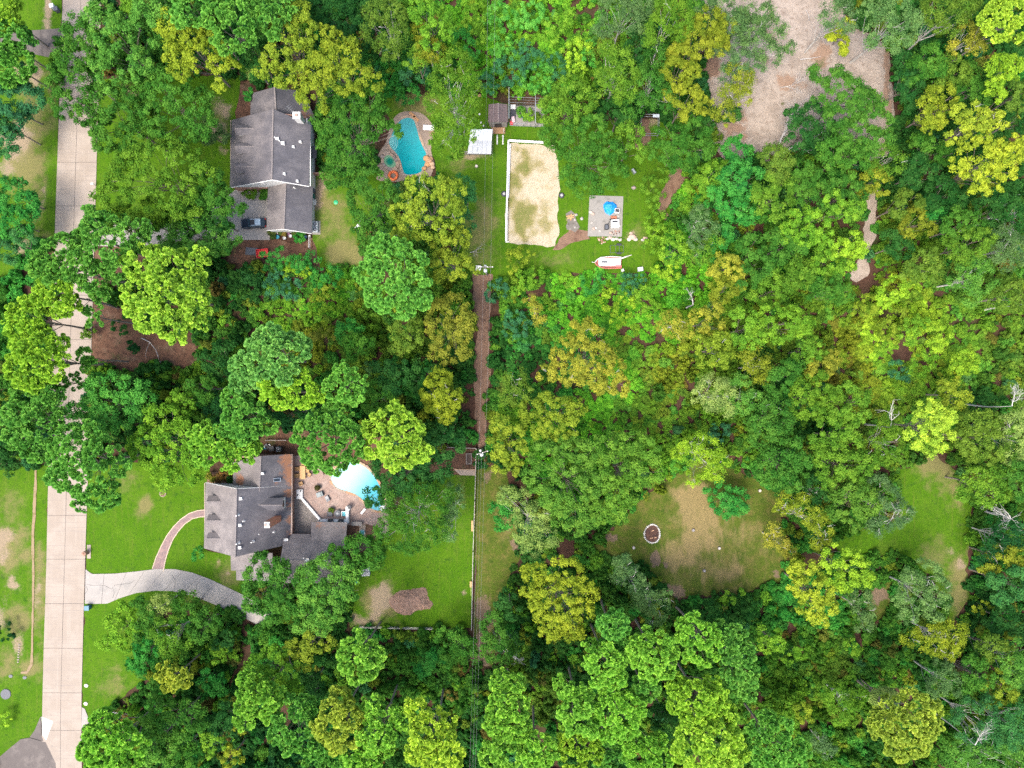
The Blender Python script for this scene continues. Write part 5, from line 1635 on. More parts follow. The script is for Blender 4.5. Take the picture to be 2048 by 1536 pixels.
# garage wing to the south
gR0, gR1 = P(571.6, 366, 5.0), P(568, 457.7, 5.0)
gW0, gW1 = P(536, 374, 2.75), P(533, 460, 2.75)
gE0, gE1 = P(625.6, 372, 2.75), P(623.5, 466.4, 2.75)
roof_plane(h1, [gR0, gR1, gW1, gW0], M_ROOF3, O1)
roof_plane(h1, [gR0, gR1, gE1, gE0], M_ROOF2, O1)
ridge_cap(h1, gR0, gR1, O1)
gx0, gx1, gy = gW1.x + .35, gE1.x - .35, (gW1.y + gE1.y) / 2 + .45
wall_poly(h1, [(gx0, gy, 0), (gx1, gy, 0)], [(0, 2.6), ((gR1.x - gx0) / (gx1 - gx0), 4.75), (1, 2.6)], M_SIDING, O1)
wall_poly(h1, [(gx0, gy + .13, 0), (gx0, Sy - .3, 0)], [(0, 2.6), (1, 2.6)], M_SIDING, O1)
wall_poly(h1, [(gx1, gy + .13, 0), (gx1, Sy - .3, 0)], [(0, 2.6), (1, 2.6)], M_SIDING, O1)
for a, b_ in ((gR1, gW1), (gR1, gE1)):
    MB().tube([Vector(a) + Vector((0, -.05, -.1)), Vector(b_) + Vector((0, -.05, -.1))], 0.08, 4).build('barge_board', M_WHITE, h1, O1)
gd = MB()
for k in range(4):
    gd.box((gx0 - 0.14, gy + 2.6 + 1.5, 0.3 + 0.55 * k), (0.06, 4.6, 0.5))
gd.build('garage_door', M_TRIM, h1, O1)
# chimney: white, square
cb = P(603, 243, 6.2)
ch = MB().box((cb.x - .1, cb.y + .1, 5.2), (1.1, 1.0, 7.2))
cho = ch.build('chimney', M_SIDING, h1, O1)
MB().box((cb.x - .1, cb.y + .1, 8.86), (1.35, 1.25, 0.12)).build('chimney_cap', M_WHITE, cho, O1)
MB().box((cb.x - .1, cb.y + .1, 9.0), (.5, .5, 0.25)).build('flue', M_GUTTER, cho, O1)
for (x, y, s) in ((555, 278, .55), (566, 287, .6), (587, 294, .42), (601, 284.5, .42), (569, 348, .42), (595, 362.5, .42)):
    fz = 8.2 - (x - 545) / 76 * 2.6
    roof_vent(h1, x, y, fz + .05, s, O1)
vent_pipe(h1, 551, 276, 8.0, .5, .09, O1); vent_pipe(h1, 560, 283, 7.7, .4, .09, O1); vent_pipe(h1, 589, 376, 4.3, .4, .1, O1)
an = MB()
ac_ = P(584, 222, 7.4)
an.tube([ac_ - Vector((0, 0, 2.6)), ac_], 0.03, 5)
an.tube([ac_ + Vector((-.9, .9, 0)), ac_ + Vector((.7, -.8, 0))], 0.035, 5)
for k in range(6):
    t = -.8 + k * .28
    q = ac_ + Vector((t, -t, 0))
    an.tube([q + Vector((-.45 + k * .04, -.45 + k * .04, 0)), q + Vector((.45 - k * .04, .45 - k * .04, 0))], 0.02, 4)
an.build('aerial', M_METAL, h1, O1)
# lean-to roof and brick wing by the back door
roof_plane(h1, [P(619, 292, 3.2), P(619, 316, 3.2), P(633, 316, 2.6), P(633, 292, 2.6)], M_ROOF2, O1)
MB().box((P(640, 351).x, P(640, 351).y, .85), (3.2, .22, 1.7)).build('side_wall', M_BRICKWALL, h1, O1)

# --- lower house
h2 = thing('house', 'slate-grey house with a red brick chimney above the curved driveway', 'house', (P(520, 1030).x, P(520, 1030).y, 0))
O2 = h2.location.copy()
Wn, Ws = P(411.3, 965.8, 3.0), P(407.8, 1096.5, 3.0)
Rn, Rs = P(473.5, 978.2, 8.8), P(470.2, 1114.0, 8.8)
En, Es = P(583, 972, 3.0), P(580.5, 1088, 3.0)
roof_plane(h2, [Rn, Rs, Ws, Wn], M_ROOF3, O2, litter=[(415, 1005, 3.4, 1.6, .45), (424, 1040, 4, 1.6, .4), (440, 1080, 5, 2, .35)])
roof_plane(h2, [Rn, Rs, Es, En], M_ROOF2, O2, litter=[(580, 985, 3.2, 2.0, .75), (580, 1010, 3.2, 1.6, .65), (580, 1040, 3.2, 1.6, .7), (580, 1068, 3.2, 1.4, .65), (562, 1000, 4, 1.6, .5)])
ridge_cap(h2, Rn, Rs, O2)
x0, x1 = Wn.x + .45, En.x - .45
yS, yN = (Ws.y + Es.y) / 2 + .75, Wn.y - .45
fr = (Rs.x - x0) / (x1 - x0)
wall_poly(h2, [(x0, yS, 0), (x1, yS, 0)], [(0, 2.9), (fr, 8.5), (1, 2.9)], M_SIDING, O2)
wall_poly(h2, [(x0, yN, 0), (x1, yN, 0)], [(0, 2.9), (fr, 8.5), (1, 2.9)], M_SIDING, O2)
wall_poly(h2, [(x0, yS + .13, 0), (x0, yN - .13, 0)], [(0, 2.8), (1, 2.8)], M_BRICKWALL, O2)
wall_poly(h2, [(x1, yS + .13, 0), (x1, yN - .13, 0)], [(0, 2.8), (1, 2.8)], M_BRICKWALL, O2)
window(h2, (x0 + 3.4, yN, 4.4), 1.0, 1.2, (0, 1), O2)
window(h2, (x0 + 6.4, yN, 5.4), 1.0, 1.2, (0, 1), O2)
for (a, b_) in ((Rn, Wn), (Rn, En)):
    MB().tube([Vector(a) + Vector((0, .05, -.1)), Vector(b_) + Vector((0, .05, -.1))], 0.08, 4).build('barge_board', M_WHITE, h2, O2)
MB().box(lerpv(Wn, Ws, .5) + Vector((-.06, 0, -.12)), (.12, (Wn - Ws).length, .13)).build('gutter', M_GUTTER, h2, O2)
for y in (1003, 1041, 1077):
    dormer(h2, y, 415, 6.1, .85, .95, O2, M_ROOF3, (409.5, 3.0), (472, 8.8), M_SIDING)
dormer(h2, 1010, 562, 6.5, 1.0, 1.15, O2, M_ROOF2, (582, 3.0), (472, 8.8), M_WHITE)
# north wing
wr0, wr1 = P(522, 912, 6.4), P(519, 982, 6.4)
wW0, wW1 = P(466, 925, 3.2), P(466, 977, 3.2)
wE0, wE1 = P(583.5, 908, 3.0), P(583, 978, 3.0)
roof_plane(h2, [wr0, wr1, wW1, wW0], M_ROOF3, O2, litter=[(481, 960, 4, 1.6, .9), (472, 945, 3.5, 1.6, .6)])
roof_plane(h2, [wr0, wr1, wE1, wE0], M_ROOF2, O2, litter=[(574, 920, 3.4, 2.6, .8), (581, 945, 3.2, 2.2, .85), (553, 965, 4.8, 1.6, .6), (560, 950, 4.4, 1.2, .55), (583, 965, 3.1, 1.6, .8)])
MB().tube([lerpv(wr0, wr1, 0), lerpv(wr0, wr1, 1)], .12, 5).build('ridge_cap', M_RIDGE1, h2, O2)
wx0, wx1, wy = wW0.x + .4, wE0.x - .4, wE0.y - .45
wall_poly(h2, [(wx0, wy, 0), (wx1, wy, 0)], [(0, 3.0), ((wr0.x - wx0) / (wx1 - wx0), 6.1), (1, 2.8)], M_BRICKWALL, O2)
wall_poly(h2, [(wx0, wy - .13, 0), (wx0, yN + .3, 0)], [(0, 3.0), (1, 3.0)], M_BRICKWALL, O2)
wall_poly(h2, [(wx1, wy - .13, 0), (wx1, yN, 0)], [(0, 2.8), (1, 2.8)], M_BRICKWALL, O2)
MB().box(lerpv(wE0, Es, .5) + Vector((.07, 0, -.1)), (.3, (wE0 - Es).length, .12)).build('gutter', M_GUTTER, h2, O2)
# brick chimney
M_CHIMNEY = multi('chimney_brick', (.85, .36, .22), [((.66, .26, .15), 3, .45, .7), ((.58, .33, .22), 5, .5, .7)], .9)
cb = P(553, 1040, 5.2)
MB().box((cb.x, cb.y + .1, 6.0), (1.0, 1.1, 8.2)).build('chimney', M_CHIMNEY, h2, O2)
cho = h2.children[-1]
MB().box((cb.x, cb.y + .1, 10.2), (.95, 1.05, .18)).build('chimney_cap', M_TRIM, cho, O2)
MB().box((cb.x - .2, cb.y + .1, 10.4), (.3, .4, .3)).build('flue', M_GUTTER, cho, O2)
MB().box((cb.x + .22, cb.y + .1, 10.4), (.3, .4, .3)).build('flue', M_WHITE, cho, O2)
# skylight
sk = P(554.5, 959.5, 4.75)
sl = math.atan2(3.3, (wE0.x - wr0.x))
tl = Matrix.Rotation(sl, 3, 'Y')
so = MB().box(sk + Vector((0, 0, .08)), (1.35, .72, .16), 0, tl).build('skylight', M_METAL, h2, O2)
MB().box(sk + Vector((0, 0, .17)), (1.1, .5, .03), 0, tl).build('pane', M_GLASS, so, O2)
for (x, y, z, s) in ((482, 997, 8.3, .5), (480.7, 1050, 8.4, .5), (480, 1095, 8.4, .5), (525.5, 947, 6.3, .45)):
    roof_vent(h2, x, y, z, s, O2)
for (x, y, z, h_) in ((476, 1030, 8.7, .9), (477, 1086, 8.7, 1.0), (506, 1083, 7.2, .9), (487, 1042, 8.1, .4), (518, 1068, 6.2, .25), (547, 1064, 5, .25)):
    vent_pipe(h2, x, y, z, h_, .1, O2)
# east wing (garage) with its ridge running east-west
eR0, eR1 = P(560, 1121, 5.6), P(690, 1121, 5.6)
eN0, eN1 = P(583, 1067, 3.1), P(691, 1067, 3.1)
eS0, eS1 = P(556, 1166, 3.0), P(690, 1166, 3.0)
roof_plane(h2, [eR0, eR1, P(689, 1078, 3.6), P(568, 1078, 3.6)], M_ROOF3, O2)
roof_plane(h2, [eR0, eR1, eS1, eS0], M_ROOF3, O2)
ridge_cap(h2, eR0, eR1, O2, w=.13)
roof_plane(h2, [P(621.5, 1081, 3.75), P(691.5, 1081, 3.75), P(694.5, 1045, 3.2), P(622.5, 1044, 3.2)], M_ROOF3, O2, litter=[(640, 1048, 3.2, 2, .6), (690, 1060, 3.2, 1.6, .55), (675, 1050, 3.2, 2, .5)])
roof_plane(h2, [P(576, 1080, 3.66), P(621, 1080, 3.66), P(621, 1068, 3.2), P(583, 1068, 3.2)], M_ROOF3, O2)
ex0, ex1 = P(560, 0, 3).x + 1.2, P(690, 0, 3).x - .4
eyS, eyN = P(0, 1166, 3).y + .4, P(0, 1070, 3.1).y - .6
wall_poly(h2, [(ex0, eyS, 0), (ex1, eyS, 0)], [(0, 2.9), (1, 2.9)], M_BRICKWALL, O2)
wall_poly(h2, [(ex1, eyS + .13, 0), (ex1, eyN - .13, 0)], [(0, 2.9), (.5, 5.3), (1, 3.2)], M_BRICKWALL, O2)
wall_poly(h2, [(ex0, eyN, 0), (ex1 - .2, eyN, 0)], [(0, 2.9), (1, 2.9)], M_BRICKWALL, O2)
wall_poly(h2, [(P(628, 0, 3).x, P(0, 1048, 3).y, 0), (ex1 - .2, P(0, 1048, 3).y, 0)], [(0, 2.9), (1, 2.9)], M_SIDING, O2)
# porch roof on the south side
roof_plane(h2, [P(461, 1106, 3.5), P(545, 1106, 3.5), P(545, 1141, 2.7), P(462, 1141, 2.7)], M_ROOF3, O2)
roof_plane(h2, [P(472, 1141, 2.75), P(545, 1141, 2.75), P(545, 1162, 2.5), P(472.6, 1160.5, 2.5)], M_ROOF3, O2)
px0, px1, pyS = P(475, 0, 2.5).x, P(540, 0, 2.5).x, P(0, 1156, 2.5).y
wall_poly(h2, [(px0, pyS, 0), (px1, pyS, 0)], [(0, 2.3), (1, 2.3)], M_BRICKWALL, O2)
wall_poly(h2, [(px0, pyS + .13, 0), (px0, yS - .2, 0)], [(0, 2.3), (1, 2.8)], M_BRICKWALL, O2)
for k, (x, y, z, az) in enumerate(((573, 1077, 3.6, 30), (614, 1118, 5.6, 60), (607, 1114.5, 5.5, 60), (651, 1117.5, 5.6, 20))):
    c = P(x, y, z)
    r = .42 if k in (0, 1) else .2
    mb = MB().lathe((0, 0, 0), [(r * .2, 0), (r * .6, .05), (r, .16), (r, .19), (r * .6, .09)], 16)
    m4 = Matrix.Translation(c + Vector((0, 0, .45))) @ Matrix.Rotation(math.radians(az), 4, 'Z') @ Matrix.Rotation(math.radians(42), 4, 'X')
    mb.v = [tuple(m4 @ Vector(p)) for p in mb.v]
    mb.tube([c - Vector((0, 0, .3)), c + Vector((0, 0, .45))], .035, 5)
    mb.build('satellite_dish', M_WHITE, h2, O2)

# --- garden shed, shelter and dog run in the upper yard
sh = thing('garden_shed', 'brown-roofed garden shed with a little front porch beside the dog run', 'shed', (P(996, 232).x, P(996, 232).y, 0))
OS = sh.location.copy()
r0, r1 = P(996.5, 206.5, 3.6), P(996.5, 243.5, 3.6)
M_ROOF4 = shingle('brown_shingles', (0.15, 0.105, 0.10), (0.19, 0.135, 0.125), (0.11, 0.08, 0.075))
roof_plane(sh, [r0, r1, P(976, 244, 2.4), P(977, 208.5, 2.4)], M_ROOF4, OS)
roof_plane(sh, [r0, r1, P(1016, 244, 2.4), P(1015, 208.5, 2.4)], M_ROOF4, OS)
ridge_cap(sh, r0, r1, OS, col((0.26, 0.20, 0.18), .8), .09)
sx0, sx1 = P(978.5, 0, 2.4).x, P(1013.5, 0, 2.4).x
syN, syS = P(0, 211, 2.4).y, P(0, 244, 2.4).y
for yy in (syN, syS):
    wall_poly(sh, [(sx0, yy, 0), (sx1, yy, 0)], [(0, 2.2), (.5, 3.3), (1, 2.2)], M_GREYWOOD, OS)
for xx in (sx0, sx1):
    wall_poly(sh, [(xx, syN - .13, 0), (xx, syS + .13, 0)], [(0, 2.2), (1, 2.2)], M_GREYWOOD, OS)
MB().box(((sx0 + sx1) / 2, syS - .17, 1.0), (1.3, .1, 2.0)).build('door', M_BLACK, sh, OS)
MB().box(((sx0 + sx1) / 2, syS - .8, .09), (2.6, 1.2, .16)).build('porch_floor', M_WOOD, sh, OS)
for k in (-1, 1):
    MB().box(((sx0 + sx1) / 2 + k * 1.05, syS - 1.2, 1.05), (.12, .12, 2.1)).build('porch_post', M_TRIM, sh, OS)
    rp_ = [((sx0 + sx1) / 2 + .55 * (k + 1) - .2, syS - 1.45 - 0.2, .2), ((sx0 + sx1) / 2 + .55 * (k + 1) - .2, syS - 3.4, .06)]
    MB().tube(rp_, .13, 4).build('ramp_rail', M_WHITE, sh, OS)

sl_ = thing('shelter', 'white flat-roofed shelter of sheet metal at the lawn edge', 'shelter', (P(957, 290).x, P(957, 290).y, 0))
OL = sl_.location.copy()
M_SHEETMETAL = multi('white_sheet_metal', (0.60, 0.61, 0.62), [((0.42, 0.42, 0.42), 1.2, 0.6, 0.75, None, (1, .3, 1)), ((0.34, 0.34, 0.33), 3.0, 0.64, 0.74)], 0.4)
up_ = [P(941, 258, 2.7), P(985, 258.5, 2.7), P(983.5, 281, 2.55), P(939, 280.5, 2.55)]
lo_ = [P(938, 280, 2.45), P(983.5, 280.5, 2.45), P(982.5, 308, 2.1), P(935, 307, 2.1)]
for quad in (up_, lo_):
    A, B, C, D = quad
    nk = 5
    root_ = None
    for k in range(nk):
        t0, t1 = k / nk + .004, (k + 1) / nk - .004
        MB().slab([A.lerp(B, t0), A.lerp(B, t1), D.lerp(C, t1), D.lerp(C, t0)], .05).build('roof_panel', col((0.66, 0.67, 0.68), .35, .03) if quad is up_ else M_SHEETMETAL, sl_, OL)
for (x, y, z) in ((943, 262, 2.6), (983, 261, 2.6), (937, 304, 2.0), (981, 305, 2.0), (940, 281, 2.3), (981, 281, 2.3)):
    c = P(x, y, z)
    MB().box((c.x, c.y, z / 2), (.12, .12, z)).build('post', M_GREYWOOD, sl_, OL)
MB().box((P(955, 307, 2).x, P(955, 307, 2).y + .4, 1.0), (5.0, .08, 1.9)).build('back_board', M_GREYWOOD, sl_, OL)

# ------------------------------------------------------------------ pools and patio
def water_mat(name, shallow, deep):
    m, nt, b, _ = new_mat(name)
    a = attr(nt, 'depth')
    f = math_(nt, 'ADD', a.outputs['Fac'], math_(nt, 'MULTIPLY', math_(nt, 'SUBTRACT', noise(nt, 0.9, 4), 0.5), 0.18))
    nt.links.new(mix(nt, ramp(nt, f, 0.0, 1.0), shallow, deep), b.inputs['Base Color'])
    b.inputs['Roughness'].default_value = 0.06
    b.inputs['IOR'].default_value = 1.33
    bump(nt, b, noise(nt, 3.0, 3), 0.12, 0.05)
    return m


def water_sheet(parent, px, z, mat, fdepth, org, name='water'):
    poly = smooth_poly([Vector(P(a, b_)[:2]) for a, b_ in px], 4)
    xs = [p.x for p in poly]; ys_ = [p.y for p in poly]
    gx_, gy_ = np.meshgrid(np.arange(min(xs), max(xs), .4), np.arange(min(ys_), max(ys_), .4))
    mk = inside([tuple(p) for p in poly], gx_.ravel(), gy_.ravel())
    inn = [Vector((a, b_)) for a, b_ in zip(gx_.ravel()[mk], gy_.ravel()[mk])]
    vs, _, fs, _, _, _ = mgeo.delaunay_2d_cdt(poly + inn, [], [tuple(range(len(poly)))], 1, 1e-4)
    me = bpy.data.meshes.new(name)
    fs = [f if (vs[f[1]] - vs[f[0]]).cross(vs[f[2]] - vs[f[0]]) > 0 else list(reversed(f)) for f in fs]
    me.from_pydata([(v.x - org[0], v.y - org[1], z) for v in vs], [], fs)
    a = me.attributes.new('depth', 'FLOAT', 'POINT')
    a.data.foreach_set('value', np.array([fdepth(v.x / S + 1024, 768 - v.y / S) for v in vs], np.float32))
    me.materials.append(mat)
    o = bpy.data.objects.new(name, me)
    put(o, parent)
    return o, poly


def coping(parent, poly, mats, w, z0, z1, org, step=0.8, seed=0, rag=0.0, name='coping_stone'):
    """a ring of separate stones outside the outline"""
    r = random.Random(seed)
    n = len(poly)
    ar = sum(poly[i].x * poly[(i + 1) % n].y - poly[(i + 1) % n].x * poly[i].y for i in range(n))
    sgn = 1 if ar > 0 else -1
    pts, acc = [], 0.0
    cum = [0.0]
    for i in range(n): cum.append(cum[-1] + (poly[(i + 1) % n] - poly[i]).length)
    def at(s):
        s %= cum[-1]
        for i in range(n):
            if s <= cum[i + 1]:
                t = (s - cum[i]) / max(cum[i + 1] - cum[i], 1e-6)
                a, b_ = poly[i], poly[(i + 1) % n]
                d = (b_ - a).normalized()
                return a.lerp(b_, t), Vector((d.y, -d.x)) * sgn
    s = 0.0
    while s < cum[-1] - step * .4:
        L = step * r.uniform(.75, 1.25)
        e_ = min(s + L, cum[-1])
        A = [at(s + .02), at((s + e_) / 2), at(e_ - .02)]
        ww = w * (1 + r.uniform(-rag, rag))
        q = [tuple(p - o_ * .02) for p, o_ in A] + [tuple(p + o_ * ww) for p, o_ in reversed(A)]
        MB().prism(q, z0, z1 + r.uniform(-.015, .015) * (1 + 3 * rag)).build(name, r.choice(mats), parent, org)
        s = e_


M_STONE = [col((0.30, 0.225, 0.17), .85, .25), col((0.36, 0.25, 0.17), .85, .25), col((0.25, 0.20, 0.165), .85, .25)]
M_ORANGESTONE = [col((0.42, 0.22, 0.10), .8, .25), col((0.36, 0.20, 0.11), .8, .3), col((0.40, 0.27, 0.17), .8, .25)]
# upper pool, teal, with a kidney-shaped spa
sheet('pool_deck', [(757, 345), (754, 318), (762, 300), (772, 285), (778, 262), (786, 240), (800, 226), (822, 223), (845, 228), (862, 245), (868, 262), (862, 300), (868, 330), (850, 360), (760, 362)],
      multi('tan_deck', (0.38, 0.29, 0.225), [((0.45, 0.35, 0.27), 1.0, .45, .7), ((0.27, 0.20, 0.155), 2.2, .55, .75)], .85, (14, (.22, .16, .12), .4)), 0.0, z=0.11, curved=True)
pl = thing('swimming_pool', 'teal freeform swimming pool with a small kidney spa and stone edging', 'swimming pool', P(818, 290))
wpx = [(803, 240), (815, 236), (826, 239), (832, 251), (839, 277), (847, 296), (853, 310), (849, 330), (840, 346), (816, 350), (807, 344), (802, 325), (794, 309), (783, 297), (778, 285), (784, 269), (793, 252)]
def dep1(x, y):
    d = min(1, max(0, (x - 783) / 14)) if y > 270 and x < 800 else 1
    return .25 + .45 * d + .3 * (y - 240) / 110
_, pp = water_sheet(pl, wpx, 0.15, water_mat('teal_water', (0.20, 0.44, 0.40), (0.002, 0.25, 0.27)), dep1, pl.location)
coping(pl, pp, M_STONE, .42, 0.0, .2, pl.location, .9, 1, .15)
for k, rr_ in enumerate((6, 10, 14)):       # pale steps in the shallow corner
    arc = [P(781 + rr_ * math.cos(t) * .95 + 1, 285 + rr_ * 1.15 * math.sin(t), .153) for t in np.linspace(-.75, 1.1, 9)]
    MB().tube(arc, .05, 4).build('pool_step', col((.30, .55, .52), .6), pl, pl.location)
spx = [(771, 314), (777, 311), (784, 314), (789, 322), (793, 330), (788, 336), (779, 336), (772, 331), (768, 322)]
_, sp_ = water_sheet(pl, spx, 0.30, water_mat('spa_water', (0.20, 0.36, 0.20), (0.01, 0.20, 0.13)), lambda x, y: max(0, 1 - math.hypot((x - 780) / 11, (y - 324) / 12)) * 1.6, pl.location, 'spa_water')
coping(pl, sp_, M_STONE, .62, 0.0, .38, pl.location, .7, 2, .3, 'spa_stone')
rock = thing('boulder_pile', 'orange boulders piled at the right rim of the teal pool', 'boulders', P(858, 325))
for k, (x, y, s) in enumerate(((853, 318, .55), (859, 323, .65), (864, 329, .5), (856, 330, .5), (862, 318, .4), (866, 336, .4), (849, 338, .4))):
    c = P(x, y)
    MB().blob((c.x, c.y, .2 + s * .4), (s * 1.2, s, s * .7), seed=k).build('boulder', M_ORANGESTONE[k % 3], rock, rock.location, True)
for i, (x, y) in enumerate(((825, 230), (832, 238))):
    c = P(x, y)
    tag(MB().box((0, 0, .16), (1.3, .5, .1), -.7).build('mat', M_ORANGESTONE[0]), ('orange mat lying at the top end of the teal pool', 'second orange mat at the top right corner of the teal pool')[i], 'mat').location = (c.x, c.y, 0)
c = P(787, 352)
fl = MB().torus((0, 0, .25), .75, .28, 18, 8, .8).build('pool_float', col((0.62, 0.13, 0.03), .5), None, None, True)
tag(fl, 'orange ring float at the bottom end of the teal pool', 'pool float'); fl.location = (c.x, c.y, .1)


def lounge(name, label, px, py, rz, frame, cush, L=1.9, W=.72, group=None, z=.11):
    c = P(px, py)
    t = thing(name, label, 'chair', (c.x, c.y, z), group, rz)
    f = MB().box((0, 0, .3), (L, W, .06))
    f.build('frame', frame, t)
    MB().box((.18 * L, 0, .38), (L * .62, W * .9, .1)).build('seat', cush, t, bevel=.02)
    MB().box((-.33 * L, 0, .52), (L * .34, W * .9, .09), 0, Matrix.Rotation(math.radians(35), 3, 'Y')).build('backrest', cush, t, bevel=.02)
    for sx in (-1, 1):
        for sy in (-1, 1):
            MB().box((sx * L * .42, sy * W * .44, .15), (.07, .07, .3)).build('leg', frame, t)
    return t


def armchair(name, label, px, py, rz, frame, cush, z=.11, w=.85, group=None):
    c = P(px, py)
    t = thing(name, label, 'chair', (c.x, c.y, z), group, rz)
    MB().box((0, 0, .36), (w * .8, w * .7, .16)).build('seat', cush, t, bevel=.03)
    MB().box((-w * .42, 0, .6), (.12, w * .9, .6)).build('backrest', frame, t, bevel=.03)
    for s_ in (-1, 1):
        MB().box((0, s_ * w * .42, .52), (w * .85, .12, .12)).build('armrest', frame, t, bevel=.02)
    for sx in (-1, 1):
        for sy in (-1, 1):
            MB().box((sx * w * .36, sy * w * .4, .15), (.08, .08, .3)).build('leg', frame, t)
    return t


lounge('lounge_chair', 'white reclining chair beside the upper right rim of the teal pool', 858, 257, math.radians(175), M_WHITE, M_WHITE, 2.2, 1.0)
armchair('deck_chair', 'brown wooden chair under the tree right of the teal pool', 866, 268, 2.2, M_WOOD, M_WOOD)

# lower pool and its stone patio
sheet('patio', [(588, 912), (615, 908), (640, 925), (648, 950), (662, 935), (690, 922), (735, 930), (765, 970), (778, 1010), (776, 1040), (778, 1066), (740, 1072), (700, 1055), (640, 1050), (622, 1068), (584, 1068), (585, 990)],
      multi('flagstone', (0.45, 0.32, 0.265), [((0.56, 0.43, 0.365), .5, .42, .7), ((0.37, 0.295, 0.255), .9, .52, .72), ((0.24, 0.16, 0.13), 2.4, .55, .75), ((.46, .28, .22), 1.4, .6, .75)], .85, (5, (.20, .145, .12), .5), .3, 5), 0.1, z=0.115, cell=.6)
sheet('stone_yard', [(586, 996), (602, 994), (646, 1040), (640, 1050), (622, 1066), (586, 1066)],
      multi('speckled_gravel', (0.33, 0.29, 0.26), [((0.24, 0.215, 0.195), .8, .45, .7), ((0.44, 0.40, 0.36), 2.6, .5, .72), ((.13, .14, .08), 1.2, .6, .75)], .95, (9, (.16, .14, .12), .5), .4, 8), 0.1, z=0.125, cell=.6)
sheet('mulch_bed', [(692, 1048), (735, 1048), (762, 1058), (766, 1080), (735, 1078), (695, 1080)], M_REDLITTER, 0.3, z=0.119)
p2 = thing('swimming_pool', 'bright blue swimming pool with a white glare, half under the trees', 'swimming pool', P(715, 970))
w2 = [(663, 958), (667, 943), (680, 930), (697, 922), (716, 926), (738, 940), (755, 962), (765, 985), (769, 1005), (764, 1020), (750, 1020), (737, 1013), (727, 1001), (714, 990), (697, 983), (680, 978), (669, 970)]
def depth_glare2(x, y): return min(1, max(0, ((x - 690) * .8 + (y - 955) * .6) / 68))
_, pp2 = water_sheet(p2, w2, 0.15, water_mat('glare_blue_water', (0.30, 0.58, 0.58), (0.004, 0.27, 0.35)), depth_glare2, p2.location)  # pale end is shallow water plus the sun glare, painted into the colour
coping(p2, pp2, M_ORANGESTONE[1:] + M_STONE[:1], .38, 0.0, .2, p2.location, .7, 5, .15)
arc = [P(664 + t * 2.6 + 4, 966 + 10 * math.sin(t / 2.2) + t * .9, .153) for t in np.linspace(0, 6, 9)]
MB().tube(arc, .05, 4).build('pool_step', col((.42, .62, .62), .5), p2, p2.location)
MB().lathe(tuple(P(766, 1016, .15)), [(.55, 0), (.62, .12), (.5, .22), (.2, .2)], 14).build('fountain_bowl', M_WHITE, p2, p2.location)

# white counters of the outdoor kitchen
def bar(px, w, z0, z1):
    a, b_ = P(*px[0]), P(*px[1])
    d = (b_ - a)
    return MB().box(((a.x + b_.x) / 2, (a.y + b_.y) / 2, (z0 + z1) / 2), (d.length, w, z1 - z0), math.atan2(d.y, d.x))
ct = thing('patio_wall', 'white angled seating wall dividing the brick patio from the gravel yard', 'wall', P(620, 1010))
bar(((601, 978), (601, 997)), 1.15, .1, .62).build('end_block', M_WHITE, ct, ct.location, bevel=.03)
bar(((604, 995), (641, 1038)), .45, .1, .58).build('wall_run', M_WHITE, ct, ct.location, bevel=.03)
for (x, y) in ((603.5, 981), (597.5, 989)):
    MB().lathe(tuple(P(x, y, .0)), [(.12, .62), (.14, .8), (.05, .82)], 8).build('post_lamp', M_BLACK, ct, ct.location)
kt = thing('kitchen_counter', 'white outdoor kitchen counter with two black grills against the garage roof', 'counter', P(668, 1040))
bar(((643, 1041), (694, 1041)), .75, .1, 1.0).build('counter_top', M_WHITE, kt, kt.location, bevel=.03)
bar(((696.5, 1045), (696.5, 1016)), .55, .1, 1.0).build('counter_top', M_WHITE, kt, kt.location, bevel=.03)
MB().box(tuple(P(697, 1015.5, .9)), (.7, .7, 1.6)).build('pillar', M_WHITE, kt, kt.location)
MB().box(tuple(P(697, 1015.5, 1.72)), (.4, .4, .12)).build('pillar_cap', M_BLACK, kt, kt.location)
for i, x in enumerate((664, 685)):
    c = P(x, 1039.5)
    g_ = thing('grill', ('black grill set into the left part of the white counter', 'black hooded grill at the right end of the white counter')[i], 'grill', (c.x, c.y, 1.0))
    MB().box((0, 0, .1), (1.0, .62, .2)).build('fire_box', M_DARKGREY, g_, bevel=.02)
    mb = MB()
    mb.tube([(-.48, .05, .2), (.48, .05, .2)], .27, 10)
    mb.build('hood', M_BLACK, g_, None, True)
    MB().tube([(-.35, -.28, .3), (.35, -.28, .3)], .025, 6).build('handle', M_METAL, g_)
c = P(701, 1045)
sd = MB().box((0, 0, .9), (1.9, .75, .07)).box((-.8, 0, .45), (.1, .6, .85)).box((.8, 0, .45), (.1, .6, .85)).build('side_table', M_GREYWOOD)
tag(sd, 'grey plank table at the corner of the white kitchen counter', 'table'); sd.location = (c.x + 1.4, c.y - .05, .1)
armchair('armchair', 'dark wicker armchair, left of the round table by the kitchen counter', 661, 1027.5, -math.pi / 2, M_DARKGREY, M_DARKGREY, w=1.05)
rt = thing('round_table', 'round dark table between the wicker chair and the turquoise seat', 'table', P(677, 1025.5, 0) + Vector((0, 0, .11)))
MB().cyl((0, 0, .68), .62, .06, 20).build('table_top', M_DARKGREY, rt)
MB().cyl((0, 0, 0), .1, .68, 10).build('pedestal', M_BLACK, rt)
MB().cyl((0, 0, 0), .35, .05, 14).build('foot', M_BLACK, rt)
MB().cyl((0, 0, .74), .24, .05, 14).build('centre_bowl', col((.12, .13, .15), .4), rt)
tq = col((0.02, 0.30, 0.36), .5)
armchair('armchair', 'white garden seat with a turquoise cushion beside the counter pillar', 690, 1026.5, -math.pi / 2, M_WHITE, tq, w=1.15)
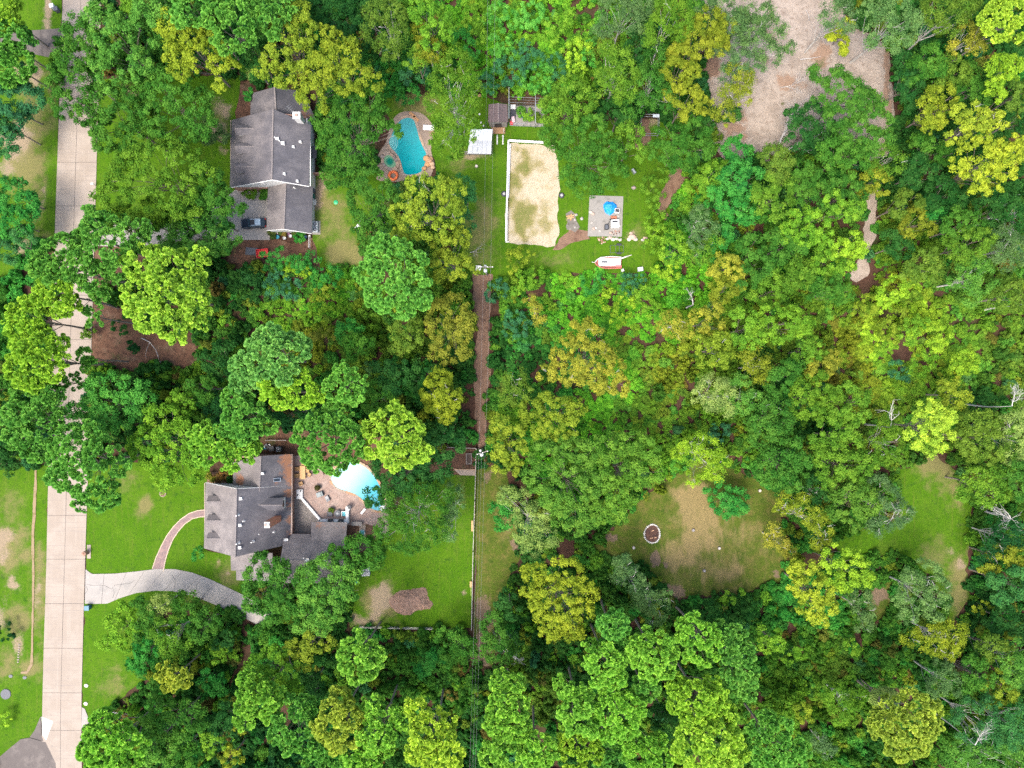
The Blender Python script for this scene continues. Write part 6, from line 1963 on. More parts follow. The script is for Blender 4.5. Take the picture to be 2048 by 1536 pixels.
lounge('lounge_chair', 'grey sling lounger on the brick patio nearer the blue pool steps', 641, 988, math.radians(200), M_DARKGREY, col((.20, .23, .23), .6), 1.35, .95)
lounge('lounge_chair', 'smaller grey folding lounger left of the patio curve', 656, 996.5, math.radians(120), M_DARKGREY, col((.25, .25, .25), .6), 1.1, .75)
def planter(px, py, r, label, leaf=(0.10, 0.15, 0.02), pot=(.22, .10, .05), h=.45, z=.11, sd=0):
    c = P(px, py)
    t = thing('potted_plant', label, 'plant', (c.x, c.y, z))
    MB().lathe((0, 0, 0), [(r * .6, 0), (r * .85, h), (r * .95, h), (r * .95, h + .05), (r * .7, h + .05)], 12).build('pot', col(pot, .7), t)
    V, T = lobe_tris('V', (0, 0, h + r * .4), r * 1.25, np.random.default_rng(50 + sd), (), 1.4)
    o = bpy.data.objects.new('leaves', fast_tris('leaves', V, M_LEAF, T)); put(o, t); o.color = (*leaf, 1)
    return t
planter(637, 974, .34, 'dark potted plant on the patio above the grey lounger', (.07, .07, .02), sd=1)
planter(664, 1019, .32, 'small green potted plant behind the wicker armchair', (.10, .17, .02), sd=2)
for i, (px, py, a) in enumerate(((727, 1022, 50), )):
    c = P(px, py)
    o = MB().box((0, 0, .22), (1.25, .42, .12), math.radians(a)).box((0, 0, .1), (.9, .3, .18), math.radians(a)).build('bench', M_WHITE)
    tag(o, 'short pale stone bench at the pool edge', 'bench'); o.location = (c.x, c.y, .1)
# dining set
dt = thing('dining_table', 'long orange teak dining table on the patio by the house', 'table', P(607.5, 944) + Vector((0, 0, .11)))
MB().box((0, 0, .72), (1.08, 2.45, .06)).build('table_top', M_TEAK, dt, bevel=.015)
for sx in (-1, 1):
    for sy in (-1, 1):
        MB().box((sx * .44, sy * 1.05, .35), (.09, .09, .7)).build('leg', M_TEAK, dt)
spots_ = [(597, 937, 0, 'upper left'), (596, 950.5, 0, 'lower left'), (617, 934, math.pi, 'upper right'), (617, 941, math.pi, 'middle right'), (620, 948.5, 2.7, 'lower right'), (608, 930, -math.pi / 2, 'top end'), (603.5, 966, 1.9, None)]
for (x, y, a, w_) in spots_:
    armchair('dining_chair', 'teak chair at the %s of the long dining table' % w_ if w_ else 'teak chair standing alone below the long dining table', x, y, a, M_TEAK, M_TEAK, w=.72, group='teak chairs round the dining table')
# planter box of the beds by the front of the lower house
sheet('mulch_bed', [(414, 968), (414, 946), (436, 943), (466, 938), (466, 968)], M_DIRT, 0.05, z=0.09)
for i, (x, y, r, cc) in enumerate(((421, 955, 8, 'orange'), (433, 955, 9, 'brown'), (447, 951, 9, 'brown'), (459, 943, 8, 'brown'), (461, 958, 7, 'oakdark'))):
    plant('V', cc, 1.6, [(x, y, r), (x + 3, y + 2, r * .7)], seed=4000 + i)
# bins and junk behind the north wing
def bin_(px, py, label, c_, rz=0, w=.6, h=1.05, z=0, lidc=None):
    c = P(px, py)
    t = thing('wheeled_bin', label, 'bin', (c.x, c.y, z), None, rz)
    mb = MB()
    mb.add([(-w * .42, -w * .42, .05), (w * .42, -w * .42, .05), (w * .42, w * .42, .05), (-w * .42, w * .42, .05), (-w / 2, -w / 2, h), (w / 2, -w / 2, h), (w / 2, w / 2, h), (-w / 2, w / 2, h)],
           [(0, 3, 2, 1), (4, 5, 6, 7), (0, 1, 5, 4), (1, 2, 6, 5), (2, 3, 7, 6), (3, 0, 4, 7)])
    mb.build('body', c_, t)
    MB().box((0, 0, h + .05), (w * 1.1, w * 1.12, .08)).build('lid', lidc or c_, t, bevel=.02)
    MB().tube([(-w * .62, -w * .4, h), (-w * .62, w * .4, h)], .03, 6).build('handle', c_, t)
    for s_ in (-1, 1):
        mb = MB(); mb.tube([(-w * .45, s_ * w * .38, .12), (-w * .45, s_ * w * .48, .12)], .12, 10); mb.build('wheel', M_BLACK, t)
    return t
bin_(547, 896.5, 'black wheeled bin behind the north wing of the lower house', M_BLACK, 0.2, .85)
ac_box_mats = (col((.33, .35, .36), .5), M_DARKGREY)
def air_con(px, py, label, rz=0, s=.95, h=.85, z=.05, case=None):
    c = P(px, py)
    t = thing('air_conditioner', label, 'air conditioner', (c.x, c.y, z), None, rz)
    MB().box((0, 0, h / 2), (s, s, h)).build('casing', case or ac_box_mats[0], t, bevel=.03)
    MB().cyl((0, 0, h), s * .40, .03, 20).build('fan_guard', M_BLACK, t)
    MB().torus((0, 0, h + .03), s * .40, .03, 20, 6).build('fan_ring', col((.45, .47, .48), .4), t)
    MB().cyl((0, 0, h + .03), s * .14, .05, 10).build('fan_hub', col((.40, .42, .44), .4), t)
    for k in range(4):
        MB().box((0, 0, h + .035), (s * .78, .02, .02), k * math.pi / 4).build('guard_bar', col((.45, .47, .48), .4), t)
    return t
air_con(560, 898, 'dark air conditioner beside the black bin behind the lower house', 0, 1.0, .9, .02, M_DARKGREY)
for i, (x, y, c_, s) in enumerate(((528, 893, M_WHITE, .35), (533, 890, col((.2, .22, .25)), .4), (537, 894, M_BLACK, .45), (540, 890, M_WHITE, .25), (531, 897, col((.05, .2, .3)), .3))):
    pass
jk = thing('junk_heap', 'heap of white and black odds and ends under the pine behind the lower house', 'junk', P(534, 893))
for i, (x, y, c_, s) in enumerate(((528, 893, M_WHITE, .35), (533, 890, M_DARKGREY, .4), (537, 894, M_BLACK, .45), (540, 890, M_WHITE, .25), (531, 897, tq, .3), (535, 898, M_BLACK, .4))):
    c = P(x, y)
    MB().box((c.x, c.y, s * .5), (s * 1.6, s, s), i * .7).build('crate', c_, jk, jk.location, bevel=.03)
for i, (x, y) in enumerate(((727, 1135), (736, 1135), (729, 1145.5), (736.5, 1145))):
    air_con(x, y, ('air conditioner at the upper left of the four among the trees', 'air conditioner at the upper right of the four among the trees', 'air conditioner at the lower left of the four among the trees', 'air conditioner at the lower right of the four among the trees')[i], 0, .85)
bin_(714, 1160, 'blue-green wheeled bin under the trees below the four air conditioners', tq, .4)
bin_(180, 1213, 'dark blue wheeled bin at the mouth of the curved driveway', col((.01, .11, .17), .45), 0.0, .8, 1.05)
tub = thing('paddling_tub', 'round teal tub on a pale slab below the patio', 'tub', P(725, 1064))
MB().box((0, .2, .13), (1.15, 2.5, .06)).build('slab', M_CONCRETE, tub)
MB().lathe((0, 0, .16), [(.5, 0), (.56, .3), (.5, .32), (.48, .2)], 22).build('rim', col((.35, .38, .36), .6), tub)
MB().cyl((0, 0, .3), .44, .12, 22).build('lid', col((.015, .17, .2), .6), tub)

# front yard of the lower house
rg_ = thing('tree_ring', 'ring of small pink stones round a mulch spot on the front lawn', 'stone ring', P(326, 987))
MB().cyl((0, 0, 0), .5, .09, 16).build('mulch', M_MULCH, rg_)
for k in range(13):
    a = k / 13 * 6.283
    MB().blob((.55 * math.cos(a), .55 * math.sin(a), .1), (.14, .12, .12), 6, 4, seed=k).build('stone', col((.36, .27, .22), .9), rg_)
mbx = thing('mailbox_pillar', 'red brick mailbox pillar with a pale slab at the road edge', 'mailbox', P(176, 1103))
MB().box((0.25, 0, .12), (.7, 2.6, .06)).build('slab', M_CONCRETE, mbx)
MB().box((0, -.1, .7), (.62, .62, 1.2)).build('pillar', M_BRICKWALL, mbx)
MB().lathe((0, -.1, 1.3), [(.5, 0), (.5, .08), (.12, .2), (.06, .3)], 4).build('cap', col((.28, .15, .1), .8), mbx)
MB().box((-.33, -.1, 1.0), (.05, .3, .25)).build('door', M_BLACK, mbx)
for i, (x, y) in enumerate(((173, 1371), (172, 1407))):
    c = P(x, y)
    o = MB().prism([(c.x + .42 * math.cos(a + .1 * (a % 2)), c.y + .36 * math.sin(a)) for a in (0.2, 1.2, 2.1, 3.0, 4.2, 5.3)], -.05, .14).build('stepping_stone', col((.5, .46, .38), .9))
    tag(o, ('pale stepping stone by the road, upper of two', 'pale stepping stone by the road, lower of two')[i], 'stone')
for i, (x, y) in enumerate(((22, 1352), (50, 1355))):
    c = P(x, y)
    o = MB().prism([(c.x + .4 * math.cos(a), c.y + .32 * math.sin(a)) for a in (0.1, 1.1, 2.2, 3.2, 4.1, 5.2)], -.05, .12).build('manhole_lid', col((.14, .14, .145), .9))
    tag(o, ('grey lid in the grass nearer the left photo edge', 'grey lid in the grass beside the curved groove')[i], 'lid')
c = P(12, 1388)
o = MB().cyl((0, 0, 0), 1.0, .14, 22, .96).build('manhole_lid', col((.115, .115, .12), .9)); o.location = (c.x, c.y, 0)
tag(o, 'large round dark grey lid in the lawn at lower left', 'lid')
st_ = thing('stone_row', 'short row of pale stones in the lawn left of the road', 'stones', P(38, 1310))
for k in range(8):
    c = P(39 - k * .4, 1289 + k * 5)
    MB().blob((c.x, c.y, .06), (.24, .18, .09), 6, 4, seed=k + 9).build('stone', col((.24, .20, .155), .9), st_, st_.location)
plant('V', 'dark', 2.5, [(8, 1258, 14), (16, 1270, 12), (2, 1272, 12)], seed=5001)
plant('V', 'ygbright', 2, [(6, 1440, 12), (14, 1434, 9)], seed=5002)
c = P(47, 782)
o = MB().cyl((0, 0, 0), .12, 1.0, 8).box((0, 0, 1.05), (.35, .25, .2)).build('marker_post', M_WHITE); o.location = (c.x, c.y, 0); tag(o, 'white marker post in the grass left of the roadside pines', 'post')
for i, (x, y) in enumerate(((110, 17), (118, 23))):
    bin_(x, y, ('white wheeled bin by the road near the top left corner', 'dark wheeled bin by the road near the top left corner')[i], (M_WHITE, M_DARKGREY)[i], .2, .7)
c = P(192, 371)
mb2 = thing('mailbox', 'small white mailbox on a post at the right edge of the upper road', 'mailbox', c)
MB().box((0, 0, .55), (.1, .1, 1.1)).build('post', M_GREYWOOD, mb2)
MB().box((0, 0, 1.2), (.55, .3, .28)).build('box', M_WHITE, mb2, bevel=.05)
MB().box((-.29, 0, 1.2), (.03, .24, .22)).build('door', M_METAL, mb2)

# ------------------------------------------------------------------ upper house yard
car = thing('parked_car', 'dark blue estate car parked under the tree beside the garage wing', 'car', P(510, 448.5) + Vector((0, 0, .10)), None, math.pi + .05)
M_CARPAINT, nt, b, _ = new_mat('dark_car_paint')
b.inputs['Base Color'].default_value = (.012, .02, .032, 1); b.inputs['Roughness'].default_value = .25; b.inputs['Coat Weight'].default_value = .6
M_SKYGLASS, nt, b, _ = new_mat('car_glass')
b.inputs['Base Color'].default_value = (.03, .05, .07, 1); b.inputs['Roughness'].default_value = .05
prof = [(-2.35, .45, .80), (-2.30, .80, .84), (-1.9, .98, .88), (-1.05, 1.0, .90), (-.2, 1.0, .92), (1.0, 1.0, .92), (1.9, .98, .90), (2.3, .9, .84), (2.38, .45, .80)]
mb = MB(); vs, fs = [], []
for (x, zt, w) in prof:
    vs += [(x, -w, .25), (x, -w * 1.02, .6 if zt > .6 else .35), (x, -w * .9, zt), (x, w * .9, zt), (x, w * 1.02, .6 if zt > .6 else .35), (x, w, .25)]
for i in range(len(prof) - 1):
    for k in range(5):
        fs.append((i * 6 + k, i * 6 + k + 1, (i + 1) * 6 + k + 1, (i + 1) * 6 + k))
    fs.append((i * 6 + 5, i * 6, (i + 1) * 6, (i + 1) * 6 + 5))
fs += [tuple(range(6)), tuple(reversed(range(len(vs) - 6, len(vs))))]
mb.add(vs, fs); mb.build('body', M_CARPAINT, car, None, True, .03)
mb = MB()
cab = [(.95, 1.0, .80), (.25, 1.50, .66), (-1.55, 1.52, .66), (-2.2, 1.0, .78)]
vs = []
for (x, z, w) in cab: vs += [(x, -w, z), (x, w, z)]
mb.add(vs, [(0, 1, 3, 2), (2, 3, 5, 4), (4, 5, 7, 6), (0, 2, 4, 6), (1, 7, 5, 3), (0, 6, 7, 1)])
mb.build('cabin_glass', M_SKYGLASS, car)
MB().box((-.65, 0, 1.535), (1.9, 1.34, .05)).build('roof', col((.30, .38, .44), .35, .05), car, bevel=.02)
MB().box((-.1, 0, 1.57), (.85, 1.0, .03)).build('sunroof', M_BLACK, car)
for s_ in (-1, 1):
    MB().box((-.65, s_ * .62, 1.59), (1.9, .05, .05)).build('roof_rail', M_METAL, car)
    MB().box((.75, s_ * 1.02, 1.02), (.16, .2, .14)).build('mirror', M_CARPAINT, car, bevel=.02)
    MB().box((2.2, s_ * .62, .72), (.22, .38, .16)).build('headlight', M_WHITE, car)
    MB().box((-2.3, s_ * .68, .82), (.1, .3, .2)).build('tail_light', col((.4, .02, .02), .3), car)
    for x in (-1.45, 1.45):
        mb = MB(); mb.tube([(x, s_ * .78, .33), (x, s_ * .98, .33)], .33, 16); w_ = mb.build('wheel', M_BLACK, car)
        mb = MB(); mb.tube([(x, s_ * .97, .33), (x, s_ * 1.0, .33)], .2, 10); mb.build('rim', M_METAL, w_)
MB().box((1.6, 0, .99), (1.1, 1.5, .03)).build('bonnet', M_CARPAINT, car)

for i, (x, y) in enumerate(((632.5, 450), (632.5, 461))):
    air_con(x, y, ('pale air conditioner by the garage wing, upper of two', 'pale air conditioner by the garage wing, lower of two')[i], 0, .95, .85, .08, col((.45, .48, .50), .45))
c = P(633, 455.5); o = MB().box((0, 0, .04), (1.5, 2.6, .08)).build('concrete_pad', M_OLDCON); o.location = (c.x, c.y, 0); tag(o, None, None, None, 'structure')
bin_(628, 395, 'green wheeled bin against the east wall of the garage wing', col((.01, .10, .07), .5), 0, .75)
bin_(629, 384, 'dark grey wheeled bin above the green bin by the garage wing', M_DARKGREY, .1, .7)
c = P(628.5, 406)
o = MB().box((0, 0, .3), (.9, .9, .6)).box((0, 0, .63), (1.0, 1.0, .08)).build('storage_box', M_TRIM, bevel=.02); o.location = (c.x, c.y, 0); tag(o, 'cream storage box below the green bin by the garage wing', 'box')
c = P(672, 405)
o = MB().lathe((0, 0, .02), [(.42, 0), (.42, .12), (.30, .16), (.12, .22), (.05, .22)], 18).build('sprinkler_lid', col((.02, .30, .12), .5)); o.location = (c.x, c.y, 0); tag(o, 'small round green lid on the lawn right of the garage', 'lid')
pots = [(541, 466.5, .3, (.5, .5, .48), (.10, .14, .03)), (549, 466, .26, (.10, .12, .16), (.12, .16, .03)), (549, 474, .28, (.06, .10, .16), (.05, .10, .02)), (556, 475, .38, (.02, .22, .30), None), (557, 466, .25, (.5, .46, .46), None), (563, 466, .24, (.5, .5, .5), (.10, .16, .03)),
        (570, 470, .35, (.45, .08, .06), (.20, .16, .03)), (570, 477, .32, (.48, .48, .48), None), (578, 469, .3, (.15, .06, .12), None), (582, 473, .3, (.48, .48, .50), None), (591, 468, .24, (.5, .5, .5), (.09, .15, .03)), (612, 475, .32, (.08, .17, .30), None), (620, 473, .22, (.5, .5, .5), None)]
words = ['white pot with a seedling, first in the row below the garage', 'charcoal pot with green sprigs in the garage row', 'navy pot with dark leaves, lower in the garage row', 'large teal empty pot in the row below the garage', 'pinkish white empty pot close to the garage gable', 'white pot with sprigs left of the red pot',
         'red pot with yellowish leaves in the row below the garage', 'white basin below the red pot', 'plum-coloured pot right of the red pot', 'white tub right of the plum pot', 'small white pot with leaves left of the big green bush', 'blue tub right of the big green bush below the garage', 'small white pot at the garage corner post']
for i, (x, y, r, pc_, lf) in enumerate(pots):
    if lf: planter(x, y, r, words[i], lf, pc_, .4, .03, 20 + i)
    else:
        c = P(x, y)
        o = MB().lathe((0, 0, 0), [(r * .75, 0), (r, .4), (r, .45), (r * .88, .45), (r * .8, .3)], 16).build('pot', col(pc_, .6)); o.location = (c.x, c.y, .03); tag(o, words[i], 'pot')
plant('V', 'emerald', 1.6, [(595, 473, 8), (602, 475, 9), (598, 478, 8)], seed=5010)
plant('V', 'oakyellow', 1.6, [(495, 385, 9), (507, 387, 10), (520, 388, 9)], seed=5011)
plant('V', 'oak', 1.8, [(531, 386, 7), (527, 392, 6)], seed=5012)
c = P(622, 476)
o = MB().box((0, 0, .85), (.1, .1, 1.7)).box((0, -1.0, 1.5), (.06, 2.2, .08)).box((0, -2.0, .75), (.1, .1, 1.5)).box((0, -1.0, .7), (.05, 2.2, .08)).build('fence_panel', M_METAL); o.location = (c.x, c.y, 0); tag(o, 'short grey metal fence panel at the garage corner', 'fence')
# red trailer half under the shrubs
rt_ = thing('utility_trailer', 'small bright red utility trailer half hidden by shrubs', 'trailer', P(528, 508), None, .12)
M_RED = col((.55, .03, .03), .45, .1)
MB().box((0, 0, .55), (2.2, 1.5, .08)).build('floor', M_RED, rt_)
for (c_, s_) in (((0, .75, .8), (2.2, .06, .5)), ((0, -.75, .8), (2.2, .06, .5)), ((1.1, 0, .8), (.06, 1.5, .5)), ((-1.1, 0, .8), (.06, 1.5, .5))):
    MB().box(c_, s_).build('side_panel', M_RED, rt_)
for s_ in (-1, 1):
    mb = MB(); mb.tube([(0, s_ * .82, .32), (0, s_ * 1.0, .32)], .32, 14); mb.build('wheel', M_BLACK, rt_)
MB().tube([(-1.1, 0, .5), (-2.2, 0, .4)], .05, 6).build('tow_bar', M_BLACK, rt_)
c = P(503, 503); o = MB().slab([(-1.2, -.6, .12), (1.0, -.8, .10), (1.2, .6, .14), (-1.0, .8, .10)], .08).build('tarpaulin', M_DARKGREY); o.location = (c.x, c.y, 0); tag(o, 'dark grey tarpaulin on the ground left of the red trailer', 'tarp')
# white tarp over something under the gold tree
tp = MB(); rr = random.Random(3)
g5 = [[(i, j) for i in range(6)] for j in range(5)]
for j in range(5):
    for i in range(6):
        tp.v.append((-1.3 + i * .5 + rr.uniform(-.12, .12), -1.1 + j * .55 + rr.uniform(-.12, .12), max(.1, 1.3 - .28 * ((i - 2.5) ** 2 + (j - 2) ** 2) ** .9 + rr.uniform(-.2, .2))))
for j in range(4):
    for i in range(5):
        k = j * 6 + i; tp.f.append((k, k + 1, k + 7, k + 6))
o = tp.build('covered_boat', M_WHITE); c = P(727, 453); o.location = (c.x, c.y, 0); o.rotation_euler = (0, 0, .9); tag(o, 'crumpled white cover over a boat under the golden tree', 'boat cover')

# dog run beside the shed
dr = thing('dog_run', 'concrete dog run with tall grey posts beside the brown-roofed shed', 'dog run', P(1052, 235))
flat = MB().prism([P(a, b_)[:2] for a, b_ in ((1020, 212), (1090, 214), (1086, 254), (1020, 252))], -.05, .12)
flat.build('slab', M_OLDCON, dr, dr.location)
for (x, y0, y1) in ((1018, 246, 186), (1070, 256, 190)):
    a = P(x, y0); b_ = P(x, y1)
    MB().tube([(a.x, a.y, 0), (a.x, a.y, 2.6)], .06, 6).build('post', M_METAL, dr, dr.location)
    MB().tube([(b_.x, b_.y, 0), (b_.x, b_.y, 2.6)], .06, 6).build('post', M_METAL, dr, dr.location)
    MB().tube([(a.x, a.y, 2.6), (b_.x, b_.y, 2.6)], .07, 6).build('top_rail', M_METAL, dr, dr.location)
for (q0, q1) in (((1018, 200), (1090, 203)), ((1020, 211), (1092, 213)), ((1019, 252), (1088, 255))):
    a, b_ = P(*q0), P(*q1)
    for z_ in (1.5, .3):
        MB().tube([(a.x, a.y, z_), (b_.x, b_.y, z_)], .03, 5).build('rail', M_METAL, dr, dr.location)
    for k in range(6):
        p_ = a.lerp(b_, k / 5)
        MB().tube([(p_.x, p_.y, 0), (p_.x, p_.y, 1.6)], .035, 5).build('post', M_METAL, dr, dr.location)
for i, (x, y, s, m_, nm, lb, ct_) in enumerate(((1026, 228, (1.0, 2.1, .25), M_BLACK, 'rubber_mat', 'black mat at the left end of the dog run', 'mat'), (1026, 216, (.9, .8, .5), M_TRIM, 'crate', 'cream crate in the top left corner of the dog run', 'crate'),
        (1026.5, 241, (.55, 1.0, .55), col((.5, .35, .36), .5), 'dog_kennel', 'pink and white box at the lower left of the dog run', 'box'), (1023, 247, (.55, .6, .35), M_RED, 'bucket', 'red bucket at the lower left corner of the dog run', 'bucket'),
        (1048, 234, (.8, .55, .5), col((.08, .25, .27), .5), 'storage_tub', 'teal storage tub under the plants in the dog run', 'tub'))):
    c = P(x, y)
    o = MB().box((0, 0, s[2] / 2), s).box((0, 0, s[2]), (s[0] * 1.05, s[1] * 1.05, .05)).build(nm, m_, bevel=.03); o.location = (c.x, c.y, .125); o.rotation_euler = (0, 0, (i % 3 - 1) * .12); tag(o, lb, ct_)
plant('V', 'yg', 1.9, [(1056, 226, 9), (1058, 234, 8)], seed=5020)
plant('V', 'oak2', 1.3, [(1040, 226, 8), (1043, 220, 6)], seed=5021)
plant('V', 'olive', 1.2, [(1075, 232, 6), (1074, 240, 5)], seed=5022)
# white rail of the arena
ar = thing('arena_rail', 'white board rail along the top and left of the sandy arena', 'fence', P(1016, 284))
def rail_run(parent, a, b_, n, z=(1.05, .6), w=.28, mat=None, org=None, pmat=None, h=1.1):
    a, b_ = P(*a), P(*b_)
    ang = math.atan2(b_.y - a.y, b_.x - a.x)
    for k in range(n + 1):
        p_ = a.lerp(b_, k / n)
        MB().box((p_.x, p_.y, h / 2), (.14, .14, h)).build('post', pmat or mat, parent, org)
    for k in range(n):
        p_, q_ = a.lerp(b_, k / n), a.lerp(b_, (k + 1) / n)
        for zz in z:
            m_ = (p_ + q_) / 2
            MB().box((m_.x, m_.y, zz), ((q_ - p_).length - .02, w, .07), ang).build('rail', mat, parent, org)
rail_run(ar, (1018, 284), (1086, 288), 4, mat=M_WHITE, org=ar.location)
rail_run(ar, (1017, 284), (1013, 440), 7, mat=M_WHITE, org=ar.location)
rail_run(ar, (1020, 290), (1016.5, 396), 5, z=(.5,), mat=M_WHITE, org=ar.location, h=.5)
rail_run(ar, (1013, 440), (1012.5, 484), 2, z=(.9,), mat=M_WHITE, org=ar.location, w=.36, h=.9)
c = P(1014.5, 485); MB().box((c.x, c.y, .5), (.7, .14, .1)).build('rail', M_WHITE, ar, ar.location)
def tyre(px, py, label, rz=0):
    c = P(px, py)
    t = thing('tyre', label, 'tyre', (c.x, c.y, 0))
    MB().torus((0, 0, .14), .40, .16, 20, 8, .85).build('rubber', M_BLACK, t, None, True)
    MB().cyl((0, 0, .06), .27, .12, 14).build('hub', col((.32, .32, .31), .7), t)
tyre(1008, 388, 'old tyre on the grass left of the arena rail')
tyre(1123, 391, 'old tyre on the grass right of the arena')
fp = thing('log_stack', 'orange cut logs lying on the grey ash patch', 'logs', P(1140, 433))
for k, (x, y, a, L) in enumerate(((1137, 432, .2, .9), (1141, 431, .8, .7), (1143, 434, -.2, .9), (1139, 436, .1, .8), (1142, 438, 1.2, .6), (1146, 431, .4, .5))):
    c = P(x, y, .15)
    d = Vector((math.cos(a), math.sin(a), .05)) * L / 2
    MB().tube([c - d, c + d], .13, 8).build('log', (M_ORANGESTONE[0], col((.42, .28, .12), .8))[k % 2], fp, fp.location)
for i, (x, y, s) in enumerate(((1152, 430, .25), (1150, 440, .22), (1163, 438, .3), (1150, 455, .2))):
    c = P(x, y); o = MB().blob((0, 0, s * .4), (s * 1.2, s, s * .7), seed=60 + i).build('stone', col((.30, .28, .25), .9)); o.location = (c.x, c.y, .1)
    tag(o, ('small grey stone right of the orange logs', 'grey stone below right of the orange logs', 'grey stone midway between the logs and the slab', 'grey stone at the foot of the ash patch')[i], 'stone')
# concrete pad with the blue tarp
cp_ = MB().prism([P(a, b_)[:2] for a, b_ in ((1179, 391), (1246.5, 393), (1243.5, 474), (1212, 473), (1175, 473))], -.05, .13).build('concrete_pad', M_OLDCON)
cp_['kind'] = 'structure'
tb = MB(); rr = random.Random(8)
R_ = 9
for j in range(R_):
    for i in range(16):
        a = i / 16 * 6.283; r_ = j / (R_ - 1)
        zz = .62 * (1 - r_ ** 2.2) + rr.uniform(-.06, .06) * (1 if j < R_ - 1 else 0) + .05
        q_ = 1.28 * r_ * (1 + (.09 * math.sin(3 * a + .5) + .05 * math.sin(7 * a)) * r_)
        tb.v.append((q_ * math.cos(a), q_ * math.sin(a), zz))
for j in range(R_ - 1):
    for i in range(16):
        tb.f.append((j * 16 + i, (j + 1) * 16 + i, (j + 1) * 16 + (i + 1) % 16, j * 16 + (i + 1) % 16))
o = tb.build('tarpaulin', plain('blue_tarp', (0.006, 0.22, 0.62), .5, .3, 3.0, bmp=.4)); c = P(1219.5, 416); o.location = (c.x, c.y, .13); tag(o, 'crumpled bright blue tarp heaped on the concrete pad', 'tarp')
def bx(nm, px, py, s, mat, label, cat, rz=0, z=.13, lid=None):
    c = P(px, py); t = thing(nm, label, cat, (c.x, c.y, z), None, rz)
    MB().box((0, 0, s[2] / 2), s).build('body', mat, t, bevel=.02)
    MB().box((0, 0, s[2] + .04), (s[0] * .8, s[1] * .7, .06)).build('top', lid or mat, t)
    return t
bx('cool_box', 1233.5, 423, (.95, .85, .6), M_WHITE, 'white chest with a black top touching the blue tarp', 'chest', -.15, lid=M_BLACK)
t = bx('cabinet', 1229, 449, (1.55, 1.5, .8), M_WHITE, 'white cabinet top with a black panel on the concrete pad', 'cabinet', .03)
MB().box((-.05, .33, .9), (1.0, .35, .04)).build('panel', M_BLACK, t)
MB().box((.2, -.35, .89), (.35, .25, .03)).build('basin', col((.3, .38, .42), .4), t)
bx('red_crate', 1227, 436, (1.1, .55, .35), col((.35, .12, .06), .7), 'rusty red crate above the white cabinet', 'crate', .02)
t = thing('barbecue', 'black barbecue with a long handle at the lower part of the pad', 'barbecue', P(1212, 456) + Vector((0, 0, .13)))
MB().box((0, 0, .55), (.78, .95, .5)).build('fire_box', M_BLACK, t, bevel=.05)
MB().box((0, 0, .83), (.55, .7, .06)).build('lid', M_DARKGREY, t, bevel=.03)
for sx in (-1, 1):
    for sy in (-1, 1): MB().box((sx * .33, sy * .4, .15), (.05, .05, .3)).build('leg', M_BLACK, t)
MB().tube([(.2, .5, .75), (.85, 1.35, .8)], .06, 6).build('chimney_pipe', M_BLACK, t)
MB().tube([(.55, 1.4, .8), (1.5, 1.5, .8)], .09, 6).build('pipe_arm', M_BLACK, t)
for i, (x, y, s) in enumerate(((1181, 425, .28), (1186, 428, .3), (1183, 446, .2), (1192, 456, .22), (1187, 458, .25), (1236, 433, .22), (1239, 452, .2), (1221, 466, .25), (1199, 462, .2), (1226, 479, .35), (1220, 476, .3), (1233, 478, .3), (1215, 478, .28), (1264, 474, .6), (1271, 479, .35), (1258, 479, .35), (1290, 477, .35), (1285, 480, .28), (1240, 480, .3), (1262, 467, .3))):
    c = P(x, y); o = MB().blob((0, 0, s * .4), (s * 1.25, s, s * .6), seed=70 + i).build('stone', (col((.46, .41, .35), .9), col((.40, .28, .22), .9), col((.36, .33, .29), .9))[i % 3]); o.location = (c.x, c.y, .12 if y < 473 and x < 1245 else .02)
    PEB = globals().setdefault('PEBBLES', []); PEB.append((o, x, y))
br = thing('brick_circle', 'half-round bed of old red bricks at the bottom edge of the concrete pad', 'bricks', P(1203, 481))
rr = random.Random(21)
for k in range(26):
    a = rr.uniform(0, 6.283); r_ = rr.uniform(.0, .78) ** .6
    MB().box((r_ * math.cos(a), r_ * .85 * math.sin(a), .07 + .03 * rr.random()), (.26, .13, .1), rr.uniform(0, 3.1)).build('brick', (M_MULCH, col((.36, .17, .12), .9), col((.42, .30, .24), .9))[k % 3], br)
br2 = thing('brick_heap', 'scatter of broken bricks on the lower right of the concrete pad', 'bricks', P(1232, 466) + Vector((0, 0, .13)))
for k in range(22):
    MB().box((rr.uniform(-.8, .8), rr.uniform(-.45, .45), .06), (.25, .14, .1), rr.uniform(0, 3.1)).build('brick', (col((.30, .17, .12), .9), col((.36, .30, .25), .9))[k % 2], br2)
mf = thing('metal_frame', 'dark open metal frame standing on the grass above the red boat', 'frame', P(1236, 500))
for x in (-1.6, -.6, .1, .9):
    MB().tube([(x, -.7, 0), (x, -.7, 1.0), (x, .7, 1.0), (x, .7, 0)], .035, 5).build('hoop', M_DARKGREY, mf)
for y in (-.7, .7): MB().tube([(-1.6, y, 1.0), (.9, y, 1.0)], .03, 5).build('rail', M_DARKGREY, mf)
for y in (-.75, .95): MB().box((0.1, y, .5), (.9, .3, .3)).build('bracket', M_BLACK, mf)
bt_ = thing('rowing_boat', 'old red and white open boat lying on the lower lawn edge', 'boat', P(1222, 526))
mb = MB(); vs, fs = [], []
sect = [(-3.1, .05, .55), (-2.7, .55, .55), (-2.0, .95, .5), (-.8, 1.1, .48), (.8, 1.1, .48), (1.9, 1.02, .48)]
for (x, w, h_) in sect:
    vs += [(x, -w, h_), (x + .05, -w * .75, .12), (x + .05, w * .75, .12), (x, w, h_)]
for i in range(len(sect) - 1):
    for k in range(3): fs.append((i * 4 + k, i * 4 + k + 1, (i + 1) * 4 + k + 1, (i + 1) * 4 + k))
